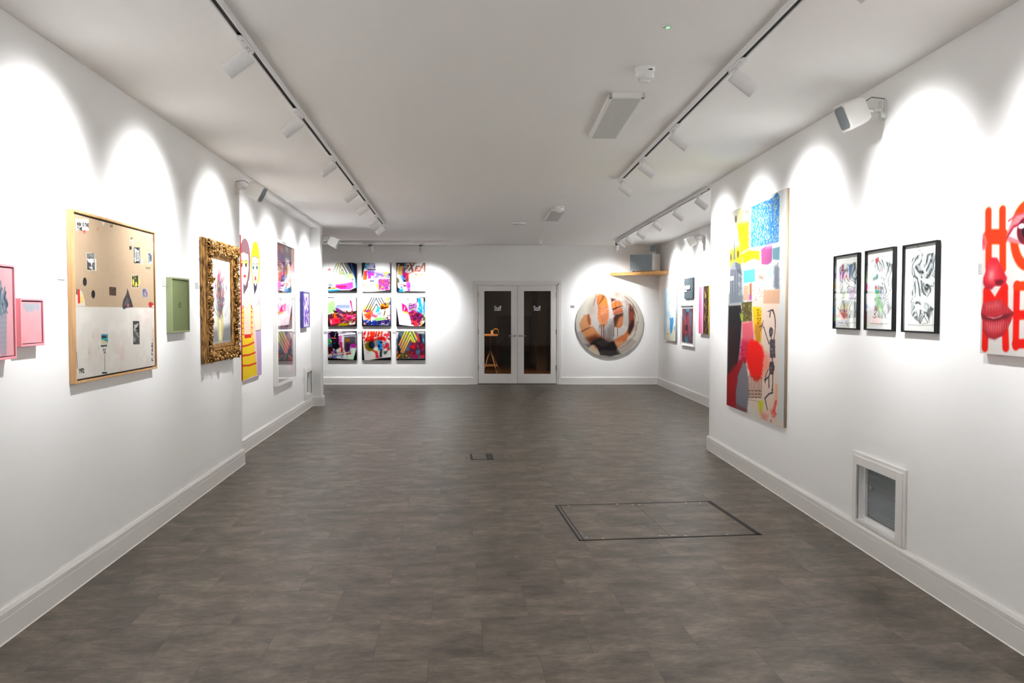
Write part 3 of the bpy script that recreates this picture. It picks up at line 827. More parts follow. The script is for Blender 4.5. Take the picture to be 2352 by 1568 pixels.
def panel(name, art, w, h, d, side, m, parent=None, edge_soft=False):
    """canvas-like slab: painted front at y = -d, plain sides; x centred, z from 0"""
    Hh, Ww = art.H, art.W
    xs = np.linspace(-w / 2, w / 2, Ww); zs = np.linspace(h, 0, Hh)
    XX, ZZ = np.meshgrid(xs, zs)
    n = Ww * Hh
    co = np.empty((n + 8, 3)); co[:n, 0] = XX.ravel(); co[:n, 1] = -d; co[:n, 2] = ZZ.ravel()
    co[n:] = [(-w / 2, -d, 0), (w / 2, -d, 0), (w / 2, -d, h), (-w / 2, -d, h), (-w / 2, 0, 0), (w / 2, 0, 0), (w / 2, 0, h), (-w / 2, 0, h)]
    j, i = np.meshgrid(np.arange(Ww - 1), np.arange(Hh - 1))
    a = (i * Ww + j).ravel()
    q = np.stack([a, a + Ww, a + Ww + 1, a + 1], 1)
    sd = np.array([(n + 0, n + 4, n + 5, n + 1), (n + 1, n + 5, n + 6, n + 2), (n + 2, n + 6, n + 7, n + 3), (n + 3, n + 7, n + 4, n + 0), (n + 4, n + 7, n + 6, n + 5)])
    F = np.concatenate([q, sd]) if d > 0 else q
    me = bpy.data.meshes.new(name)
    me.vertices.add(len(co)); me.vertices.foreach_set('co', co.ravel())
    me.loops.add(F.size); me.loops.foreach_set('vertex_index', F.ravel().astype(np.int32))
    me.polygons.add(len(F)); me.polygons.foreach_set('loop_start', (np.arange(len(F)) * 4).astype(np.int32))
    me.update(calc_edges=True)
    col = np.ones((len(co), 4), np.float32)
    a_ = art.a.reshape(-1, 3); m_ = a_.mean(1, keepdims=True); s_ = np.clip(m_ + (a_ - m_) * art.sat, 0, 1)
    col[:n, :3] = art.gain * np.where(s_ <= 0.04045, s_ / 12.92, ((s_ + 0.055) / 1.055) ** 2.4)
    col[n:, :3] = s2l(tuple(x / 255.0 for x in side))
    ca = me.color_attributes.new('Col', 'FLOAT_COLOR', 'POINT')
    ca.data.foreach_set('color', col.ravel())
    me.materials.append(m)
    o = bpy.data.objects.new(name, me); C.objects.link(o)
    if parent: o.parent = parent
    return o

def disc_panel(name, art, r, d, side, m, parent=None):
    """round painted slab: polar grid sampling the square art"""
    nr, na = 110, 260
    rings = []
    co = [(0, -d, 0)]; uv = [(0.5, 0.5)]
    for i in range(1, nr + 1):
        rr = r * i / nr
        for k in range(na):
            q = 2 * math.pi * k / na
            co.append((rr * math.cos(q), -d, rr * math.sin(q))); uv.append((0.5 + 0.5 * i / nr * math.cos(q), 0.5 - 0.5 * i / nr * math.sin(q)))
    b0 = len(co)
    for k in range(na):
        q = 2 * math.pi * k / na; co.append((r * math.cos(q), -d, r * math.sin(q)))
    for k in range(na):
        q = 2 * math.pi * k / na; co.append((r * math.cos(q), 0, r * math.sin(q)))
    F = [(0, 1 + (k + 1) % na, 1 + k)[::-1] for k in range(na)]
    F = [(0, 1 + k, 1 + (k + 1) % na) for k in range(na)]
    for i in range(nr - 1):
        for k in range(na):
            a = 1 + i * na + k; b = 1 + i * na + (k + 1) % na
            F.append((a, a + na, b + na, b))
    for k in range(na):
        k2 = (k + 1) % na; F.append((b0 + k, b0 + na + k, b0 + na + k2, b0 + k2))
    F.append(tuple(b0 + na + k for k in range(na)))
    me = bpy.data.meshes.new(name); me.from_pydata(co, [], F)
    U = np.array(uv); xi = np.clip((U[:, 0] * (art.W - 1)).round().astype(int), 0, art.W - 1); yi = np.clip((U[:, 1] * (art.H - 1)).round().astype(int), 0, art.H - 1)
    a_ = art.a[yi, xi]; m_ = a_.mean(1, keepdims=True); s_ = np.clip(m_ + (a_ - m_) * art.sat, 0, 1)
    col = np.ones((len(co), 4), np.float32)
    col[:b0, :3] = art.gain * np.where(s_ <= 0.04045, s_ / 12.92, ((s_ + 0.055) / 1.055) ** 2.4)
    col[b0:, :3] = s2l(tuple(x / 255.0 for x in side))
    ca = me.color_attributes.new('Col', 'FLOAT_COLOR', 'POINT'); ca.data.foreach_set('color', col.ravel())
    me.materials.append(m)
    o = bpy.data.objects.new(name, me); C.objects.link(o)
    if parent: o.parent = parent
    return o

PAINT = paint_mat('canvas_paint', 0.75)
PAINT.node_tree.nodes['Principled BSDF'].inputs['Specular IOR Level'].default_value = 0.2
GLOSSPAINT = paint_mat('varnished_paint', 0.35)
GLOSSPAINT.node_tree.nodes['Principled BSDF'].inputs['Specular IOR Level'].default_value = 0.25

def wall_rect(W, d, tlp, trp, brp, blp):
    """size and place of a rectangle whose front stands d off the wall, from its four corner pixels"""
    a, b, c, e = [W.hit(p[0], p[1], d) for p in (tlp, trp, brp, blp)]
    s0 = (a[0] + e[0]) / 2; s1 = (b[0] + c[0]) / 2; z1 = (a[1] + b[1]) / 2; z0 = (c[1] + e[1]) / 2
    return s0, s1, z0, z1

def hung(W, rect, name, label, cat, group=None, tilt=0.0):
    s0, s1, z0, z1 = rect
    p = W.at((s0 + s1) / 2, z0, 0.0)
    t = thing(name, label, cat, p, W.rz, group)
    return t, s1 - s0, z1 - z0

# small printed cards beside the works
def card(W, px0, py0, px1, py1, label, name='wall_label', grey=205, lines=6):
    s0, z1 = W.hit(px0, py0, 0.002); s1, _ = W.hit(px1, py0, 0.002); _, z0 = W.hit((px0 + px1) / 2, py1, 0.002)
    w_, h_ = abs(s1 - s0), z1 - z0
    A = Art(30, 30, (grey, grey, grey - 2))
    r = random.Random(int(px0 * 7 + py0))
    for k in range(lines):
        y = 0.15 + 0.75 * k / lines
        A.line([(0.1, y), (0.1 + 0.75 * r.uniform(0.45, 1), y)], 0.35, (110, 110, 110), 0.6)
    o = panel(name, A, w_, h_, 0.003, (grey, grey, grey), paint_mat('card_print', 0.7))
    p = W.at((s0 + s1) / 2, z0); o.location = p; o.rotation_euler = (0, 0, W.rz)
    return tag(o, label, 'wall label', 'printed wall labels beside the artworks')
# ------------------------------------------------------------------ left wall works
def boxed(W, rect, name, label, cat, d, lip, colm, art, apaint, recess, back=None, glassm=None, group=None, mats=None, bevel=0.0015, artin=0.0):
    """deep picture frame: border, painted panel set back by recess, optional glass"""
    t, w, h = hung(W, rect, name, label, cat, group)
    MB().frame(-w / 2, w / 2, 0, h, lip, -0.001, -d).build('frame', colm, t, bevel=bevel)
    if back: MB().box(-w / 2 + lip * .5, w / 2 - lip * .5, -0.004, -0.001, lip * .5, h - lip * .5).build('backing', back, t)
    g = lip + artin
    p = panel('picture', art, w - 2 * g, h - 2 * g, 0.006, (200, 200, 196), apaint, t)
    p.location = (0, -(d - recess) + 0.006, g)
    if glassm:
        MB().box(-w / 2 + lip, w / 2 - lip, -d + 0.004, -d + 0.006, lip, h - lip).build('glass', glassm, t)
    return t, w, h

PINK = mat('pink_lacquer', rgb(234, 150, 160), 0.4, noise=(60, 0.03))
# large pink box at the left edge of the view
sR, zT_ = LW.hit(34.5, 609, 0.05); _, zB_ = LW.hit(36.5, 823, 0.05)
A = Art(150, 200, (244, 186, 192)); A.tint(0.03, (5, 7), 3)
A.poly([(.3, .36), (.72, .36), (.66, .9), (.62, 1.0), (.38, 1.0), (.34, .9)], (150, 165, 178), 0.75, 6)
for k in range(9):
    A.line([(.32, .46 + k * .055), (.70 - k * .006, .455 + k * .055)], 0.7, (125, 142, 156), 0.5, 2)
A.cloud((244, 186, 192), .5, .62, (30, 3), 5, 0.35, win=np.clip((A.Y / 200 - .6) * 3, 0, 1))
r = random.Random(4)
for k in range(26):
    x = .30 + .42 * r.random(); y = .14 + .24 * r.random(); c = r.choice([(120, 138, 150), (160, 175, 186), (92, 108, 122), (186, 198, 206), (70, 82, 94)])
    A.line([(x, y), (x + r.gauss(0, .05), y + .07), (x + r.gauss(0, .05), y + .14), (x + r.gauss(0, .04), y + .17)], [3, 5, 4, 2], c, .8, 2.5)
A.poly([(.46, .40), (.56, .40), (.52, .47)], (92, 108, 122), 1, 2)
boxed(LW, (sR - 0.19, sR, zB_, zT_), 'pink_box_picture', 'large pink box frame with a grey ice cream swirl, cut by the left edge', 'picture', 0.05, 0.010, PINK, A, PAINT, 0.006, BLACK, artin=0.004)
A = Art(90, 90, (244, 184, 190)); A.tint(0.03, (5, 5), 8)
A.poly([(.08, .05), (.92, .03), (.92, .16), (.82, .25), (.72, .17), (.6, .24), (.5, .26), (.38, .24), (.3, .27), (.2, .2), (.1, .14)], (176, 184, 192), .9, 4, rough=2)
for k in range(14): A.line([(.12 + k * .057, .12), (.12 + k * .057, .22 + .05 * math.sin(k * 2.1))], 0.8, (160, 170, 180), .5, 2)
boxed(LW, wall_rect(LW, 0.04, (48, 685), (102, 685.5), (101.5, 792.6), (48, 796.5)), 'pink_box_picture', 'small pink box frame with grey fringe, right of the large pink one', 'picture', 0.04, 0.010, PINK, A, PAINT, 0.006, BLACK, artin=0.004)
card(LW, 131, 618, 149.5, 642, 'small white text card between the pink frames and the large collage')

# the big collage
S = [(88, 60), (772, 250), (775, 1395), (88, 1503)]
A = Art(440, 400, (188, 163, 134), S); A.sat = 1.0; A.gain = .62; A.tint(0.035, (4, 5), 11); A.tint(0.015, (60, 60), 12, 2)
BEIGE = (188, 163, 134)
A.poly([(80, 864), (780, 888), (780, 1400), (80, 1510)], (226, 221, 212), 1, 1.5)
lower = np.clip((A.Y / A.H - .56) * 50, 0, 1)
A.cloud((226, 170, 152), .60, .85, (7, 5), 21, 0.42, win=lower)
A.cloud((240, 236, 228), .5, .7, (9, 9), 25, 0.6, win=lower)
A.rect(108, 108, 218, 205, (240, 236, 224), soft=1.5)
A.text('NOW IS THE', 118, 136, 8.6, 26, (20, 20, 24), 1.1, 1.32, shear=.13)
A.text('TIME', 120, 176, 8.4, 25, (20, 20, 24), 1.1, 1.3, shear=.1)
A.rect(168, 205, 192, 238, (216, 150, 140)); A.line([(176, 230), (172, 214), (184, 208), (188, 222)], 1.4, (180, 30, 40))
A.line([(290, 205), (300, 180)], 1.0, (200, 60, 50)); A.text('N4M', 405, 160, 6, 20, (40, 35, 30), 0.9, 1.1)
A.poly([(325, 130), (358, 140), (345, 170)], (228, 222, 210), .8, 3)
A.cloud((214, 200, 120), .72, .85, (6, 8), 31, 0.35, win=1 - lower)
# photographs stuck on
def photo(x0, y0, x1, y1, base, dark, lite, seed, sl=0.28, edge=(232, 228, 220)):
    A.poly([(x0 - 3, y0 - 4), (x1 + 3, y0 - 4 + (x1 - x0) * sl * .25), (x1 + 3, y1 + 4), (x0 - 3, y1 + 4)], edge, 1, 1)
    A.poly([(x0, y0), (x1, y0 + 3), (x1, y1), (x0, y1)], base, 1, 1)
    r = random.Random(seed)
    for k in range(16):
        a, b_ = x0 + (x1 - x0) * r.random(), y0 + (y1 - y0) * r.random()
        q = r.uniform(.1, .35)
        A.poly([(max(x0, a - (x1 - x0) * q), max(y0, b_ - (y1 - y0) * q * .5)), (min(x1, a + (x1 - x0) * q), max(y0, b_ - 4)), (min(x1, a + (x1 - x0) * q * .6), min(y1, b_ + (y1 - y0) * q)), (max(x0, a - 3), min(y1, b_ + 6))], r.choice([dark, lite, base]), .85, 1.2)
A.rect(262, 452, 277, 555, (235, 230, 222))
photo(195, 403, 262, 452, (122, 122, 120), (70, 70, 70), (150, 150, 148), 1)
photo(197, 455, 264, 548, (80, 80, 80), (35, 35, 35), (228, 225, 220), 2)
A.poly([(200, 452), (258, 455), (248, 480), (240, 500), (238, 545), (230, 490), (205, 478)], (232, 228, 222), 1, 1.5)
photo(608, 362, 654, 492, (30, 34, 36), (14, 14, 16), (200, 210, 212), 3, edge=(18, 30, 32))
A.rect(616, 385, 648, 478, (205, 212, 212)); A.rect(621, 398, 643, 466, (60, 66, 70)); A.rect(628, 400, 637, 462, (225, 226, 224))
A.line([(612, 372), (612, 486)], .8, (236, 236, 232)); A.line([(650, 372), (650, 486)], .8, (236, 236, 232))
A.rect(566, 348, 586, 378, (40, 38, 36)); A.rect(578, 292, 598, 326, (238, 234, 226)); A.ell(587, 313, 4, 6, (60, 60, 60)); A.text('M', 580, 272, 12, 20, (30, 30, 30), .9)
A.rect(667, 462, 682, 508, (232, 226, 214)); [A.line([(669, y), (680, y + 1)], .6, (60, 60, 60)) for y in (468, 482, 498)]
photo(728, 410, 760, 500, (120, 128, 132), (40, 50, 60), (190, 200, 208), 5)
A.text('THE MOST', 706, 532, 4.5, 14, (50, 40, 35), .5, 1.2, rot=.1)
photo(584, 602, 640, 706, (60, 62, 40), (26, 34, 20), (208, 190, 60), 6)
A.ell(596, 660, 8, 28, (226, 206, 70)); A.ell(620, 680, 8, 22, (232, 210, 80)); A.rect(586, 690, 592, 704, (190, 40, 30)); A.ell(650, 660, 9, 24, (214, 190, 90), .8)
photo(676, 722, 718, 796, (130, 140, 160), (60, 80, 130), (210, 190, 180), 7, edge=(190, 166, 140))
A.rect(686, 728, 690, 780, (40, 90, 150)); A.rect(704, 735, 709, 790, (190, 60, 70))
for p in [((684, 260), (668, 330)), ((668, 330), (640, 420)), ((655, 510), (700, 600)), ((700, 600), (770, 716))]:
    n_ = 9
    for k in range(n_):
        a, b_ = p; u0, u1 = k / n_, (k + .55) / n_
        A.line([(a[0] + (b_[0] - a[0]) * u0, a[1] + (b_[1] - a[1]) * u0), (a[0] + (b_[0] - a[0]) * u1, a[1] + (b_[1] - a[1]) * u1)], .5, (196, 120, 92), .7)
A.poly([(775, 290), (758, 380), (766, 404), (775, 404)], (236, 234, 228), 1, 2)
A.ell(175, 650, 17, 37, (34, 34, 40)); A.ell(246, 760, 16, 36, (34, 34, 40))
A.poly([(386, 698), (444, 704), (444, 776), (386, 770)], (52, 44, 40), 1, 2)
A.text('150 00', 388, 730, 7, 34, (120, 70, 50), .9, 1.25); A.text('AAAAAAA', 400, 709, 3.5, 10, (110, 90, 80), .5, 1.1)
A.poly([(90, 716), (130, 716), (150, 740), (168, 800), (176, 862), (88, 862)], (226, 214, 196), 1, 2)
A.poly([(112, 714), (130, 714), (131, 836), (112, 838)], (210, 40, 28), 1, 1); A.poly([(136, 740), (156, 790), (158, 836), (136, 834)], (232, 208, 96), 1, 1.5)
A.text('PUNKT', 109, 716, 9, 10, (30, 30, 30), .8, 1.0, rot=math.pi / 2)
A.poly([(497, 862), (504, 820), (520, 790), (535, 760), (543, 710), (550, 745), (575, 815), (592, 880), (560, 882), (530, 885), (512, 898), (498, 884)], (66, 64, 66), 1, 1.5)
A.poly([(510, 850), (535, 800), (545, 790), (560, 830), (540, 850), (520, 870)], (104, 102, 104), .7, 3); A.ell(547, 862, 8, 18, (214, 96, 110)); A.line([(552, 740), (560, 800), (580, 870)], 1.2, (34, 32, 34))
A.poly([(724, 850), (740, 834), (768, 850), (768, 886), (735, 885)], (178, 36, 44), 1, 2); A.poly([(750, 880), (768, 860), (775, 886)], (232, 222, 214), 1, 1)
A.text('1972', 108, 1412, 9, 34, (26, 24, 24), 1.2, 1.3, rot=-.08)
A.text('P.FAUN..', 746, 1352, 20, 13, (26, 24, 24), 1.1, 1.28, rot=-math.pi / 2)
photo(309, 1111, 366, 1194, (40, 140, 150), (20, 50, 60), (210, 200, 160), 9)
A.poly([(309, 1111), (366, 1111), (366, 1135), (309, 1140)], (70, 140, 160), 1, 1); A.poly([(311, 1130), (332, 1122), (366, 1140), (350, 1144), (311, 1142)], (20, 40, 44), 1, 1)
A.poly([(309, 1144), (366, 1144), (366, 1168), (309, 1160)], (50, 170, 172), 1, 1.5); A.poly([(309, 1158), (330, 1162), (366, 1182), (366, 1194), (309, 1194)], (214, 200, 158), 1, 1.5)
A.text('THE MOST WHY', 304, 1208, 4, 13, (24, 24, 24), .8, 1.2, rot=-.05); A.text('IS IT', 320, 1240, 5, 18, (24, 24, 24), .8, 1.2)
A.line([(328, 1282), (337, 1262), (346, 1280)], .9, (24, 24, 24)); A.line([(334, 1276), (341, 1276)], .7, (24, 24, 24))
for k in range(8): A.line([(337 - k * .4, 1294 + k * 18), (337 - k * .4, 1304 + k * 18)], .9, (24, 24, 24))
A.rect(310, 1444, 354, 1458, (28, 26, 26))
photo(590, 1004, 640, 1094, (60, 58, 56), (24, 24, 24), (176, 170, 162), 10, edge=(50, 48, 46)); photo(590, 1098, 640, 1202, (90, 88, 86), (34, 32, 32), (160, 156, 150), 12, edge=(50, 48, 46))
A.poly([(596, 1040), (634, 1018), (628, 1050), (600, 1074)], (190, 184, 176), 1, 1.5)
for x, y in ((236, 1100), (285, 1205), (198, 1238)): A.line([(x, y), (x + 2, y + 38)], [.6, 1.6], (150, 200, 90), .8)
A.line([(92, 1258), (95, 1405)], .9, (44, 44, 48))
OAKF = wall_rect(LW, 0.034, (171, 478), (359, 534), (359, 848), (171, 880.5))
t, w, h = hung(LW, OAKF, 'framed_collage', 'large beige and white collage with newspaper cuttings in a pale oak frame', 'artwork')
MB().frame(-w / 2, w / 2, 0, h, 0.012, -0.001, -0.034).build('frame', OAK, t, bevel=0.001)
MB().box(-w / 2 + .006, w / 2 - .006, -0.006, -0.001, .006, h - .006).build('backing', BLACK, t)
g = 0.022
p = panel('canvas', A, w - 2 * g, h - 2 * g, 0.020, (232, 226, 214), PAINT, t); p.location = (0, -0.007, g)
OAKF = None
card(LW, 372, 640, 381.5, 657, 'small white text card left of the olive green box frame', lines=5)

# olive green shadow box
A = Art(110, 130, (126, 136, 98)); A.tint(0.02, (4, 4), 2)
A.ell(.50, .50, .085, .055, (70, 78, 52), 1, 1.2); A.ell(.50, .50, .062, .038, (126, 136, 98), 1, 1.2)
A.line([(.44, .51), (.5, .475), (.56, .49)], .6, (60, 68, 44)); A.line([(.46, .53), (.53, .52)], .6, (60, 68, 44))
OLIVE = mat('olive_lacquer', rgb(128, 138, 100), 0.45, noise=(70, 0.03))
boxed(LW, wall_rect(LW, 0.04, (395, 636.5), (436, 640), (435.5, 761), (395.5, 765.6)), 'green_box_picture', 'olive green box frame with one tiny round drawing in its middle', 'picture', 0.04, 0.012, OLIVE, A, PAINT, 0.010, OLIVE)
card(LW, 449, 648, 456.5, 663, 'small white text card left of the gilded frame', lines=5)

# carved gilt frame
GILT = bpy.data.materials.new('aged_gilding'); GILT.use_nodes = True
nt = GILT.node_tree; bsdf = nt.nodes['Principled BSDF']
tc = nt.nodes.new('ShaderNodeTexCoord'); nz = nt.nodes.new('ShaderNodeTexNoise'); nz.inputs['Scale'].default_value = 45; nz.inputs['Detail'].default_value = 8
cr = nt.nodes.new('ShaderNodeValToRGB'); cr.color_ramp.elements[0].position = .36; cr.color_ramp.elements[0].color = rgb(78, 50, 22); cr.color_ramp.elements[1].position = .62; cr.color_ramp.elements[1].color = rgb(188, 140, 74)
mpg = nt.nodes.new('ShaderNodeMapping'); mpg.inputs['Scale'].default_value = (1.6, 1.6, .35)
nt.links.new(tc.outputs['Object'], mpg.inputs[0]); nt.links.new(mpg.outputs[0], nz.inputs['Vector']); nt.links.new(nz.outputs['Fac'], cr.inputs[0]); nt.links.new(cr.outputs[0], bsdf.inputs['Base Color'])
bsdf.inputs['Metallic'].default_value = 0.55; bsdf.inputs['Roughness'].default_value = 0.38
GR = wall_rect(LW, 0.0, (460, 547), (533, 562), (533, 822.5), (460, 836.5))
t, w, h = hung(LW, GR, 'gilded_frame_painting', 'flower painting in a deep carved gilded frame at the corner of the left wall', 'painting')
def sweep_rect(prof, w, h):
    """prof: (inset, height) pairs; mitred round a rectangle"""
    b = MB(); rings = []
    for (sx, sz) in ((-1, -1), (1, -1), (1, 1), (-1, 1)):
        rings.append([(sx * (w / 2 - i), -y, h / 2 + sz * (h / 2 - i)) for i, y in prof])
    b.ring(rings, closed=True); return b
prof = [(0.0, 0.001), (0.0, 0.018), (0.006, 0.024), (0.004, 0.034), (0.010, 0.040), (0.014, 0.038), (0.016, 0.046), (0.022, 0.054), (0.030, 0.056), (0.034, 0.052), (0.050, 0.054), (0.085, 0.050), (0.105, 0.040), (0.115, 0.038), (0.122, 0.041), (0.130, 0.036), (0.142, 0.030), (0.152, 0.027), (0.152, 0.001)]
sweep_rect(prof, w, h).build('moulding', GILT, t)
orn = MB(); rr = random.Random(12)
def scroll(b, x, z, y, ang, R, turns=1.15, flip=1, th=0.012):
    pts = []; rad = []
    n_ = 12
    for k in range(n_):
        u = k / (n_ - 1); q = ang + flip * u * turns * 2 * math.pi; ri = R * (1 - 0.72 * u)
        pts.append((x + ri * math.cos(q), -(y + 0.016 * math.sin(u * math.pi)), z + ri * math.sin(q))); rad.append(th * (0.55 + 0.6 * math.sin(math.pi * min(1, u * 1.1))))
    b.tube(pts, rad, 6)
    b.sphere((pts[-1][0], pts[-1][1] - .004, pts[-1][2]), th * 0.95, 7, 5)
def leaf(b, x, z, y, ang, L_, wd):
    """curling acanthus lobe"""
    c, s_ = math.cos(ang), math.sin(ang); rings = []
    for k in range(6):
        u = k / 5; ww = wd * math.sin(math.pi * (0.12 + 0.8 * u)); yy = y + 0.020 * math.sin(u * 2.6); px_, pz_ = x + c * L_ * u, z + s_ * L_ * u
        rings.append([(px_ - s_ * ww, -yy + .006, pz_ + c * ww), (px_, -yy - .009, pz_), (px_ + s_ * ww, -yy + .006, pz_ - c * ww), (px_, -yy + .014, pz_)])
    b.ring(rings)
def petal(b, x, z, y, ang, L_, wd):
    """rounded lobe: a flattened, tilted ellipsoid"""
    M_ = Matrix.Translation((x, -y, z)) @ Matrix.Rotation(-ang, 4, 'Y') @ Matrix.Rotation(rr.uniform(-.5, .5), 4, 'Z')
    b.sphere((0, 0, 0), (L_, .011, wd), 8, 6, M_)
per = []
mi = 0.068
stepn = 0.036
for k in range(int((w - 2 * mi) / stepn) + 1):
    x = -w / 2 + mi + k * stepn
    per += [(x, h - mi, math.pi / 2), (x, mi, -math.pi / 2)]
for k in range(int((h - 2 * mi) / stepn) + 1):
    z = mi + k * stepn
    per += [(-w / 2 + mi, z, math.pi), (w / 2 - mi, z, 0)]
for (x, z, out) in per:
    for q in range(3):
        u = rr.uniform(-.034, .034)
        scroll(orn, x + u * math.cos(out) + rr.gauss(0, .006), z + u * math.sin(out) + rr.gauss(0, .006), 0.052 + rr.random() * .010, rr.uniform(0, 6.28), rr.uniform(.009, .019), rr.uniform(.8, 1.3), rr.choice((-1, 1)), rr.uniform(.0035, .0062))
    for q in range(5):
        u = rr.uniform(-.04, .044); a = rr.uniform(0, 6.28)
        petal(orn, x + u * math.cos(out) + rr.gauss(0, .008), z + u * math.sin(out) + rr.gauss(0, .008), 0.052 + rr.random() * .012, a, rr.uniform(.012, .022), rr.uniform(.004, .008))
    a = out + rr.gauss(0, .5)
    leaf(orn, x + .02 * math.cos(out), z + .02 * math.sin(out), 0.052, a, rr.uniform(.025, .042), rr.uniform(.006, .009))
for sx in (-1, 1):
    for sz in (0, 1):
        X0, Z0 = sx * (w / 2 - .06), h * sz + (.06 if sz == 0 else -.06)
        for q in range(9): petal(orn, X0 + .03 * math.cos(q * .7), Z0 + .03 * math.sin(q * .7), .064, q * .7, .032, .010)
        scroll(orn, X0, Z0, .068, .5, .034, 1.3, sx, .010)
for q in (-1, 1):
    scroll(orn, q * (w / 2 - .055), h / 2, .066, 0, .036, 1.3, q, .010); scroll(orn, 0, h / 2 + q * (h / 2 - .05), .066, 1, .036, 1.3, q, .010)
orn.build('carved_ornament', GILT, t, smooth=True)
for sx in (-1, 1):
    bd = MB()
    for k in range(46): bd.sphere((sx * (w / 2 - .146), -.036, .15 + (h - .30) * (k + .5) / 46), (.005, .005, .0085), 6, 4)
    bd.build('beading', GILT, t, smooth=True)
A = Art(150, 180, (236, 238, 236)); A.cloud((200, 206, 208), .45, .8, (5, 6), 3, .5)
A.poly([(0, .83), (1, .78), (1, 1), (0, 1)], (120, 122, 126), .85, 14)
A.poly([(.36, .6), (.62, .58), (.66, .8), (.58, .98), (.42, .98), (.34, .8)], (214, 200, 130), .8, 8); A.poly([(.42, .62), (.52, .62), (.54, .95), (.45, .95)], (240, 236, 214), .9, 6)
r = random.Random(8)
for k in range(110):
    a = r.gauss(0, .5); L_ = r.uniform(.15, .5); x0, y0 = .5 + r.gauss(0, .05), .6 + r.gauss(0, .05)
    x1, y1 = x0 + math.sin(a) * L_ * .7, y0 - math.cos(a) * L_
    A.line([(x0, y0), ((x0 + x1) / 2 + r.gauss(0, .03), (y0 + y1) / 2), (x1, y1)], r.uniform(.6, 1.6), r.choice([(70, 96, 72), (110, 130, 96), (52, 60, 60), (150, 160, 140), (120, 106, 140)]), .55, 2)
for k in range(90):
    x, y = .5 + r.gauss(0, .15), .38 + r.gauss(0, .15)
    c = r.choice([(150, 84, 140), (176, 120, 170), (206, 90, 96), (226, 130, 120), (230, 206, 110), (240, 240, 236), (96, 60, 110), (190, 60, 90)])
    A.ell(x, y, r.uniform(.01, .04), r.uniform(.012, .035), c, .6, 4, 10, rough=2, seed=k)
for k in range(60):
    a = r.gauss(0, .6); x0, y0 = .5 + r.gauss(0, .08), .5 + r.gauss(0, .12); L_ = r.uniform(.05, .25)
    A.line([(x0, y0), (x0 + math.sin(a) * L_, y0 - math.cos(a) * L_)], r.uniform(.4, 1.0), r.choice([(40, 44, 46), (60, 80, 60), (90, 50, 90), (140, 130, 130)]), .7, 1.5)
p = panel('picture', A, w - .29, h - .29, 0.003, (220, 220, 215), PAINT, t); p.location = (0, -.020, .145)

# ------------------------------------------------------------------ alcove works
S = [(555, 539.5), (598, 555.6), (600.5, 859.4), (556, 876)]
def q3(x, y): return (545 + x / 4.477, 540 + y / 4.477)
A = Art(200, 520, (246, 232, 240), S); A.sat = .98
def P3(pts, c, **k): A.poly([q3(*p) for p in pts], c, **k)
def L3(pts, wd, c, **k): A.line([q3(*p) for p in pts], wd, c, **k)
def E3(cx, cy, rx_, ry_, c, **k): A.poly([q3(cx + rx_ * math.cos(q), cy + ry_ * math.sin(q)) for q in [2 * math.pi * i / 24 for i in range(24)]], c, **k)
P3([(20, 420), (80, 420), (150, 440), (240, 300), (262, 1450), (20, 1500)], (228, 196, 226), soft=30, al=.9)
P3([(200, 60), (240, 66), (240, 700), (210, 700)], (224, 190, 228), soft=4, al=.8)
# blonde figure behind
P3([(190, 960), (240, 950), (252, 1440), (205, 1450)], (206, 180, 218), soft=2)
for k in range(7): L3([(198 + k * 7, 965), (205 + k * 7, 1440)], .7, (150, 110, 170), al=.7)
P3([(172, 500), (205, 480), (212, 660), (238, 720), (240, 960), (190, 975), (165, 760), (150, 720), (172, 660)], (250, 232, 206), soft=1.5)
L3([(168, 670), (150, 712), (168, 800)], 1, (150, 110, 170)); L3([(212, 660), (236, 705), (238, 960)], 1, (150, 110, 170)); L3([(190, 970), (238, 958)], 1.2, (40, 36, 60)); L3([(185, 680), (205, 704), (222, 684)], 1, (60, 170, 150))
P3([(168, 470), (208, 470), (200, 540), (176, 600)], (40, 44, 62), soft=1.5)
E3(188, 270, 46, 206, (246, 226, 24), soft=2); P3([(142, 270), (234, 270), (228, 420), (218, 480), (160, 480), (148, 400)], (246, 226, 24), soft=2)
P3([(158, 220), (190, 212), (222, 236), (220, 380), (206, 470), (190, 510), (170, 470), (156, 380)], (252, 242, 228), soft=1.5); L3([(154, 222), (188, 210), (222, 236)], 1.2, (60, 40, 50))
L3([(142, 300), (150, 410), (162, 480)], .9, (90, 80, 20)); L3([(234, 300), (228, 420), (216, 490)], .9, (90, 80, 20))
for x in (168, 204):
    E3(x, 312, 15, 30, (244, 176, 150), soft=3, al=.7); E3(x, 324, 9, 20, (60, 120, 140), soft=1.5); E3(x, 326, 4, 10, (20, 26, 40), soft=1); L3([(x - 13, 296), (x, 282), (x + 14, 290)], 1.2, (60, 40, 40))
E3(188, 432, 10, 24, (214, 70, 70), soft=1.5); L3([(190, 340), (186, 385)], .6, (200, 150, 120))
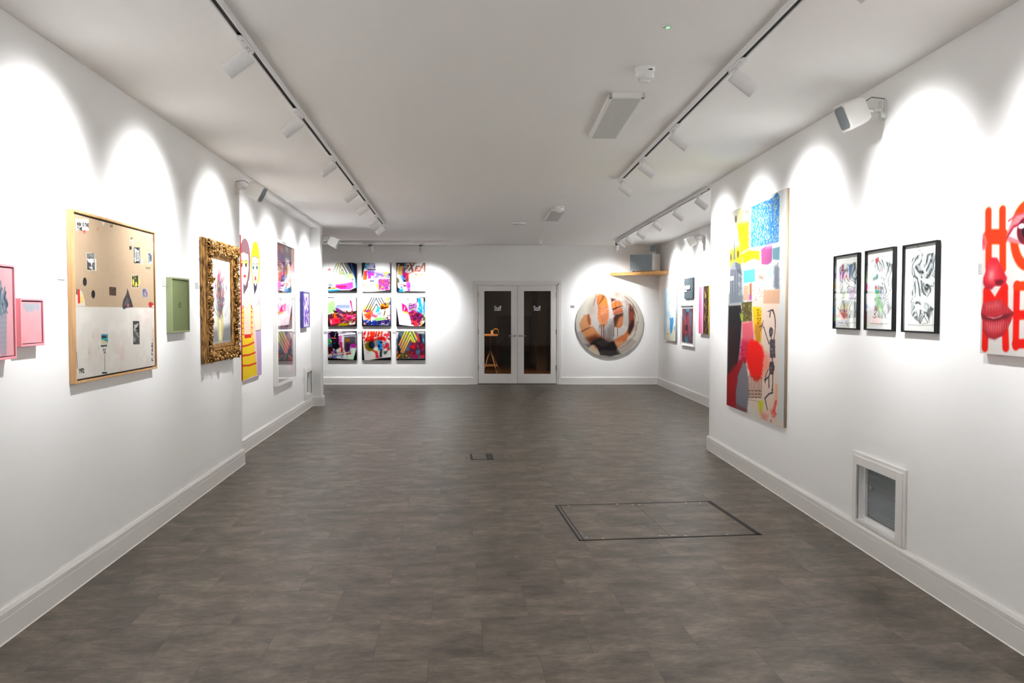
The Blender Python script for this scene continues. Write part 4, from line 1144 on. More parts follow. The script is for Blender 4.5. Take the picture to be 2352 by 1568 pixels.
# brown-haired figure in front
P3([(62, 560), (120, 470), (130, 640), (160, 740), (200, 1150), (205, 1440), (190, 1450), (150, 1000), (60, 1050), (40, 1040), (38, 760), (62, 700)], (250, 212, 186), soft=1.5)
P3([(64, 440), (118, 440), (110, 520), (88, 560), (66, 600)], (92, 70, 84), soft=1.5)
E3(82, 240, 56, 208, (112, 76, 84), soft=2); P3([(26, 240), (138, 240), (132, 400), (122, 460), (44, 420), (28, 360)], (112, 76, 84), soft=2)
P3([(34, 190), (70, 172), (116, 196), (120, 330), (104, 450), (86, 508), (62, 480), (40, 400), (32, 320)], (252, 244, 228), soft=1.5)
for x in (48, 94):
    E3(x, 272, 20, 34, (250, 222, 60), soft=4, al=.9); E3(x, 300, 10, 22, (96, 80, 40), soft=1.5); E3(x, 302, 5, 12, (16, 14, 16), soft=1); L3([(x - 16, 264), (x, 250), (x + 16, 262)], 1.3, (40, 26, 30)); L3([(x - 12, 290), (x + 13, 284)], 1.2, (20, 16, 20))
E3(80, 410, 15, 16, (230, 60, 36), soft=1.5); E3(84, 448, 8, 8, (244, 170, 150), soft=3); L3([(74, 300), (70, 350), (78, 365)], .7, (180, 130, 110)); L3([(70, 720), (90, 745), (112, 730)], .8, (240, 170, 150))
# yellow dress
P3([(40, 760), (64, 710), (66, 1010), (70, 1040), (142, 1030), (140, 720), (156, 740), (158, 1040), (200, 1430), (46, 1505), (40, 1060)], (252, 216, 20), soft=1.5)
P3([(70, 1010), (142, 1004), (142, 1040), (74, 1052)], (222, 30, 24), soft=1.5)
for k in range(11): L3([(52 + k * 9.5, 1070), (54 + k * 13.2, 1490 - k * 5)], .7, (196, 140, 20), al=.9)
for (x0, y0, x1, y1, wd) in ((44, 1136, 170, 1090, 3.2), (46, 1235, 184, 1196, 3.2), (48, 1342, 192, 1308, 3.2)): L3([(x0, y0), ((x0 + x1) / 2, (y0 + y1) / 2 + 10), (x1, y1)], wd, (218, 44, 24))
for y in (780, 836, 893, 946, 1012): L3([(42, y), (64, y)], 1.8, (224, 70, 30)); L3([(142, y - 12), (158, y - 6)], 1.8, (224, 70, 30))
L3([(64, 712), (66, 1010)], 1.5, (218, 44, 24)); L3([(142, 712), (142, 1006)], 1.5, (218, 44, 24)); L3([(40, 770), (62, 712)], 2.5, (218, 44, 24)); L3([(142, 706), (158, 745)], 2.5, (218, 44, 24)); L3([(158, 1040), (200, 1430)], 1.1, (210, 90, 40))
t, w, h = hung(AW, wall_rect(AW, 0.03, *S), 'figure_painting', 'tall narrow painting of two stylised women, one brown-haired, one yellow-haired', 'painting')
panel('canvas', A, w, h, 0.028, (180, 40, 36), PAINT, t).location = (0, -.002, 0)
card(AW, 620.5, 668, 623, 677, 'tiny text card between the two women painting and the tall white frame', lines=4)

A = Art(150, 430, (150, 140, 142)); A.gain = .75; A.tint(.15, (4, 9), 5)
A.cloud((60, 130, 150), .55, .7, (5, 12), 14, .8); A.cloud((150, 100, 76), .55, .75, (4, 8), 18, .7); A.cloud((60, 40, 90), .6, .75, (6, 14), 22, .7); A.cloud((176, 120, 150), .66, .8, (6, 16), 26, .6)
A.rect(0, .84, 1, .93, (120, 122, 120), al=.8, soft=6); A.rect(0, .93, 1, 1, (110, 70, 66), al=.8, soft=6)  # bottom bands: reflected wall foot and floor, painted into the picture
A.mess((.05, .02, .95, .8), [(60, 120, 150), (190, 110, 80), (230, 170, 150), (110, 70, 130), (60, 50, 70), (220, 120, 160), (240, 220, 220)], 130, 5, .3, .4)
WFR = mat('white_lacquered_frame', (0.80, 0.79, 0.77, 1), 0.35, noise=(60, .01))
boxed(AW, wall_rect(AW, 0.055, (637.2, 549), (680, 566.5), (679, 871), (636.5, 888)), 'framed_print', 'very tall white-framed picture behind reflective glass in the alcove', 'picture', 0.055, 0.035, WFR, A, PAINT, 0.02, WFR, PICGLASS)
card(AW, 686.3, 685, 688.6, 692.5, 'tiny text card right of the tall white frame, before the indigo one', lines=3)
A = Art(70, 90, (236, 228, 246))
A.mess((.08, .08, .92, .92), [(120, 84, 180), (150, 120, 210), (210, 192, 236), (96, 66, 160)], 40, 9, .3, .35)
for y0 in (.1, .42, .72): A.line([(.15, y0), (.35, y0 + .22), (.55, y0 + .02), (.8, y0 + .24)], 2.2, (104, 66, 160), .9, 2)
INDIGO = mat('indigo_lacquer', rgb(46, 40, 122), 0.35, noise=(60, .05))
boxed(AW, wall_rect(AW, 0.05, (697.3, 668), (711.4, 671.5), (711.4, 750.5), (697.3, 754)), 'indigo_framed_print', 'small purple and white print in a deep indigo frame near the pilaster', 'picture', 0.05, 0.018, INDIGO, A, PAINT, 0.01, INDIGO)
# ------------------------------------------------------------------ nine square canvases on the far wall
def sq(x0, y0, x1, y1, bg=(246, 244, 246), n=112): return Art(n, n, bg, [(x0, y0), (x1, y0), (x1, y1), (x0, y1)])
K = (8, 8, 12)
def mk(A, pts, c, **k): A.poly(pts, c, **k)
def dabs(A, box, pal, n, seed, size=26, soft=2.0, lines=.3):
    n = int(n * 1.3)
    """loose dabs and strokes, box in drawing coordinates"""
    r = random.Random(seed)
    for i in range(n):
        x, y = r.uniform(box[0], box[2]), r.uniform(box[1], box[3]); q = r.uniform(0, 3.14); L_ = size * r.uniform(.4, 1.8); c = r.choice(pal)
        dx, dy = math.cos(q) * L_, math.sin(q) * L_ * .6
        if r.random() < lines: A.line([(x - dx, y - dy), (x + dx, y + dy)], r.uniform(.4, 1.2), c, .9, soft)
        else:
            w_ = L_ * r.uniform(.2, .6); A.poly([(x - dx, y - dy - w_), (x + dx, y + dy - w_ * .5), (x + dx * .8, y + dy + w_), (x - dx * .7, y - dy + w_)], c, r.uniform(.7, 1), soft, rough=.8, seed=i)
VIV = [(230, 30, 120), (240, 90, 40), (250, 190, 40), (30, 160, 210), (120, 40, 130), (20, 20, 30), (250, 246, 240), (200, 30, 60), (60, 80, 170)]
arts = []
# row one
A = sq(75, 80, 720, 735)
mk(A, [(500, 80), (620, 78), (720, 110), (720, 735), (75, 735), (75, 700), (560, 700), (690, 640), (690, 430)], K); mk(A, [(500, 88), (600, 88), (710, 118), (700, 400), (650, 330)], (30, 38, 78), soft=2)
mk(A, [(582, 100), (604, 100), (700, 480), (712, 640), (690, 650), (676, 440)], (20, 150, 236)); mk(A, [(190, 330), (260, 300), (600, 320), (640, 440), (480, 500), (270, 540), (180, 560)], (196, 250, 190), soft=8); mk(A, [(185, 330), (250, 330), (262, 620), (200, 620)], (166, 232, 250), soft=4)
mk(A, [(540, 330), (620, 290), (650, 430), (560, 450)], (244, 250, 190), soft=6)
for k, x in enumerate((285, 330, 372)):
    A.line([(x, 90), (x - 95 + k * 22, 290 + k * 10)], 1.3, (120, 130, 100), 1, 1.5); A.line([(x + 26, 90), (x - 60 + k * 22, 300)], 1.6, (250, 232, 176), 1, 1.5)
for x0, x1, y1 in ((384, 500, 320), (440, 575, 320), (478, 600, 310)): A.line([(x0, 86), (x1, y1)], 1.4, (20, 22, 24), 1, 1.2)
for k in range(3): A.line([(340 + 10 * k, 330 + 8 * k), (395, 225 + 40 * k), (450 - 6 * k, 340)], 1.2, (96, 110, 84) if k % 2 == 0 else (250, 214, 130), 1, 1.4)
mk(A, [(240, 560), (420, 545), (630, 510), (640, 640), (560, 690), (340, 680), (240, 640)], (244, 90, 170), soft=5); mk(A, [(260, 600), (480, 590), (490, 630), (350, 650), (260, 640)], (240, 24, 80), soft=4); mk(A, [(330, 640), (480, 620), (470, 660), (350, 674)], (240, 10, 160), soft=4)
mk(A, [(80, 575), (180, 575), (180, 590), (80, 592)], K); mk(A, [(82, 620), (150, 610), (140, 660), (82, 680)], (50, 60, 60)); mk(A, [(150, 640), (240, 620), (250, 670), (120, 680)], (240, 120, 40), soft=3); mk(A, [(80, 690), (300, 680), (360, 700), (100, 730)], (30, 130, 220), soft=3)
A.line([(200, 400), (212, 640)], 1.3, (240, 170, 200)); A.ell(112, 236, 34, 26, (246, 120, 120), soft=4); dabs(A, (110, 400, 180, 560), [(250, 220, 140), (120, 140, 170), (250, 250, 250)], 8, 3); A.rect(600, 440, 650, 480, (150, 170, 170), soft=5)
arts.append((A, 'canvas with a pale green field and pink base, grid top left', 752.6, 603.2))
A = sq(840, 88, 1500, 740)
mk(A, [(840, 88), (930, 88), (880, 260), (845, 440)], K); mk(A, [(915, 95), (1140, 95), (1150, 240), (940, 240)], (176, 170, 196), soft=3); mk(A, [(950, 110), (1020, 95), (980, 180)], (20, 170, 190)); mk(A, [(890, 130), (920, 120), (950, 210), (895, 220)], (30, 140, 170), soft=2)
mk(A, [(1125, 120), (1150, 200), (1106, 200)], (50, 56, 60)); mk(A, [(940, 232), (1155, 230), (1150, 258), (990, 262)], (60, 54, 66), soft=3)
mk(A, [(880, 290), (960, 260), (960, 400), (940, 470), (862, 470)], (246, 110, 70), soft=3, rough=2); mk(A, [(910, 280), (950, 270), (950, 380), (930, 440)], (238, 40, 120), soft=3); mk(A, [(960, 270), (1130, 270), (1120, 440), (980, 440)], (140, 90, 190), soft=4); mk(A, [(1030, 320), (1110, 330), (1100, 420), (980, 440)], (240, 50, 160), soft=5); mk(A, [(1040, 370), (1110, 380), (1110, 470), (1050, 460)], (252, 180, 200), soft=4)
mk(A, [(1130, 300), (1480, 340), (1480, 440), (1130, 440)], (120, 110, 170), soft=5, rough=3); dabs(A, (1140, 310, 1480, 430), [(90, 80, 140), (250, 220, 160), (180, 210, 230), (150, 100, 180), (230, 240, 170), (244, 200, 40)], 34, 5, 22); A.ell(1390, 325, 42, 28, (250, 200, 20), soft=3)
mk(A, [(1440, 330), (1500, 310), (1500, 420), (1450, 380)], (40, 40, 100)); A.line([(1130, 444), (1480, 440)], 1.1, (250, 250, 250))
mk(A, [(1220, 450), (1480, 450), (1450, 700), (1220, 700), (1210, 560)], (150, 60, 140), soft=4, rough=3); dabs(A, (1220, 460, 1470, 690), [(70, 20, 40), (240, 80, 60), (230, 60, 150), (90, 60, 150), (60, 30, 50), (250, 160, 80), (236, 40, 100)], 52, 6, 26)
mk(A, [(1020, 480), (1110, 480), (1130, 510), (1030, 520)], (70, 70, 100)); dabs(A, (850, 500, 1180, 600), [(250, 180, 70), (244, 110, 40), (110, 110, 150), (250, 220, 180)], 22, 8, 18); mk(A, [(850, 480), (1015, 485), (1000, 515), (850, 512)], (250, 250, 252)); mk(A, [(1150, 570), (1220, 560), (1210, 660), (1160, 640)], (250, 190, 90), soft=5); mk(A, [(880, 380), (940, 390), (930, 440), (870, 450)], (246, 120, 20), soft=3)
mk(A, [(1484, 88), (1500, 88), (1500, 740), (1060, 740), (1300, 715), (1470, 700)], K)
arts.append((A, 'canvas with purple and pink blocks below a grey tower, grid top centre', 831, 603.2))
A = sq(185, 155, 1410, 1390)
mk(A, [(185, 155), (1060, 155), (560, 190), (520, 330), (250, 340), (200, 620)], (60, 36, 30), soft=2)
mk(A, [(185, 155), (1070, 155), (1060, 172), (190, 200)], K); mk(A, [(260, 210), (340, 215), (310, 300), (230, 430)], (220, 214, 240), soft=3)
for x, c in ((262, (250, 226, 130)), (355, (250, 220, 120)), (300, (240, 170, 60)), (470, (244, 130, 90)), (430, (236, 200, 90))): mk(A, [(x - 34, 310), (x + 34, 290), (x + 60, 660), (x + 10, 640)], c, soft=5, rough=2)
mk(A, [(440, 420), (500, 420), (500, 700), (440, 700)], (236, 70, 100), soft=6); mk(A, [(540, 200), (600, 190), (590, 330), (540, 420)], (20, 160, 220), soft=3); mk(A, [(510, 380), (556, 360), (530, 740), (480, 760)], (60, 40, 160), soft=4)
BR = (150, 92, 76)
A.line([(600, 262), (720, 262), (590, 430)], 2.6, BR); A.line([(790, 190), (880, 510)], 3.6, (130, 84, 66)); A.line([(960, 180), (720, 470)], 2.8, (140, 90, 72)); A.line([(1180, 315), (1040, 315), (975, 500), (1110, 500)], 2.8, (160, 96, 82)); A.line([(1020, 410), (1080, 405)], 2.2, BR); A.line([(1350, 180), (1160, 510)], 3.2, (164, 100, 84)); A.line([(1380, 190), (1380, 520)], 2.6, BR)
mk(A, [(980, 590), (1090, 660), (1080, 690), (980, 690)], (190, 140, 124), soft=4); A.line([(700, 620), (1060, 490), (1330, 370)], 2, (244, 160, 144), 1, 3)
A.ell(575, 640, 70, 70, (240, 10, 160), soft=5); mk(A, [(590, 600), (700, 600), (700, 940), (600, 960), (560, 760)], (236, 50, 70), soft=6); mk(A, [(600, 800), (700, 800), (700, 940), (600, 970)], (130, 60, 50), soft=5); mk(A, [(470, 700), (580, 700), (560, 860), (500, 820)], (110, 30, 140), soft=6)
mk(A, [(380, 680), (460, 740), (530, 860), (480, 1000), (420, 880)], (60, 160, 240), soft=6); mk(A, [(300, 720), (380, 740), (470, 1040), (480, 1140), (380, 1100)], (210, 230, 250), soft=5); mk(A, [(190, 740), (310, 870), (320, 1010), (230, 1010), (190, 1380)], (110, 104, 80), soft=3); mk(A, [(490, 860), (590, 880), (590, 980), (490, 960)], (30, 34, 60)); mk(A, [(225, 1020), (500, 1030), (520, 1140), (250, 1150)], (246, 170, 170), soft=5)
mk(A, [(620, 980), (760, 960), (790, 1100), (760, 1340), (660, 1340), (600, 1120)], (226, 90, 190), soft=6); mk(A, [(690, 1130), (770, 1120), (760, 1170), (700, 1180)], (90, 50, 170), soft=4); mk(A, [(680, 1270), (750, 1260), (740, 1340), (670, 1340)], (140, 40, 150), soft=4); mk(A, [(500, 1080), (600, 1120), (590, 1180), (490, 1160)], (90, 40, 60), soft=3); mk(A, [(820, 1130), (890, 1120), (880, 1170), (830, 1170)], (70, 180, 220), soft=5)
A.line([(760, 780), (900, 750), (1300, 700)], 1.6, (214, 214, 140), 1, 3); mk(A, [(1150, 640), (1300, 630), (1300, 680), (1150, 680)], (196, 206, 80), soft=4)
mk(A, [(185, 600), (205, 620), (200, 780), (250, 1200), (330, 1260), (420, 1380), (1410, 1372), (1410, 1390), (185, 1390)], K); mk(A, [(290, 1280), (470, 1260), (480, 1390), (300, 1390)], (20, 140, 220), soft=5); mk(A, [(370, 1150), (430, 1160), (440, 1240), (380, 1240)], (30, 90, 140), soft=4); A.line([(440, 1262), (900, 1265), (1330, 1245)], 1.1, (120, 150, 170)); mk(A, [(550, 1352), (1410, 1375), (1410, 1390), (550, 1390)], K)
arts.append((A, 'canvas with large broken brown capital letters, grid top right', 910, 603.2))
# row two
A = sq(80, 855, 730, 1510)
mk(A, [(80, 1240), (730, 1160), (730, 1510), (80, 1510)], (90, 40, 50), soft=4); mk(A, [(80, 990), (180, 930), (235, 920), (250, 1140), (180, 1190), (90, 1240)], (160, 250, 140), soft=3)
A.ell(400, 965, 145, 42, (110, 130, 170), n=30); A.ell(400, 965, 138, 37, (244, 242, 250)); mk(A, [(245, 1020), (580, 1010), (590, 1110), (300, 1130), (250, 1100)], (190, 200, 230), soft=2)
for k in range(9): A.line([(260 + k * 34, 1090), (300 + k * 32, 1020), (290 + k * 34, 1110)], .8, (96, 106, 170))
mk(A, [(570, 920), (610, 930), (640, 1160), (600, 1230), (620, 1130)], (226, 20, 100), soft=2); A.line([(610, 960), (730, 890)], .6, (110, 120, 150)); A.line([(620, 970), (720, 1030)], .6, (110, 120, 150))
mk(A, [(250, 1090), (300, 1100), (420, 1160), (400, 1320), (270, 1200)], (110, 50, 110), soft=4); dabs(A, (180, 1160, 720, 1260), [K, (110, 60, 100), (60, 60, 20), (90, 40, 60), (130, 130, 60), (210, 190, 90), K], 46, 9, 30); mk(A, [(220, 1180), (290, 1310), (350, 1330), (210, 1330)], (250, 90, 20), soft=2); mk(A, [(110, 1340), (340, 1320), (360, 1420), (140, 1480)], (240, 60, 90), soft=4); mk(A, [(240, 1350), (330, 1350), (330, 1420), (240, 1420)], (214, 20, 60), soft=4)
mk(A, [(400, 1230), (560, 1240), (700, 1240), (680, 1320), (420, 1370)], (176, 10, 90), soft=4); dabs(A, (380, 1240, 720, 1440), [(200, 20, 80), (150, 150, 60), (240, 110, 130), (70, 10, 50), (240, 190, 190), (90, 80, 60), (226, 60, 90)], 56, 10, 26); mk(A, [(330, 1440), (560, 1440), (520, 1500), (300, 1500)], (140, 130, 10), soft=4); mk(A, [(500, 1260), (650, 1265), (650, 1290), (510, 1285)], (244, 110, 150), soft=2); mk(A, [(140, 1370), (160, 1370), (170, 1440), (140, 1440)], (250, 200, 180), soft=2)
mk(A, [(560, 1400), (620, 1440), (690, 1400), (690, 1460), (560, 1480)], (200, 206, 190), soft=5)
mk(A, [(80, 852), (240, 855), (230, 870), (80, 874)], K); mk(A, [(80, 1240), (100, 1340), (130, 1500), (300, 1505), (680, 1480), (715, 1380), (715, 860), (730, 855), (730, 1510), (80, 1510)], K)
arts.append((A, 'canvas with a flat light green patch on its left, grid middle left', 752.6, 682.6))
A = sq(60, 72, 720, 725)
mk(A, [(66, 240), (250, 220), (340, 290), (300, 400), (90, 380)], (250, 220, 150), soft=14)
for a, b_ in (((290, 72), (120, 400)), ((345, 72), (190, 380)), ((388, 92), (235, 370)), ((390, 220), (310, 360))): A.line([a, b_], 1.5, (20, 26, 34), 1, 1.2)
for a, b_ in (((388, 92), (480, 270)), ((435, 72), (530, 250)), ((494, 72), (580, 240)), ((390, 220), (430, 300))): A.line([a, b_], 1.5, (20, 26, 34), 1, 1.2)
mk(A, [(615, 72), (695, 80), (690, 150), (650, 170), (615, 140)], (250, 190, 100), soft=4); mk(A, [(470, 250), (560, 190), (690, 190), (670, 300), (590, 350), (480, 340)], (246, 130, 40), soft=2); mk(A, [(480, 300), (660, 280), (670, 300), (500, 345)], (60, 30, 20), soft=2); A.ell(525, 280, 28, 14, (60, 30, 20)); mk(A, [(560, 195), (600, 190), (620, 260), (580, 250)], (40, 70, 80), soft=2); mk(A, [(680, 180), (715, 140), (715, 250), (680, 240)], (30, 90, 150), soft=2)
mk(A, [(90, 350), (300, 370), (310, 430), (250, 560), (170, 600), (110, 480)], (240, 90, 60), soft=4); dabs(A, (100, 360, 300, 580), [(250, 180, 60), (220, 50, 60), (250, 240, 220), (240, 120, 40), (180, 40, 70)], 34, 11, 24); mk(A, [(140, 380), (220, 350), (190, 410)], (70, 60, 180), soft=3)
mk(A, [(430, 260), (480, 300), (450, 400), (360, 410)], (70, 170, 190), soft=3); mk(A, [(380, 430), (460, 390), (540, 400), (560, 460), (400, 490)], (166, 176, 186), soft=5); mk(A, [(290, 430), (420, 490), (380, 540), (280, 500)], (190, 100, 120), soft=5); mk(A, [(510, 400), (650, 360), (660, 420), (600, 520), (500, 500)], (250, 220, 190), soft=3); A.line([(590, 370), (560, 480)], 1.6, (30, 20, 20)); mk(A, [(680, 260), (720, 250), (720, 540), (690, 540)], (170, 160, 190), soft=3); dabs(A, (610, 440, 690, 600), [K, (210, 40, 60), (250, 240, 240), (120, 30, 50)], 16, 12, 22)
mk(A, [(90, 590), (360, 600), (690, 570), (700, 690), (110, 690)], (20, 40, 100), soft=4); dabs(A, (110, 590, 690, 690), [(20, 60, 150), (10, 16, 40), (90, 50, 110), (30, 90, 190), (230, 200, 220), (60, 30, 60)], 50, 13, 34); mk(A, [(360, 530), (600, 520), (600, 560), (400, 600), (360, 580)], (150, 236, 120), soft=3); mk(A, [(270, 550), (290, 560), (300, 620), (262, 620)], (250, 230, 200)); mk(A, [(96, 640), (130, 640), (150, 690), (100, 690)], (250, 150, 130), soft=3)
mk(A, [(60, 320), (80, 480), (100, 690), (690, 700), (706, 560), (712, 72), (720, 72), (720, 725), (60, 725)], K); mk(A, [(700, 72), (716, 72), (716, 200)], K)
arts.append((A, 'canvas with black chevron stripes on white, centre of the grid', 831, 682.6))
A = sq(840, 72, 1490, 728)
mk(A, [(870, 110), (980, 180), (1100, 340), (1170, 520), (1180, 720), (900, 690)], (240, 234, 240), soft=6); mk(A, [(880, 200), (980, 240), (960, 400), (880, 420)], (250, 190, 230), soft=12); mk(A, [(965, 200), (1060, 260), (1110, 370), (1080, 410), (980, 380)], (230, 10, 110), soft=4); mk(A, [(990, 380), (1090, 400), (1130, 460), (1020, 410)], (250, 170, 30), soft=6); A.line([(1035, 290), (1015, 360)], 1.3, (250, 220, 230))
mk(A, [(1100, 260), (1300, 180), (1310, 330), (1200, 420), (1110, 360)], (170, 110, 180), soft=8); dabs(A, (1130, 200, 1320, 400), [(60, 50, 60), (180, 100, 190), (120, 90, 110), (230, 190, 210), (120, 60, 70)], 44, 14, 24); mk(A, [(1100, 400), (1220, 380), (1400, 430), (1430, 520), (1380, 640), (1200, 680), (1150, 520)], (130, 20, 80), soft=6); dabs(A, (1160, 400, 1440, 690), [(200, 30, 60), (80, 30, 90), (30, 20, 40), (240, 90, 80), (110, 20, 90), (60, 20, 60)], 60, 15, 34)
mk(A, [(1310, 90), (1400, 90), (1440, 300), (1420, 430), (1300, 400), (1350, 240)], (10, 140, 190), soft=3); mk(A, [(1390, 100), (1440, 100), (1446, 240), (1410, 240)], (250, 226, 190), soft=2); mk(A, [(1450, 150), (1480, 150), (1480, 470), (1440, 470)], (20, 120, 180), soft=2); A.line([(1160, 360), (1420, 270), (1480, 520)], .9, (150, 220, 120)); dabs(A, (1300, 320, 1440, 440), [(250, 250, 250)], 5, 16, 14)
A.line([(940, 126), (1280, 92)], .6, (60, 60, 70)); A.line([(1000, 170), (1060, 130), (1100, 170), (1080, 240), (1240, 180)], .6, (50, 50, 60)); A.line([(1080, 90), (1140, 150)], .8, (40, 40, 50)); A.line([(975, 540), (985, 680)], .5, (170, 170, 176))
mk(A, [(1240, 660), (1300, 640), (1340, 720), (1230, 720)], (244, 60, 60), soft=3); mk(A, [(1370, 630), (1430, 610), (1430, 690), (1390, 700)], (244, 180, 110), soft=3); mk(A, [(1440, 500), (1490, 520), (1490, 600), (1430, 600)], (80, 90, 40), soft=4)
mk(A, [(1190, 72), (1490, 72), (1490, 180), (1456, 160), (1448, 88)], K); mk(A, [(840, 240), (850, 300), (905, 690), (1180, 722), (1400, 715), (1450, 660), (1480, 610), (1490, 600), (1490, 728), (840, 728)], K); mk(A, [(1300, 90), (1330, 90), (1320, 200), (1300, 190)], (50, 60, 90))
arts.append((A, 'canvas with magenta, turquoise and a dark tangle, grid middle right', 910, 682.6))
# row three
A = sq(80, 832, 732, 1488, (200, 200, 206))
mk(A, [(80, 870), (180, 850), (170, 960), (150, 1000), (85, 1100)], (150, 80, 160), soft=4); mk(A, [(90, 1000), (170, 980), (160, 1130), (90, 1150)], (60, 160, 110), soft=4); mk(A, [(90, 1130), (160, 1110), (180, 1220), (90, 1230)], (40, 90, 110), soft=5); mk(A, [(320, 890), (390, 900), (400, 1140), (330, 1130)], (214, 110, 170), soft=5); mk(A, [(340, 1080), (440, 1080), (420, 1310), (360, 1290)], (160, 50, 80), soft=6)
mk(A, [(440, 970), (600, 950), (710, 960), (710, 1120), (590, 1130), (560, 1300), (480, 1300), (440, 1180)], (84, 78, 90), soft=6); A.cloud((60, 40, 50), .55, .7, (6, 6), 3, .5); mk(A, [(470, 1000), (580, 1010), (560, 1070), (480, 1060)], (150, 106, 20), soft=7); mk(A, [(590, 1120), (720, 1120), (710, 1210), (600, 1210)], (160, 50, 140), soft=4); mk(A, [(480, 1110), (580, 1110), (570, 1260), (490, 1300)], (60, 24, 60), soft=8)
mk(A, [(400, 950), (450, 940), (440, 1240), (410, 1200)], (226, 220, 226), soft=3); mk(A, [(290, 905), (700, 850), (710, 920), (300, 935)], (232, 232, 238), soft=4); A.line([(440, 936), (712, 912)], 1.3, (40, 44, 56), 1, 2)
mk(A, [(110, 880), (170, 845), (300, 838), (320, 900), (330, 1060), (340, 1190), (250, 1270), (170, 1180), (160, 1000)], (14, 12, 26), soft=3, rough=3); mk(A, [(165, 980), (270, 978), (270, 998), (165, 998)], (250, 120, 80), soft=2); mk(A, [(190, 1020), (320, 1010), (330, 1060), (200, 1080)], (40, 20, 60), soft=4); mk(A, [(145, 1050), (175, 1040), (160, 1110)], (240, 200, 40), soft=2); A.line([(265, 870), (235, 960)], .8, (210, 200, 210)); A.rect(215, 1090, 240, 1108, (40, 140, 180), soft=3)
mk(A, [(90, 1200), (190, 1180), (200, 1300), (120, 1360), (90, 1340)], (60, 14, 24), soft=5); mk(A, [(180, 1330), (230, 1250), (290, 1300), (290, 1440), (150, 1440)], (20, 90, 180), soft=4); dabs(A, (120, 1280, 420, 1440), [(220, 60, 50), (250, 190, 150), (20, 30, 60), (120, 20, 30), (60, 110, 190), (230, 220, 170)], 44, 17, 26); mk(A, [(350, 1200), (380, 1220), (360, 1310), (330, 1300)], (246, 200, 130), soft=2); A.line([(130, 1380), (300, 1350), (560, 1300)], .9, (230, 230, 170)); mk(A, [(480, 1340), (620, 1320), (630, 1350), (500, 1370)], (170, 20, 30), soft=3)
mk(A, [(440, 1380), (600, 1350), (630, 1210), (690, 1215), (690, 1400), (660, 1475), (470, 1465)], (200, 226, 200), soft=3); A.line([(510, 1360), (512, 1450)], .6, (190, 30, 30))
mk(A, [(450, 832), (732, 832), (732, 1488), (80, 1488), (80, 1400), (110, 1440), (300, 1450), (650, 1478), (690, 1350), (722, 1240), (716, 868)], K)
arts.append((A, 'canvas with a black figure-like shape on purple and grey, grid bottom left', 752.6, 760.2))
A = sq(850, 835, 1505, 1490, (222, 218, 214))
mk(A, [(860, 840), (1470, 840), (1480, 1200), (1330, 1240), (1280, 1050), (930, 1070), (880, 1000)], (230, 222, 224), soft=3)
for x in (905, 985, 1060, 1110, 1165, 1225, 1290, 1440): mk(A, [(x, 838), (x + 36, 838), (x + 10, 960), (x - 34, 1010)], (238, 72, 24), soft=2, rough=1)
A.line([(1050, 850), (1110, 980)], 3, (240, 76, 24)); mk(A, [(920, 1000), (1000, 960), (1200, 950), (1380, 970), (1400, 1040), (1280, 1060), (1000, 1080), (930, 1050)], (176, 20, 14), soft=5, rough=3); dabs(A, (880, 870, 1480, 1080), [(226, 40, 30), (240, 90, 40), (150, 20, 20), (236, 220, 224), (214, 30, 60)], 70, 18, 26)
mk(A, [(910, 1130), (1000, 1060), (1060, 1060), (1100, 1200), (1130, 1290), (1000, 1290), (930, 1230)], (110, 94, 16), soft=5, rough=3); A.ell(1075, 1145, 72, 82, (10, 20, 30), soft=8, rough=3); A.ell(1090, 1140, 34, 44, (16, 54, 90), soft=10); mk(A, [(1130, 1030), (1220, 1020), (1230, 1170), (1150, 1190)], (140, 124, 110), soft=8); mk(A, [(1210, 1040), (1290, 1040), (1320, 1110), (1310, 1260), (1220, 1260), (1200, 1120)], (20, 130, 190), soft=5, rough=2); A.ell(1235, 1175, 26, 34, (10, 30, 80), soft=5); A.ell(1285, 1092, 30, 18, K, soft=4)
mk(A, [(1320, 1110), (1430, 1090), (1480, 1180), (1330, 1240)], (190, 40, 40), soft=3); dabs(A, (1320, 1090, 1490, 1260), [(20, 120, 180), (210, 50, 40), (16, 30, 60), (230, 220, 220), (240, 40, 60)], 44, 19, 22); mk(A, [(1110, 1270), (1200, 1290), (1230, 1440), (1160, 1440), (1160, 1350)], (200, 40, 50), soft=6); mk(A, [(1250, 1250), (1310, 1250), (1300, 1420), (1250, 1430)], (30, 50, 60), soft=6); mk(A, [(1330, 1290), (1440, 1270), (1400, 1350), (1350, 1360)], (70, 90, 80), soft=5); mk(A, [(1190, 1270), (1260, 1270), (1250, 1310)], (210, 210, 140), soft=4)
for x in (950, 985, 1020): A.line([(x, 1270), (x + 6, 1340)], .6, (110, 110, 80), .8)
mk(A, [(850, 835), (866, 835), (870, 1000), (905, 1490), (850, 1490)], K); mk(A, [(1380, 835), (1505, 835), (1505, 1490), (1010, 1490), (1230, 1450), (1505, 1420), (1490, 1200), (1476, 850)], K)
mk(A, [(1490, 1210), (1505, 1420), (1400, 1436), (1470, 1300)], (222, 218, 214), soft=2)
arts.append((A, 'canvas with orange-red strokes over olive and blue blots, grid bottom centre', 831, 760.2))
A = sq(840, 832, 1490, 1488, (96, 110, 124))
mk(A, [(840, 850), (900, 850), (880, 930), (870, 1180), (840, 1240)], (226, 224, 224), soft=3); A.cloud((50, 70, 96), .5, .7, (4, 4), 9, .6); mk(A, [(870, 1010), (900, 900), (960, 1000), (900, 1200), (860, 1260)], (40, 50, 70), soft=8)
YE, ORG = (222, 222, 60), (246, 140, 60)
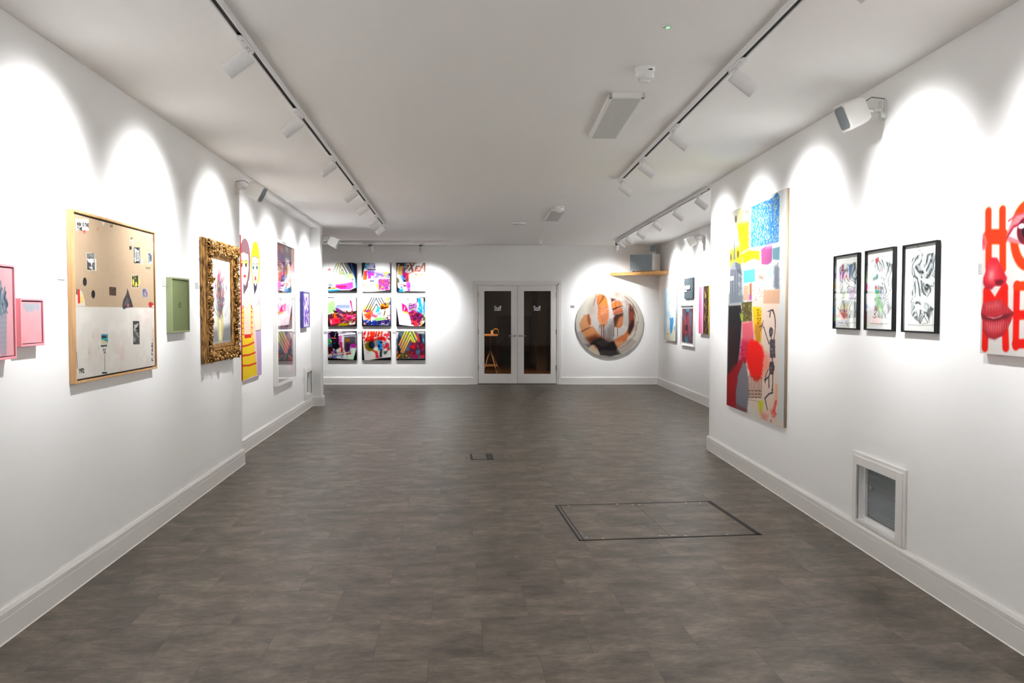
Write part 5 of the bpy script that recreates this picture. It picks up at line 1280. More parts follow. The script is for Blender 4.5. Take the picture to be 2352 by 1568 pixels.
def grad(a, b_, wd):
    for k in range(10):
        u, v = k / 10, (k + 1.1) / 10; c = tuple(YE[j] * (1 - u) + ORG[j] * u for j in range(3))
        A.line([(a[0] + (b_[0] - a[0]) * u, a[1] + (b_[1] - a[1]) * u), (a[0] + (b_[0] - a[0]) * v, a[1] + (b_[1] - a[1]) * v)], wd, c, 1, 1.2)
for a, b_ in (((1045, 838), (905, 1140)), ((1100, 838), (925, 1230)), ((1155, 860), (950, 1300)), ((1160, 960), (985, 1330))): grad(a, b_, 2.2)
for a, b_ in (((1155, 860), (1260, 1080)), ((1160, 960), (1225, 1110)), ((1215, 838), (1305, 1020))): A.line([a, b_], 2.3, YE, 1, 1.2)
mk(A, [(1290, 850), (1480, 850), (1480, 890), (1340, 880)], (220, 212, 196), soft=3); mk(A, [(1270, 860), (1310, 880), (1400, 1100), (1340, 1130)], (200, 60, 70), soft=4); mk(A, [(1350, 900), (1410, 910), (1420, 1060), (1380, 1080)], (30, 20, 50), soft=4); mk(A, [(1420, 1040), (1460, 980), (1470, 1080)], (130, 180, 200), soft=3)
mk(A, [(1180, 1130), (1330, 1080), (1480, 1120), (1480, 1370), (1200, 1370), (1140, 1260)], (100, 26, 50), soft=8); dabs(A, (1160, 1060, 1480, 1340), [(170, 20, 50), (60, 20, 60), (110, 60, 120), (30, 14, 24), (70, 110, 140), (200, 30, 60)], 56, 20, 32); mk(A, [(1180, 1150), (1260, 1120), (1270, 1220), (1190, 1240)], (190, 16, 50), soft=5)
mk(A, [(860, 1330), (1100, 1330), (1140, 1440), (960, 1450), (860, 1420)], (80, 70, 20), soft=5); mk(A, [(1060, 1290), (1180, 1290), (1180, 1400), (1080, 1400)], (110, 40, 30), soft=6); mk(A, [(1160, 1370), (1340, 1350), (1320, 1450), (1180, 1450)], (150, 30, 90), soft=5); mk(A, [(1280, 1260), (1380, 1250), (1360, 1360), (1290, 1360)], (70, 120, 140), soft=6); mk(A, [(1380, 1380), (1480, 1370), (1450, 1440), (1390, 1440)], (240, 40, 60), soft=3); dabs(A, (940, 1360, 1200, 1440), [(250, 250, 240), (30, 20, 10), (120, 110, 40)], 12, 21, 16)
A.line([(850, 1450), (915, 1370)], 2.4, (246, 120, 50)); A.line([(845, 1340), (880, 1290)], 2, (246, 130, 70)); mk(A, [(870, 1180), (930, 1220), (930, 1330), (880, 1330)], (20, 20, 16), soft=4)
mk(A, [(840, 1462), (1490, 1458), (1490, 1488), (840, 1488)], K); mk(A, [(1478, 832), (1490, 832), (1490, 1488), (1478, 1488)], K); mk(A, [(840, 832), (1000, 832), (900, 850), (842, 852)], K)
arts.append((A, 'canvas with yellow and orange chevrons on slate blue, grid bottom right', 910, 760.2))
for A, lab, px, py in arts:
    A.a = np.clip((A.a - .5) * 1.10 + .5, 0, 1); A.gain = .62
    w = (66.6) / FPX * (FARY - 0.035); h = w * 1.0
    z1 = FW.hit(px, py, 0.035)[1]; z0 = FW.hit(px, py + 66.8, 0.035)[1]; s0 = FW.hit(px, py, .035)[0]
    o = panel('square_canvas', A, w, z1 - z0, 0.034, (20, 20, 22), GLOSSPAINT)
    o.location = (s0 + w / 2, FARY - .001, z0); tag(o, lab, 'painting', 'nine square canvases on the far wall')
for i, (px, py, row) in enumerate(((743.5, 665, 'beside the top left canvas'), (822, 665, 'beside the top centre canvas'), (901, 665, 'beside the top right canvas'), (743.5, 683, 'beside the middle left canvas'), (822, 683, 'beside the centre canvas'), (901, 683, 'beside the middle right canvas'),
                                    (743.5, 761, 'beside the bottom left canvas'), (822, 761, 'beside the bottom centre canvas'), (901, 761, 'beside the bottom right canvas'))):
    card(FW, px, py, px + 8.5, py + 5.4, 'small pale text card on the far wall ' + row, grey=196, lines=3)
card(FW, 1310.3, 701.2, 1319.3, 706.8, 'small grey text card left of the round painting', grey=176, lines=3)

# ------------------------------------------------------------------ round painting of hands
S = [(66, 82), (1510, 82), (1510, 1526), (66, 1526)]
A = Art(300, 300, (222, 218, 204), S); A.tint(.02, (4, 4), 3)
def R_(pts, c, **k): A.poly(pts, c, **k)
R_([(330, 480), (520, 200), (760, 110), (960, 150), (1130, 250), (1230, 420), (1260, 700), (1200, 1000), (1050, 1160), (760, 1190), (560, 1080), (420, 880), (330, 640)], (204, 196, 190), soft=14)
R_([(340, 620), (330, 430), (480, 180), (600, 150), (520, 330), (500, 600)], (176, 160, 146), al=.6, soft=24)
R_([(500, 240), (560, 190), (640, 190), (680, 220), (640, 330), (580, 410), (520, 400), (510, 330)], (224, 132, 72), soft=4)       # finger
R_([(640, 200), (680, 215), (610, 300), (560, 380)], (120, 56, 26), al=.8, soft=5)
R_([(560, 400), (650, 250), (720, 230), (740, 330), (745, 420), (640, 430), (560, 480)], (236, 138, 66), soft=5)
R_([(530, 420), (745, 410), (765, 500), (760, 700), (700, 800), (660, 880), (600, 830), (560, 780), (525, 690), (545, 540)], (214, 140, 96), soft=4)  # back of hand
R_([(600, 470), (680, 500), (740, 480), (720, 560), (640, 620), (560, 600)], (232, 164, 120), al=.6, soft=16); R_([(540, 430), (590, 430), (580, 560), (548, 600)], (180, 92, 50), al=.6, soft=12); R_([(600, 640), (760, 560), (750, 700), (690, 800), (620, 800)], (190, 120, 84), al=.6, soft=16)
R_([(820, 380), (930, 310), (1040, 360), (1060, 430), (850, 500), (830, 470)], (226, 134, 74), soft=4); R_([(850, 510), (960, 460), (1060, 480), (1075, 560), (960, 610), (880, 640)], (196, 118, 84), soft=4); R_([(840, 500), (950, 452), (960, 470), (860, 520)], (40, 20, 14), soft=3); R_([(810, 270), (920, 290), (830, 350)], (96, 44, 28), soft=5)
R_([(870, 690), (930, 630), (1075, 570), (1080, 700), (1060, 850), (1000, 910), (920, 880), (880, 860)], (176, 104, 66), soft=4); R_([(870, 700), (940, 640), (1000, 660), (920, 880), (875, 860)], (60, 34, 22), al=.85, soft=12); R_([(900, 620), (1000, 600), (1075, 575), (1078, 640), (950, 680), (880, 760)], (40, 24, 18), al=.8, soft=10); R_([(1000, 700), (1060, 680), (1060, 820), (980, 880), (950, 840)], (200, 126, 84), al=.8, soft=12)
A.line([(682, 214), (640, 290), (590, 350), (556, 402)], [1.2, 2.2, 2.0, 1.0], (96, 46, 24), .85, 4)
A.line([(560, 480), (620, 500), (700, 470), (746, 432)], 1.2, (170, 90, 50), .7, 4); A.line([(600, 560), (660, 530), (740, 540)], 1.0, (176, 96, 60), .6, 4); A.line([(548, 600), (600, 660), (640, 760)], 1.2, (168, 96, 62), .6, 5)
A.line([(850, 505), (950, 462), (1050, 440)], 1.8, (44, 20, 12), .85, 3); A.line([(870, 600), (960, 560), (1060, 540)], 1.4, (120, 60, 40), .8, 4)
# open ring of pale paint
def arc(pts, w0, c, al=1.0, soft=3): A.line(pts, w0, c, al, soft)
arc([(740, 240), (790, 430), (820, 640), (850, 860), (870, 1000)], [5, 6.5, 6.5, 5, 4], (214, 204, 200), 1, 2); arc([(1040, 240), (1130, 420), (1160, 640), (1130, 860), (1040, 1040)], [8, 11, 11.5, 10, 7], (200, 194, 188), 1, 2); arc([(1100, 400), (1160, 430)], [8, 8], (226, 218, 208), .8, 8); arc([(1130, 560), (1130, 800)], [12, 12], (166, 160, 156), .55, 8)
arc([(700, 170), (860, 170), (1000, 250), (1080, 280)], [11, 12, 12, 9], (226, 206, 196), .95, 5); A.ell(1060, 250, 60, 60, (236, 212, 204), soft=12); A.ell(940, 190, 40, 40, (206, 176, 164), soft=14)
R_([(560, 790), (620, 850), (700, 820), (760, 720), (860, 690), (880, 1150), (700, 1180), (600, 1090), (540, 960)], (178, 172, 168), soft=4); R_([(720, 920), (860, 760), (880, 1100), (780, 1170), (700, 1100)], (110, 102, 100), al=.7, soft=22); R_([(880, 900), (1120, 900), (1080, 1040), (980, 1140), (880, 1150)], (196, 188, 182), soft=6); R_([(600, 840), (700, 810), (750, 720), (740, 800), (680, 880), (620, 880)], (186, 130, 92), soft=3)
for x, y0, y1, wd in ((580, 840, 900, 1.2), (618, 830, 1160, 1.8), (662, 830, 1160, 2.1), (694, 960, 1080, 1), (875, 860, 1080, 1.5), (958, 890, 1085, 1.2)): A.line([(x, y0), (x, y1)], wd, (90, 44, 28), .9, 2)
# left forearm
R_([(170, 960), (420, 860), (620, 1100), (560, 1230), (400, 1260), (290, 1150)], (190, 122, 78), al=.9, soft=8)
R_([(145, 800), (180, 720), (250, 620), (330, 605), (345, 640), (380, 720), (400, 830), (340, 900), (185, 975), (150, 880)], (206, 150, 108), soft=3, rough=2); R_([(310, 620), (345, 605), (385, 720), (385, 820), (345, 850), (306, 740)], (160, 92, 58), soft=4); R_([(185, 970), (410, 880), (470, 980), (580, 1100), (560, 1120), (380, 1240), (300, 1140)], (206, 142, 92), soft=4); R_([(180, 965), (330, 890), (410, 880), (330, 920), (200, 990)], (110, 60, 36), al=.8, soft=3); R_([(300, 1130), (480, 1060), (600, 1100), (500, 1180), (370, 1240)], (150, 74, 38), al=.85, soft=14)
R_([(95, 985), (180, 970), (300, 1160), (400, 1260), (340, 1340), (200, 1220), (120, 1090)], (186, 176, 172), soft=4); R_([(240, 1250), (400, 1250), (340, 1340)], (90, 80, 76), al=.8, soft=12)
# dark sweep underneath
R_([(290, 1130), (480, 1050), (640, 1120), (900, 1190), (1060, 1100), (1120, 1180), (960, 1340), (520, 1330), (400, 1260)], (84, 42, 24), al=.9, soft=26)
R_([(370, 1240), (480, 1150), (600, 1110), (760, 1200), (900, 1170), (960, 1340), (900, 1480), (600, 1480), (520, 1340)], (18, 10, 10), soft=8, rough=2); R_([(340, 1340), (430, 1260), (520, 1330), (580, 1480), (440, 1420)], (206, 190, 160), soft=5); R_([(440, 1270), (470, 1260), (520, 1330), (500, 1360)], (190, 110, 90), soft=6)
R_([(580, 1380), (930, 1380), (1020, 1460), (800, 1520), (580, 1480)], (58, 54, 52), soft=8); R_([(940, 1350), (1230, 1110), (1370, 1190), (1200, 1380), (1020, 1470)], (190, 180, 170), soft=5); R_([(930, 1340), (960, 1350), (1030, 1460), (980, 1470)], (90, 80, 74), al=.8, soft=8)
R_([(880, 1170), (1100, 1040), (1200, 900), (1240, 960), (1150, 1160), (1000, 1280), (930, 1290)], (196, 116, 64), soft=6); R_([(900, 1200), (1060, 1180), (1100, 1220), (960, 1330)], (214, 160, 120), al=.8, soft=10)
R_([(1190, 380), (1290, 440), (1335, 620), (1320, 860), (1220, 1060), (1170, 1000), (1200, 780)], (96, 46, 36), soft=8); R_([(1240, 740), (1300, 720), (1290, 880), (1210, 1020), (1195, 940)], (30, 18, 22), al=.9, soft=8); R_([(1200, 560), (1290, 560), (1310, 700), (1220, 820)], (150, 72, 50), al=.7, soft=12)
r = random.Random(5)
for k in range(36):
    q0 = r.uniform(-1.1, 1.0); R0 = r.uniform(560, 660); c = r.choice([(90, 40, 36), (226, 214, 200), (170, 120, 96), (236, 228, 216), (110, 80, 70)])
    pts = [(745 + R0 * math.cos(q0 + .07 * j), 770 + R0 * .98 * math.sin(q0 + .07 * j)) for j in range(int(4 + r.random() * 8))]
    A.line(pts, r.uniform(.4, 1.0), c, .7, 1.5)
for k in range(14):
    x = r.uniform(900, 1240); A.line([(x, r.uniform(300, 420)), (x + r.uniform(0, 30), r.uniform(440, 560))], .6, r.choice([(236, 220, 206), (110, 60, 46), (60, 40, 40)]), .6, 1.5)
    x = r.uniform(430, 560); A.line([(x, r.uniform(160, 330)), (x - r.uniform(0, 40), r.uniform(300, 460))], .7, r.choice([(236, 220, 206), (70, 50, 44)]), .5, 2)
for k in range(12): A.line([(500 + 30 * k, 1180 + 10 * math.sin(k)), (560 + 36 * k, 1240 + 60 * math.sin(k * .5))], .7, (150, 140, 136), .6, 2)
A.gain = .55; A.sat = 1.1
cs, cz = FW.hit(1400.3, 742.3, 0.04)
Rr = 77.6 / FPX * (FARY - .04)
o = disc_panel('round_painting', A, Rr, 0.04, (190, 186, 178), GLOSSPAINT); o.location = (cs, FARY - .004, cz)
tag(o, 'large round painting of clasped hands with dripping paint on the far wall', 'painting')

# ------------------------------------------------------------------ corner shelf and its loudspeaker
zs0, zs1 = fz(633.3), fz(626.2)
xl = (1401 - 1176) / FPX * FARY; cxn = frx(FARY)
ysr_ = 3.224 / ((1534.5 - 1176) / FPX + 0.0208)
b = MB()
tri = [(xl, FARY), (frx(ysr_), ysr_), (cxn, FARY)]
b.add([(x, y, zs0) for x, y in tri] + [(x, y, zs1) for x, y in tri], [(0, 2, 1), (3, 4, 5), (0, 1, 4, 3), (1, 2, 5, 4), (2, 0, 3, 5)])
o = b.build('corner_shelf', OAKH, bevel=0.002); tag(o, 'triangular pale wood shelf in the far right corner', 'shelf')
yaw = math.atan2(FARY - ysr_, frx(ysr_) - xl)
fc = Vector(((1472 - 1176) / FPX * 15.22, 15.22, zs1))
sp = thing('loudspeaker', 'big white and grey loudspeaker standing on the corner shelf', 'loudspeaker', fc, -yaw * 0.9)
WH_ = 0.49; HH_ = 0.335; DD_ = 0.31
SPK = mat('speaker_shell', (0.74, 0.735, 0.71, 1), 0.4, noise=(200, .01))
MB().box(-WH_ / 2, WH_ / 2, 0.0, DD_, 0.012, HH_).build('cabinet', SPK, sp, bevel=0.008)
MB().box(-WH_ / 2 + .008, WH_ / 2 - .008, -0.012, 0.002, 0.022, HH_ - .010).build('grille', GREYGR, sp, bevel=0.003)
MB().lathe([(0.0, 0.014), (0.020, 0.014), (0.022, 0.010)], (-WH_ / 2 + .05, -0.0, HH_ * .5), (0, -1, 0), 20).build('round_badge', mat('bright_badge', (0.75, 0.8, 0.82, 1), 0.25, 0.6, noise=(60, .02)), sp)
for sx in (-1, 1):
    for y in (.04, .26): MB().lathe([(0.014, 0), (0.014, 0.013)], (sx * .19, y, 0), (0, 0, 1), 12).build('foot', BLACK, sp)
MB().tube([(WH_ / 2 - .02, .2, HH_ + .0), (WH_ / 2 - .04, .24, HH_ + .07), (WH_ / 2 - .09, .27, HH_ + .16)], 0.004, 6).build('cable', mat('grey_cable', (0.2, 0.2, 0.2, 1), .5, noise=(40, .1)), sp)

# ------------------------------------------------------------------ wall speakers on brackets
def wall_speaker(W, px, py, aim, down, label, reach=0.14, side=1, size=0.72):
    """(px, py): bracket on the wall; aim: compass angle of the grille (0 = +Y, positive to the left)"""
    s, z = W.hit(px, py); p = W.at(s, z)
    t = thing('wall_speaker', label, 'loudspeaker', p, W.rz, group='white loudspeakers on wall brackets')
    br = MB().box(-.022, .022, -.012, 0, -.055, .055).box(-.018, .018, -reach * .55, -.012, -.012, .004)
    br.box(-.018, .018, -.03, -.012, -.05, .05)
    br.build('bracket_plate', SPK, t, bevel=0.002)
    c = Vector((0, -reach, 0.0)) 
    arm = MB().tube([(0, -reach * .5, -.004), (0, -reach * .85, -.004)], .012, 10); arm.sphere((0, -reach * .9, -.004), .018, 10, 8); arm.build('arm', SPK, t, smooth=True)
    Mx = Matrix.Translation(c) @ Matrix.Rotation(aim - W.rz + math.pi, 4, 'Z') @ Matrix.Rotation(down, 4, 'X')
    hw, hh, L_ = .082 * size, .108 * size, .20 * size
    def rrect(a, b_, r_, y, n_=6):
        pts = []
        for cx_, cz_, q0 in ((a - r_, b_ - r_, 0), (-a + r_, b_ - r_, math.pi / 2), (-a + r_, -b_ + r_, math.pi), (a - r_, -b_ + r_, 1.5 * math.pi)):
            for k in range(n_): q = q0 + math.pi / 2 * k / (n_ - 1); pts.append((cx_ + r_ * math.cos(q), y, cz_ + r_ * math.sin(q)))
        return pts
    b = MB()
    y0 = 0.015
    prof = [(.60, y0), (.80, y0 - .008), (.92, y0 - .03), (.97, y0 - .06), (1.0, y0 - .12), (1.03, y0 - L_), (0.98, y0 - L_ - .004), (.84, y0 - L_ - .004), (.80, y0 - L_ + .012)]
    b.ring([rrect(hw * k, hh * k, hw * k * .45, y) for k, y in prof])
    body = b.build('speaker_body', SPK, t, smooth=True); body.matrix_local = Mx
    g_ = MB().ring([rrect(hw * .80, hh * .84, hw * .34, y0 - L_ + .010), rrect(hw * .80, hh * .84, hw * .34, y0 - L_ - .002)])
    gr = g_.build('grille', GREYGR, body)
    MB().tube([(0, -.004, .062), (0, -reach * .6, .07), (0.0, -reach * .9, .045)], .0035, 6).build('cable', mat('grey_cable'), t)
    return t
wall_speaker(LW, 541, 432, math.radians(-93), math.radians(28), 'white loudspeaker on a bracket at the end of the left wall, above the gilded frame', .13)
wall_speaker(RW, 2033, 252, math.radians(97), math.radians(24), 'white loudspeaker on a bracket high on the right wall, above the black frames', .13)
wall_speaker(LW, 738.2, 551, math.radians(-90), math.radians(26), 'white loudspeaker on the pilaster, left of the nine canvases', .13)
wall_speaker(FRW, 1617, 550, math.radians(92), math.radians(28), 'white loudspeaker high on the far right wall, beside the bay edge', .15)
s_, z_ = FW.hit(1498, 566); 
wall_speaker(FW, 1497, 571, math.radians(168), math.radians(6), 'small grey-fronted loudspeaker tucked above the big one in the far right corner', .15, size=.7)
# ------------------------------------------------------------------ right wall works
# tall mixed painting (drawing frame = photograph pixels of its front)
S = [(1672, 488), (1803, 434.5), (1803, 982), (1670, 931)]
def ua(x, y): return (1665 + x / 5.6, 430 + y / 5.6)
def ub(x, y): return (1665 + x / 5.41, 700 + y / 5.41)
A = Art(240, 620, (240, 238, 230), S)
def PA(f, pts, c, **k): A.poly([f(*p) for p in pts], c, **k)
def LA(f, pts, wd, c, **k): A.line([f(*p) for p in pts], wd, c, **k)
PA(ub, [(360, -200), (720, -200), (720, 1530), (470, 1420), (300, 1200), (300, 700)], (238, 216, 200), soft=30)
PA(ua, [(690, 20), (790, 20), (790, 3000), (690, 3000)], (224, 226, 224), soft=14)
PA(ua, [(150, 290), (320, 290), (310, 480), (160, 500)], (250, 244, 190), soft=14); PA(ua, [(155, 470), (300, 440), (310, 780), (200, 830), (170, 640)], (252, 236, 40), soft=12, rough=4)
PA(ua, [(60, 800), (190, 740), (230, 900), (210, 1000), (60, 1020)], (250, 230, 60), soft=14)
PA(ua, [(215, 860), (300, 800), (445, 815), (440, 930), (350, 910), (240, 970)], (252, 220, 0), soft=5, rough=3)
A.ell(*ua(135, 405), 2.0, 8, (110, 100, 70), soft=4); r = random.Random(3)
for k in range(26):
    x, y = 240 + 60 * r.random(), 300 + 160 * r.random(); LA(ua, [(x, y), (x + r.uniform(-12, 12), y + r.uniform(-16, 16))], .7, (70, 66, 50))
PA(ua, [(330, 260), (450, 200), (600, 150), (650, 80), (690, 120), (680, 700), (560, 730), (330, 770)], (58, 128, 196), soft=3, rough=2)
A.cloud((120, 200, 220), .55, .75, (14, 30), 8, .0)
for k in range(620):
    x, y = r.uniform(335, 680), 0; y = r.uniform(265 - (x - 335) * .45, 755 - (x - 335) * .16)
    LA(ua, [(x, y), (x + r.uniform(-2, 2), y + r.uniform(6, 18))], r.uniform(.4, .9), r.choice([(240, 232, 120), (200, 230, 190), (244, 206, 90), (170, 220, 210), (236, 240, 160)]), al=.85)
PA(ua, [(460, 790), (520, 750), (600, 750), (600, 940), (560, 990), (465, 980)], (160, 84, 132), soft=3); PA(ua, [(520, 740), (600, 700), (600, 770), (520, 780)], (226, 150, 180), al=.8, soft=8)
for k in range(6): LA(ua, [(480 + k * 20, 800), (478 + k * 20, 970)], .9, (156, 84, 132), al=.6)
PA(ua, [(600, 780), (700, 755), (695, 930), (605, 920)], (112, 144, 156), soft=4); 
for k in range(5): LA(ua, [(618 + k * 16, 780), (616 + k * 16, 920)], .8, (100, 132, 146), al=.8)
PA(ua, [(540, 990), (600, 960), (600, 1140), (545, 1180)], (190, 226, 236), soft=6); PA(ua, [(620, 1010), (680, 950), (700, 1040), (700, 1300), (620, 1270)], (150, 156, 164), soft=8, rough=3)
for k in range(26): LA(ua, [(640, 1020 + k * 11), (690, 1012 + k * 11)], .6, (84, 92, 104), al=.8)
PA(ua, [(235, 1060), (385, 1035), (388, 1200), (240, 1220)], (104, 190, 184), soft=3)
# church-like tower drawn in grey
PA(ua, [(104, 900), (112, 760), (118, 600), (124, 760), (132, 920), (100, 920)], (120, 128, 136), soft=2)
PA(ua, [(70, 1030), (90, 960), (130, 940), (200, 980), (222, 1110), (232, 1420), (60, 1420)], (158, 164, 172), soft=3)
PA(ua, [(130, 945), (195, 975), (222, 1120), (160, 1080), (130, 1000)], (110, 118, 128), soft=2)
for k in range(22): LA(ua, [(62, 1050 + k * 18), (150 + r.uniform(0, 70), 1052 + k * 18)], .8, (60, 64, 72), al=.9)
for x in (70, 96, 130, 160, 200): LA(ua, [(x, 1060), (x + 2, 1420)], .9, (56, 60, 70), al=.85)
PA(ua, [(70, 1130), (112, 1128), (112, 1180), (68, 1190)], (236, 236, 236), soft=2)
PA(ua, [(50, 1360), (240, 1380), (240, 1480), (50, 1500)], (120, 128, 136), soft=16)
A.ell(*ua(165, 850), 2.4, 9, (100, 84, 60), soft=3); A.ell(*ua(75, 890), 2, 9, (100, 84, 50), soft=3)
PA(ua, [(240, 1250), (310, 1240), (310, 1440), (240, 1440)], (240, 204, 180), soft=3)
for k in range(10): LA(ua, [(240 + 8 * j, 1262 + k * 19 + (6 if j % 2 else 0)) for j in range(9)], .8, (220, 120, 90))
PA(ua, [(315, 1230), (345, 1210), (348, 1420), (318, 1430)], (160, 110, 80), soft=4); PA(ua, [(310, 1370), (345, 1370), (345, 1440), (312, 1440)], (170, 100, 160), soft=6)
PA(ua, [(360, 1240), (500, 1200), (490, 1500), (360, 1500)], (246, 214, 204), soft=14); PA(ua, [(495, 1310), (705, 1310), (700, 1480), (495, 1480)], (222, 184, 156), soft=4)
for k in range(16): LA(ua, [(505 + k * 13, 1300), (504 + k * 13, 1480)], .7, (190, 148, 120), al=.7)
for k in range(26): A.ell(*ua(360 + 130 * r.random(), 1260 + 230 * r.random()), .5, 1.1, (222, 90, 110), soft=1.5)
for k in range(24): LA(ua, [(410 + 90 * r.random(), 1100 + 70 * r.random()), (416 + 90 * r.random(), 1112 + 70 * r.random())], .5, (214, 110, 84), al=.7)
# lower half
PA(ub, [(45, 0), (200, -10), (215, 120), (200, 420), (180, 640), (150, 860), (35, 880)], (30, 28, 32), soft=6); A.cloud((66, 30, 30), .55, .8, (6, 20), 31, .0)
PA(ub, [(60, 260), (140, 240), (150, 800), (50, 860)], (66, 30, 30), al=.55, soft=20)
for k in range(46): LA(ub, [(x := 45 + 90 * r.random(), y := 600 + 280 * r.random()), (x + 12, y + 10)], .6, (120, 40, 44), al=.7)
PA(ub, [(210, -40), (335, -60), (340, 190), (215, 200)], (90, 82, 50), soft=3, rough=2)
for k in range(90): LA(ub, [(x := 210 + 125 * r.random(), y := -30 + 220 * r.random()), (x + r.uniform(-3, 8), y + 14)], .7, r.choice([(170, 190, 70), (60, 50, 30), (150, 110, 60), (190, 206, 110)]), al=.9)
PA(ub, [(185, 90), (225, 100), (230, 200), (200, 180)], (170, 200, 80), al=.8, soft=6)
PA(ub, [(345, 10), (455, 20), (460, 200), (450, 450), (400, 460), (360, 220)], (240, 190, 10), soft=5); PA(ub, [(380, 230), (455, 200), (450, 450), (400, 460), (370, 320)], (196, 140, 40), soft=10)
for k in range(22): LA(ub, [(x := 395 + 45 * r.random(), y := 30 + 200 * r.random()), (x + 12, y - 8)], 1, (110, 90, 20))
PA(ub, [(215, 210), (345, 190), (370, 430), (300, 560), (230, 560), (215, 400)], (222, 110, 124), soft=8); PA(ub, [(205, 420), (300, 440), (300, 700), (180, 700)], (196, 46, 84), soft=16)
for k in range(30): LA(ub, [(x := 180 + 70 * r.random(), y := 480 + 240 * r.random()), (x + 22, y + r.uniform(-6, 6))], .9, r.choice([(90, 20, 40), (230, 60, 120), (150, 30, 60)]), al=.9)
PA(ub, [(45, 850), (180, 690), (270, 660), (240, 900), (150, 1310), (25, 1260)], (150, 14, 28), soft=10)
PA(ub, [(30, 880), (150, 890), (150, 1300), (25, 1255)], (150, 10, 24), soft=5)
PA(ub, [(480, 560), (560, 620), (560, 780), (470, 900)], (240, 150, 130), soft=24)
PA(ub, [(290, 470), (330, 420), (420, 450), (470, 500), (490, 620), (480, 760), (460, 900), (400, 950), (330, 880), (290, 760), (270, 620)], (240, 24, 12), soft=9, rough=3)
PA(ub, [(235, 700), (270, 740), (300, 900), (310, 1100), (280, 1350), (150, 1310), (140, 1100), (170, 860)], (134, 132, 138), soft=6, rough=3); PA(ub, [(150, 1240), (290, 1300), (280, 1360), (150, 1310)], (120, 50, 56), al=.6, soft=10)
for k in range(11):
    x = 305 + k * 16; LA(ub, [(x, 860 + 40 * r.random()), (x, 1130 + 40 * r.random())], .9, (70, 56, 36) if k % 3 else (200, 50, 40))
for k in range(12): LA(ub, [(305 + (k % 4) * 42, 1060 + (k // 4) * 42), (327 + (k % 4) * 42, 1066 + (k // 4) * 42)], 1.4, (70, 66, 30))
LA(ub, [(300, 1180), (390, 1190), (460, 1220)], .7, (120, 100, 90), al=.7)
PA(ub, [(430, 1190), (490, 1200), (480, 1300), (455, 1370), (440, 1290)], (200, 206, 40), soft=8); PA(ub, [(460, 1330), (550, 1370), (530, 1450), (470, 1420)], (236, 150, 130), al=.8, soft=14); PA(ub, [(640, 980), (670, 980), (665, 1240), (630, 1230)], (240, 170, 130), al=.8, soft=10)
# skeleton figure in grey ink
BN = (64, 60, 68); BN2 = (110, 106, 112)
LA(ub, [(545, 62), (580, 50), (600, 60)], [.8, 2, 2.4], BN); LA(ub, [(530, 66), (575, 70)], .8, BN); LA(ub, [(566, 80), (560, 135)], 1.8, BN); LA(ub, [(596, 50), (618, 110), (630, 200), (630, 260)], [2.6, 1.8, 1.7, 1.5], BN); LA(ub, [(630, 250), (626, 320), (612, 420)], 1.3, BN)
A.ell(*ub(578, 318), 4.6, 10, BN, soft=2); A.ell(*ub(586, 310), 1.7, 4, BN2, soft=1.5); A.ell(*ub(574, 360), 2.6, 5, BN, soft=1.5); LA(ub, [(580, 380), (584, 420)], 1.4, BN)
LA(ub, [(556, 470), (530, 400), (490, 270)], [1.8, 1.3, 1.5], BN); LA(ub, [(490, 270), (470, 240), (436, 262)], 1.6, BN); LA(ub, [(470, 240), (480, 180)], .9, BN); LA(ub, [(465, 250), (446, 310)], .9, BN)
PA(ub, [(560, 420), (626, 420), (634, 640), (600, 650), (570, 640)], BN, soft=3, rough=2)
for k in range(9): LA(ub, [(566, 440 + k * 22), (596, 448 + k * 22), (628, 436 + k * 22)], .8, BN2)
LA(ub, [(598, 640), (596, 700)], 1.8, BN); PA(ub, [(566, 700), (612, 690), (626, 760), (616, 850), (570, 850), (560, 770)], BN, soft=3, rough=2); A.ell(*ub(590, 760), 2, 6, BN2, soft=2)
LA(ub, [(572, 830), (556, 880), (508, 930), (512, 960)], [2.2, 1.8, 2.3, 1.4], BN); LA(ub, [(548, 790), (520, 860), (504, 930)], 1.3, BN); LA(ub, [(556, 890), (560, 1020)], 1.8, BN); LA(ub, [(606, 850), (606, 960), (600, 1080)], [1.6, 1.3, 2.2], BN); LA(ub, [(600, 1085), (560, 1100), (510, 1160)], [2.4, 2, 2], BN); LA(ub, [(512, 1165), (526, 1230), (544, 1305)], [1.8, 1.6, 1.2], BN)
for k in range(150):
    x, y, a_, b_ = r.choice([(598, 530, 30, 100), (592, 770, 28, 80), (578, 320, 16, 50), (530, 910, 22, 40), (604, 1060, 12, 40), (470, 250, 20, 30)]); x += r.gauss(0, a_ * .5); y += r.gauss(0, b_ * .5)
    LA(ub, [(x, y), (x + r.uniform(-9, 9), y + r.uniform(-12, 12))], r.uniform(.4, .9), r.choice([BN, (40, 36, 44), (150, 140, 146), (230, 214, 204)]), al=.85)
# red scribbled signature
for k in range(3): LA(ub, [(590 + k * 4, 1330 + k * 14), (576 + 26 * k, 1290), (610 + 16 * k, 1400), (640, 1250 + 20 * k), (640 + 10 * k, 1180), (610, 1290 + 30 * k), (660, 1360)], .8, (226, 90, 80))
A.text('96', *ub(580, 1430), 2.6, 6, (210, 40, 90), .9)
A.gain = .58
t_r = wall_rect(RW, 0.024, *S)
t, w, h = hung(RW, t_r, 'tall_painting', 'tall mixed-media painting with blue patch, red blot and a dancing skeleton', 'painting')
panel('canvas', A, w, h, 0.024, (176, 160, 138), PAINT, t)

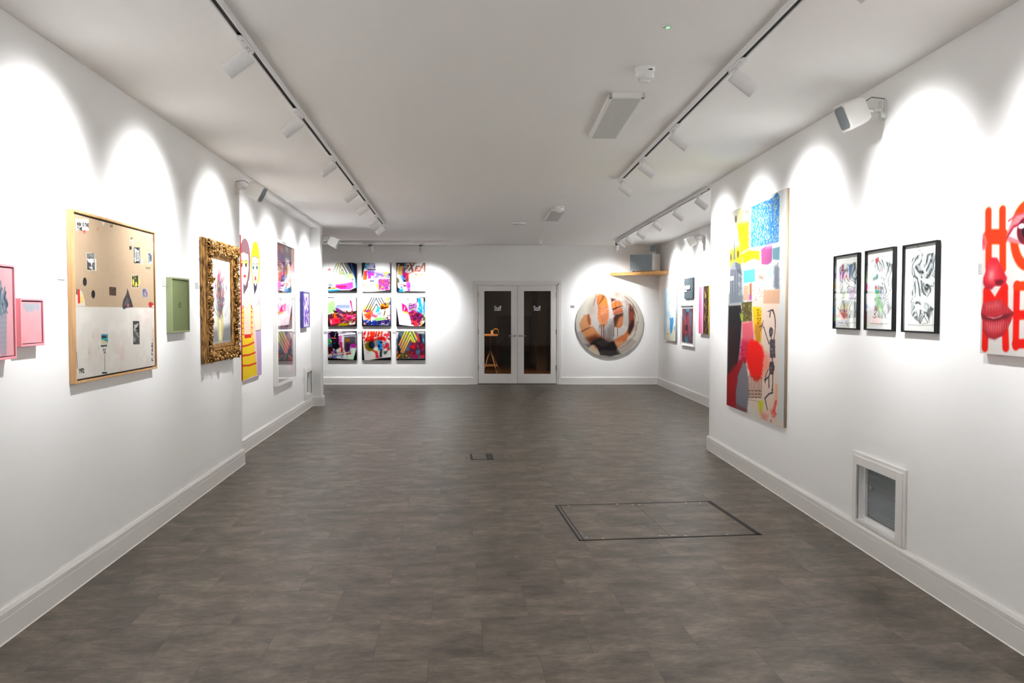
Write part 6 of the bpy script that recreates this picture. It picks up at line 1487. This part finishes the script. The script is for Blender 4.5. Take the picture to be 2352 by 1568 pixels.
# three framed ink drawings
BLK = mat('black_lacquered_frame', (0.007, 0.007, 0.008, 1), 0.45, noise=(60, .1), spec=.2)
def drapery(W_, H_, sil, seed, colour=()):
    A = Art(W_, H_, (238, 238, 236))
    n1 = vnoise(H_, W_, 2.2, 4, seed, 3); n2 = vnoise(H_, W_, 3, 5, seed + 40, 3)
    U, V = A.X / W_, A.Y / H_
    ang = np.where(n2 > .5, .5, -.35) + 1.1 * (vnoise(H_, W_, 2, 3, seed + 90, 1) - .5)
    n3 = vnoise(H_, W_, 30, 14, seed + 70, 2)
    st = np.abs(np.sin((U * np.cos(ang) + V * 1.7 * np.sin(ang)) * 26 + n1 * 7)) ** .7
    g_ = 26 + 205 * st * (0.45 + .8 * vnoise(H_, W_, 4, 7, seed + 20, 2)) + 90 * (n3 - .5); g_ = np.clip(g_, 20, 238)
    B = Art(W_, H_, (0, 0, 0))
    for poly in sil: B.poly([((x - .5) * 1.16 + .5, y) for x, y in poly], (255, 255, 255), 1, 2.5, rough=2, seed=seed)
    m_ = B.a[..., 0:1]
    A.a = A.a * (1 - m_) + m_ * (g_ / 255.)[..., None] * np.array([.98, 1., 1.02])
    r = random.Random(seed)
    for k in range(26):
        p = sil[k % len(sil)][r.randrange(len(sil[k % len(sil)]))]; q = (p[0] + r.gauss(0, .12), p[1] + r.gauss(0, .1))
        A.line([p, ((p[0] + q[0]) / 2 + .02, (p[1] + q[1]) / 2), q], r.uniform(.4, 1.1), r.choice([(40, 42, 46), (90, 92, 96), (214, 214, 214)]), .8, 1.2)
    A.line([(.12, .93), (.5, .935), (.92, .925)], .8, (120, 116, 112), .8, 1.5)
    A.cloud((255, 255, 255), .62, .74, (6, 9), seed + 9, .6)
    for k in range(3):
        x, y = r.uniform(.1, .5), r.uniform(.2, .7); A.poly([(x, y), (x + .3, y + .02), (x + .45, y + .1), (x + .15, y + .06)], (240, 240, 238), .9, 1.5)
    for pts, c in colour: A.poly(pts, c, .85, 2, rough=1.5, seed=3)  # coloured reflections in the glass, painted onto the drawing itself
    A.gain = .9
    return A
S1 = [[(.2, .14), (.8, .10), (.86, .3), (.8, .45), (.84, .6), (.6, .62), (.5, .55), (.3, .6), (.2, .4)], [(.3, .62), (.6, .6), (.9, .66), (.84, .85), (.4, .88), (.22, .78)]]
S2 = [[(.26, .10), (.55, .12), (.9, .2), (.92, .45), (.7, .6), (.5, .62), (.3, .5), (.36, .3)], [(.3, .6), (.7, .58), (.86, .72), (.7, .86), (.3, .86)]]
S3 = [[(.24, .15), (.5, .1), (.86, .12), (.88, .3), (.84, .48), (.7, .62), (.52, .66), (.24, .58), (.34, .4), (.22, .3)], [(.2, .66), (.6, .64), (.84, .74), (.74, .9), (.64, .8), (.5, .92), (.26, .82)]]
frs = [([(115, 598), (313, 572), (318, 1200), (119, 1195)], S1, 'black-framed ink drawing of folds, left of the three, with purple and green reflections painted on', 3,
        [([(.24, .12), (.34, .1), (.34, .2), (.24, .22)], (140, 50, 60)), ([(.56, .14), (.7, .12), (.72, .3), (.62, .34)], (60, 100, 150)), ([(.6, .46), (.8, .44), (.78, .6), (.62, .6)], (150, 90, 150)), ([(.3, .5), (.42, .5), (.4, .6), (.3, .6)], (130, 160, 70))]),
       ([(370, 552), (603, 527), (610, 1215), (375, 1203)], S2, 'black-framed ink drawing of folds, middle of the three, with a green reflection painted on', 8,
        [([(.28, .10), (.42, .08), (.42, .14), (.3, .16)], (150, 50, 60)), ([(.3, .48), (.4, .5), (.46, .62), (.32, .64)], (60, 150, 70)), ([(.2, .34), (.42, .3), (.4, .36), (.22, .38)], (30, 30, 34)), ([(.3, .7), (.42, .72), (.4, .77), (.3, .76)], (150, 50, 70))]),
       ([(672, 513), (951, 468), (964, 1232), (684, 1222)], S3, 'largest-looking black-framed ink drawing, right of the three, grey folds only', 14, [])]
for q, sil, lab, sd, colr in frs:
    c4 = [(1880 + x / 3.5636, 420 + y / 3.5636) for x, y in q]
    A = drapery(130, 230, sil, sd, colr)
    boxed(RW, wall_rect(RW, 0.024, *c4), 'framed_drawing', lab, 'drawing', 0.024, 0.009, BLK, A, PAINT, 0.016, BLK, PICGLASS, group='three black-framed ink drawings')

# face and lettering portrait, cut by the right edge
wl, hl_ = RW.hit(2258, 471, 0.03), RW.hit(2258, 811.5, 0.03)
W_P = 0.72
U0 = RW.hit(2351.5, 600, .03)[0] - wl[0]
A = Art(400, 420, (240, 234, 230))
k_u = U0 / W_P
def qp(x, y):
    u = (x - 66) / 352.0 * k_u; yt = 115 - 75 * (x - 75) / 343.; yb = 1387 + 33 * (x - 60) / 358.
    return (u, (y - yt) / (yb - yt))
def PH(pts, c, **k): A.poly([qp(*p) for p in pts], c, **k)
def LH(pts, wd, c, **k): A.line([qp(*p) for p in pts], wd, c, **k)
OR = (240, 62, 4); OR2 = (226, 26, 8)
PXW = 400 * k_u / 352.0
w_ = 27 * PXW
for pts in ([(115, 170), (118, 330), (124, 460), (126, 640)], [(237, 155), (240, 330), (246, 460), (250, 660)]): LH(pts, w_, OR, soft=6)
LH([(120, 385), (245, 385)], w_ * 1.7, OR, soft=6)
n_ = 30; LH([(450 + 115 * math.cos(2 * math.pi * i / n_), 375 + 262 * math.sin(2 * math.pi * i / n_)) for i in range(n_ + 1)], w_ * 1.15, OR, soft=7)
LH([(112, 870), (110, 1340)], w_, OR2, soft=6); LH([(112, 850), (190, 960), (268, 820)], w_, OR2, soft=6); LH([(270, 830), (276, 1100), (290, 1340)], w_, OR2, soft=6)
LH([(368, 800), (370, 1330)], w_ * .9, OR2, soft=6)
for y in (812, 1062, 1310): LH([(368, y), (470, y - 6)], w_ * 1.0, OR2 if y > 900 else OR, soft=6)
# ear
PH([(66, 360), (90, 370), (112, 430), (100, 490), (66, 500)], (236, 120, 124), soft=8); PH([(66, 400), (86, 410), (90, 450), (66, 470)], (200, 60, 70), al=.7, soft=8)
# nose
PH([(150, 562), (200, 566), (228, 620), (262, 690), (285, 740), (275, 800), (230, 810), (190, 806), (160, 835), (120, 838), (84, 790), (82, 740), (100, 690), (112, 610)], (206, 44, 60), soft=5)
PH([(140, 640), (190, 640), (200, 730), (150, 780), (115, 740)], (244, 128, 134), al=.75, soft=30); PH([(140, 690), (165, 690), (165, 740), (140, 740)], (250, 190, 190), al=.8, soft=18)
PH([(186, 760), (240, 750), (262, 770), (240, 800), (196, 800)], (110, 20, 36), soft=9); PH([(84, 770), (110, 800), (170, 800), (150, 838), (100, 830)], (150, 34, 52), al=.7, soft=12); PH([(230, 650), (285, 740), (275, 790), (250, 720)], (180, 40, 56), al=.6, soft=12)
# lips
PH([(72, 1020), (84, 960), (130, 930), (170, 940), (200, 918), (250, 930), (300, 990), (350, 1040), (330, 1110), (300, 1180), (260, 1240), (190, 1268), (130, 1250), (90, 1190), (84, 1100), (70, 1060)], (186, 50, 60), soft=5)
PH([(72, 1040), (130, 1080), (200, 1080), (270, 1050), (350, 1040), (300, 1090), (200, 1112), (120, 1106), (80, 1090)], (104, 30, 42), al=.85, soft=9); PH([(130, 1074), (200, 1080), (260, 1056), (240, 1074), (180, 1092)], (240, 200, 200), al=.8, soft=5)
PH([(110, 960), (160, 960), (200, 940), (240, 960), (230, 1000), (120, 1010)], (232, 130, 134), al=.6, soft=20); PH([(120, 1130), (200, 1140), (260, 1120), (240, 1190), (140, 1190)], (238, 128, 132), al=.7, soft=22); PH([(90, 1190), (180, 1250), (260, 1220), (200, 1268), (130, 1252)], (140, 40, 52), al=.7, soft=14)
for k in range(22): LH([(96 + k * 10, 1120 + 6 * math.sin(k)), (100 + k * 9.4, 1210 - abs(k - 10) * 3)], .5, (246, 190, 190) if k % 2 else (170, 46, 60), al=.6, soft=2)
for k in range(18): LH([(90 + k * 13, 1050 - abs(k - 8)), (96 + k * 12.4, 980 - 4 * math.sin(k))], .5, (150, 40, 54) if k % 2 else (236, 150, 152), al=.5, soft=2)
# eye
PH([(272, 380), (300, 290), (350, 200), (440, 180), (560, 230), (640, 400), (520, 460), (380, 450), (290, 430)], (240, 130, 140), soft=8); PH([(290, 380), (330, 310), (400, 270), (500, 280), (590, 380), (500, 430), (380, 420)], (250, 214, 214), soft=5)
LH([(276, 396), (330, 300), (410, 262), (510, 280), (600, 380)], 3.2, (150, 40, 60), soft=5); LH([(290, 250), (360, 195), (450, 180), (560, 220)], 2.4, (196, 70, 90), soft=5)
A.ell(*qp(425, 335), .075, .085, (96, 24, 40), soft=5); A.ell(*qp(430, 335), .035, .045, (16, 8, 14), soft=4); A.ell(*qp(395, 296), .03, .016, (236, 240, 244), soft=4)
A.a = np.clip(A.a, 0, 1); A.gain = .6
s0 = wl[0]; z1 = RW.hit(2258, 471.5, .03)[1]; z0 = hl_[1]
t, w, h = hung(RW, (s0, s0 + W_P, z0, z1), 'portrait_canvas', 'canvas with orange sprayed capitals, red nose, lips and eye, cut by the right edge', 'painting')
panel('canvas', A, w, h, 0.03, (222, 130, 124), PAINT, t)
card(RW, 2247, 605, 2257, 628, 'narrow white text card left of the canvas with red lips', lines=7)

# ------------------------------------------------------------------ far right wall works
def r8(x, y): return (1515 + x / 9.225, 630 + y / 9.225)
def r8s(*q): return [r8(*p) for p in q]
A = Art(110, 240, (216, 228, 232)); A.cloud((176, 206, 222), .45, .75, (3, 7), 4, .8); A.cloud((236, 238, 236), .5, .7, (4, 5), 9, .8)
A.poly([(.3, .78), (.9, .74), (1, 1), (0, 1)], (222, 218, 196), .9, 14); A.poly([(0, .2), (.2, .2), (.24, .8), (0, .9)], (170, 200, 214), .7, 18)
A.poly([(.48, .56), (.62, .58), (.84, .56), (.84, .66), (.72, .84), (.62, .88), (.52, .78), (.54, .66)], (74, 146, 196), .95, 4, rough=2); A.poly([(.86, .7), (.94, .74), (.94, .84), (.88, .78)], (90, 150, 190), .8, 4)
A.line([(.46, .22), (.42, .34), (.46, .46), (.5, .6)], 1.1, (110, 130, 140), .8, 2); A.line([(.7, .32), (.8, .5)], .9, (140, 156, 160), .7, 2); A.line([(.52, .04), (.5, .08)], 2.5, (180, 200, 206), .8, 3)
for k in range(8): A.line([(.12 + .04 * k, .87 + .01 * (k % 3)), (.16 + .05 * k, .88)], .5, (80, 100, 110), .8)
A.gain = .8
c4 = r8s((95, 293), (338, 263), (338, 1412), (98, 1388))
t, w, h = hung(FRW, wall_rect(FRW, .035, *c4), 'pale_blue_painting', 'tall pale blue abstract canvas nearest the corner on the far right wall', 'painting'); panel('canvas', A, w, h, .035, (170, 176, 176), PAINT, t)
c4 = r8s((486, 95), (668, 66), (682, 512), (502, 517))
t, w, h = hung(FRW, wall_rect(FRW, .05, *c4), 'relief_panel', 'small grey patterned relief with fringe above the white-framed print', 'artwork')
A = Art(90, 110, (92, 104, 110))
for rr_ in range(9):
    for k in range(10): 
        x, y = .05 + k * .1, .04 + rr_ * .115; A.line([(x, y + .08), (x + .05, y), (x + .05, y + .07)], 1.0, (44, 50, 56) if (k + rr_) % 2 else (150, 160, 164))
A.gain = .5
panel('board', A, w, h, .03, (60, 64, 70), PAINT, t)
LG = mat('pale_grey_plaster', (0.55, 0.57, 0.57, 1), .6, noise=(60, .05)); DGR = mat('dark_grey_plaster', (0.09, 0.10, 0.11, 1), .6, noise=(60, .1))
MB().box(-w * .44, w * .24, -.044, -.030, h * .46, h * .64).build('raised_bar', LG, t, bevel=.003)
MB().box(-w * .46, -w * .12, -.042, -.030, h * .33, h * .43).build('raised_bar', LG, t, bevel=.003)
MB().box(-w * .46, w * .22, -.040, -.030, h * .43, h * .46).build('shadow_bar', DGR, t)
b = MB()
for k in range(14): x = -w / 2 + w * (k + .5) / 14; b.tube([(x, -.018, .002), (x + .003, -.018, -.022 - .008 * (k % 3))], .003, 5)
b.build('fringe', DGR, t)
A = Art(90, 170, (66, 60, 74)); A.tint(.35, (8, 16), 3)
A.mess((0, 0, 1, 1), [(40, 36, 50), (90, 110, 120), (110, 40, 50), (60, 50, 60), (120, 70, 90)], 120, 4, .3, .4, ang=1.4)
for x0, x1 in ((.12, .34), (.34, .62), (.42, .72)): A.line([(x0, .72), ((x0 + x1) / 2, .2), (x1, .74)], 2.2, (170, 50, 60), .9, 2)
A.poly([(.3, 0), (.7, 0), (.6, .1), (.4, .1)], (60, 130, 150), .8, 5); A.poly([(.3, .9), (.5, .78), (.6, 1), (.3, 1)], (60, 130, 140), .8, 5); A.poly([(.3, .5), (.5, .46), (.5, .64), (.3, .66)], (20, 16, 22), .8, 5); A.gain = .8
c4 = r8s((433, 660), (708, 634), (714, 1545), (441, 1492))
t, w, h = boxed(FRW, wall_rect(FRW, .035, *c4), 'framed_print', 'white-framed dark print with red arches below the grey relief', 'picture', .035, .012, WFR, A, PAINT, .02, mat('white_mount', (.75, .75, .73, 1), .7, noise=(50, .01)), None, artin=.045)
A = Art(90, 200, (240, 150, 170))
for k in range(26):
    x = .02 + .42 * random.Random(k).random(); A.line([(x, 0), (x + .03 * math.sin(k), .3), (x - .02, .7), (x, 1)], random.Random(k + 9).uniform(1.2, 4), random.Random(k * 3).choice([(246, 90, 130), (160, 170, 220), (250, 200, 220), (236, 60, 90), (190, 160, 210), (250, 240, 240)]), .9, 2)
A.rect(.5, 0, 1, 1, (52, 38, 30), soft=2)
r = random.Random(2)
for k in range(70): x = .52 + .46 * r.random(); y = r.random(); A.line([(x, y), (x + r.gauss(0, .01), y + r.uniform(.02, .09))], r.uniform(.5, 1.6), r.choice([(196, 160, 80), (20, 16, 14), (120, 96, 50), (230, 200, 120), (80, 60, 40)]), .9, 1.5)
A.gain = .8
c4 = r8s((826, 262), (1038, 240), (1035, 1270), (824, 1246))
t, w, h = hung(FRW, wall_rect(FRW, .04, *c4), 'two_tone_painting', 'canvas half pink streaks, half dark brown with gold, beside the bay edge', 'painting'); panel('canvas', A, w, h, .04, (226, 206, 110), PAINT, t)

# ------------------------------------------------------------------ low wall vents
VF = GLOSSW
def wall_vent(W, hole, outer_l, outer_r, outer_top, label, knob=True, name='wall_vent'):
    s0, s1, z0, z1 = hole
    p = W.at((s0 + s1) / 2, 0); t = thing(name, label, 'air vent', p, W.rz)
    w = (s1 - s0) / 2; ol = outer_l - (s0 + s1) / 2; orr = outer_r - (s0 + s1) / 2
    b = MB(); zb_ = 0.1455
    for (i, d) in ((0.0, .012), (.022, .018)):
        b.box(ol + i, -w, -d, -.0005, zb_, outer_top - i); b.box(w, orr - i, -d, -.0005, zb_, outer_top - i); b.box(-w, w, -d, -.0005, z1, outer_top - i)
    b.box(-w, w, -.014, -.0005, zb_, z0)
    b.build('trim', VF, t, bevel=.002)
    MB().frame(-w + .001, w - .001, z0 + .001, z1 - .001, .016, .050, .032).build('grille_frame', WFR, t)
    MB().box(-w + .001, w - .001, .058, .062, z0, z1).build('backing', mat('vent_backing', (.05, .055, .058, 1), .7, noise=(40, .1)), t)
    sl = MB(); n_ = int((z1 - z0 - .05) / .0125)
    for k in range(n_):
        z = z0 + .02 + (k + .5) * (z1 - z0 - .05) / n_
        sl.add([(-w + .016, .046, z - .0035), (w - .016, .046, z - .0035), (w - .016, .056, z + .003), (-w + .016, .056, z + .003), (-w + .016, .045, z - .001), (w - .016, .045, z - .001), (w - .016, .056, z + .0045), (-w + .016, .056, z + .0045)],
               [(0, 1, 2, 3), (4, 7, 6, 5), (0, 4, 5, 1), (1, 5, 6, 2), (2, 6, 7, 3), (3, 7, 4, 0)])
    sl.build('louvres', mat('grey_louvre', (.34, .37, .38, 1), .45, .2, noise=(50, .05)), t)
    if knob: MB().lathe([(.016, 0), (.016, .006), (.012, .009), (0, .009)], (-w + .072, .044, z0 + (z1 - z0) * .60), (0, -1, 0), 24).build('lock_knob', STEEL, t, smooth=True)
    return t
ol = RW.hit(1963, 1040)[0]; orr = RW.hit(2085, 1078)[0]; ot = (RW.hit(1963.5, 1035)[1] + RW.hit(2084.6, 1078)[1]) / 2
wall_vent(RW, RVH, ol, orr, ot, 'louvred grey vent with a round lock in white trim, low on the right wall')
al = AW.hit(697.5, 850)[0]; ar_ = AW.hit(716.5, 845)[0]; at_ = (AW.hit(697.5, 846)[1] + AW.hit(715.5, 839.5)[1]) / 2
wall_vent(AW, AVH, al, ar_, at_, 'grey vent in white trim low in the alcove next to the pilaster', knob=False)
s_, z_ = AW.hit(695.2, 872.5)
t = thing('wall_socket', 'small white socket plate beside the alcove vent', 'wall socket', AW.at(s_, z_ - .043), AW.rz)
MB().box(-.043, .043, -.009, 0, 0, .086).build('plate', PLASTW, t, bevel=.003)
MB().box(-.028, .028, -.0105, -.009, .02, .066).build('insert', WFR, t)

# ------------------------------------------------------------------ floor hatch and floor box
hc = [on_level(x, y, 0) for x, y in ((1274, 1161), (1632, 1150), (1750, 1229), (1330, 1241))]
c = sum(hc, Vector()) / 4
ex = ((hc[1] - hc[0]) + (hc[2] - hc[3])) / 2; ang = math.atan2(ex.y, ex.x); hw = ex.length / 2; hh = (((hc[0] - hc[3]) + (hc[1] - hc[2])) / 2).length / 2
t = thing('floor_hatch', 'rectangular two-leaf access hatch set flush in the floor, dark metal edge', 'floor hatch', (c.x, c.y, 0), ang)
b = MB()
e_ = .017
b.box(-hw, hw, -hh, -hh + .018, 0, .0025); b.box(-hw, hw, hh - .020, hh, 0, .0025); b.box(-hw, -hw + .013, -hh, hh, 0, .0025); b.box(hw - .032, hw, -hh, hh, 0, .0025)
b.box(-hw + .028, -hw + .036, -hh, hh, 0, .0022)
b.build('metal_edge', DARKSTEEL, t)
MB().box(-hw + .010, -hw + .028, -hh + .012, hh - .010, 0, .0018).build('edge_strip', mat('worn_steel', (.14, .13, .12, 1), .5, .5, noise=(30, .5)), t)
for x0, x1 in ((-hw + .037, -.003), (.003, hw - .033)):
    o = MB().box(x0, x1, -hh + .019, hh - .021, 0, .0020).build('hatch_leaf', FLOOR, t)
for x, y in ((-hw + .10, hh - .03), (-.13, hh - .022), (-.02, hh - .05), (.03, hh - .055), (.39, hh - .04), (hw - .10, hh - .05), (-hw + .06, -hh + .06), (-hw + .16, -hh + .03), (-.06, -hh + .05), (.02, -hh + .05), (.10, -hh + .03), (hw - .22, -hh + .03)):
    MB().lathe([(.0095, 0), (.0095, .0028), (.004, .0032), (0, .0032)], (x, y, 0), (0, 0, 1), 14).build('lifting_screw', STEEL, t)
MB().box(-.055, -.012, -hh + .043, -hh + .052, .0015, .003).box(.012, .05, -hh + .043, -hh + .052, .0015, .003).build('clip', STEEL, t)
bc = [on_level(x, y, 0) for x, y in ((1079, 1042.5), (1131, 1042), (1133, 1055.5), (1081, 1056))]
c = sum(bc, Vector()) / 4; ex = ((bc[1] - bc[0]) + (bc[2] - bc[3])) / 2; ang = math.atan2(ex.y, ex.x) + .03; hw = ex.length / 2; hh = (bc[0] - bc[3]).length / 2
t = thing('floor_box', 'small flush floor outlet box with black ends in the middle of the room', 'floor outlet', (c.x, c.y, 0), ang)
MB().box(-hw, hw, -hh, hh, 0, .0015).build('rim', mat('black_plastic', (.006, .006, .006, 1), .7, noise=(80, .2)), t)
MB().box(-hw + .022, hw - .065, -hh + .022, hh - .020, .001, .0028).build('lid_infill', FLOOR, t)
MB().box(-hw + .002, -hw + .014, -hh + .01, hh - .006, .001, .0026).build('hinge_strip', DARKSTEEL, t)
MB().box(hw - .052, hw - .006, -hh + .012, hh - .008, .001, .0035).build('cable_flap', mat('charcoal_plastic', (.012, .013, .012, 1), .6, noise=(80, .2)), t, bevel=.001)

# ------------------------------------------------------------------ large picture leaning in the staff room
y_ = 21.4
A = Art(110, 150, (58, 30, 22))
for k in range(26): A.line([(.1 + .032 * k, 0.05), (.12 + .031 * k + .02 * math.sin(k), .4), (.1 + .032 * k, .8)], 1.4, ((150, 84, 44) if k % 2 else (90, 44, 26)), .9, 1.5)
A.ell(.5, .3, .17, .3, (40, 22, 20), soft=6); A.poly([(.0, .78), (.3, .62), (.5, .55), (.7, .62), (1, .8), (1, 1), (0, 1)], (10, 40, 30), 1, 3)
for k in range(20): A.line([(.05 * k, .8), (.05 * k, 1)], .8, (20, 70, 50), .7, 1.5)
A.poly([(0, 0), (.07, 0), (.07, 1), (0, 1)], (90, 20, 20), 1, 2); A.poly([(.93, 0), (1, 0), (1, 1), (.93, 1)], (90, 20, 20), 1, 2); A.rect(0, 0, 1, .05, (90, 20, 20), soft=2)
wpx = (1222 - 1141.5) / FPX * y_
o = panel('leaning_picture', A, wpx, 1.34, .04, (60, 16, 16), PAINT)
o.location = (sx_at(1182, y_), SY1 - .22, 0.0); o.rotation_euler = (math.radians(-7), 0, 0); tag(o, 'large dark red and green picture leaning on the back wall behind the door glass', 'painting')
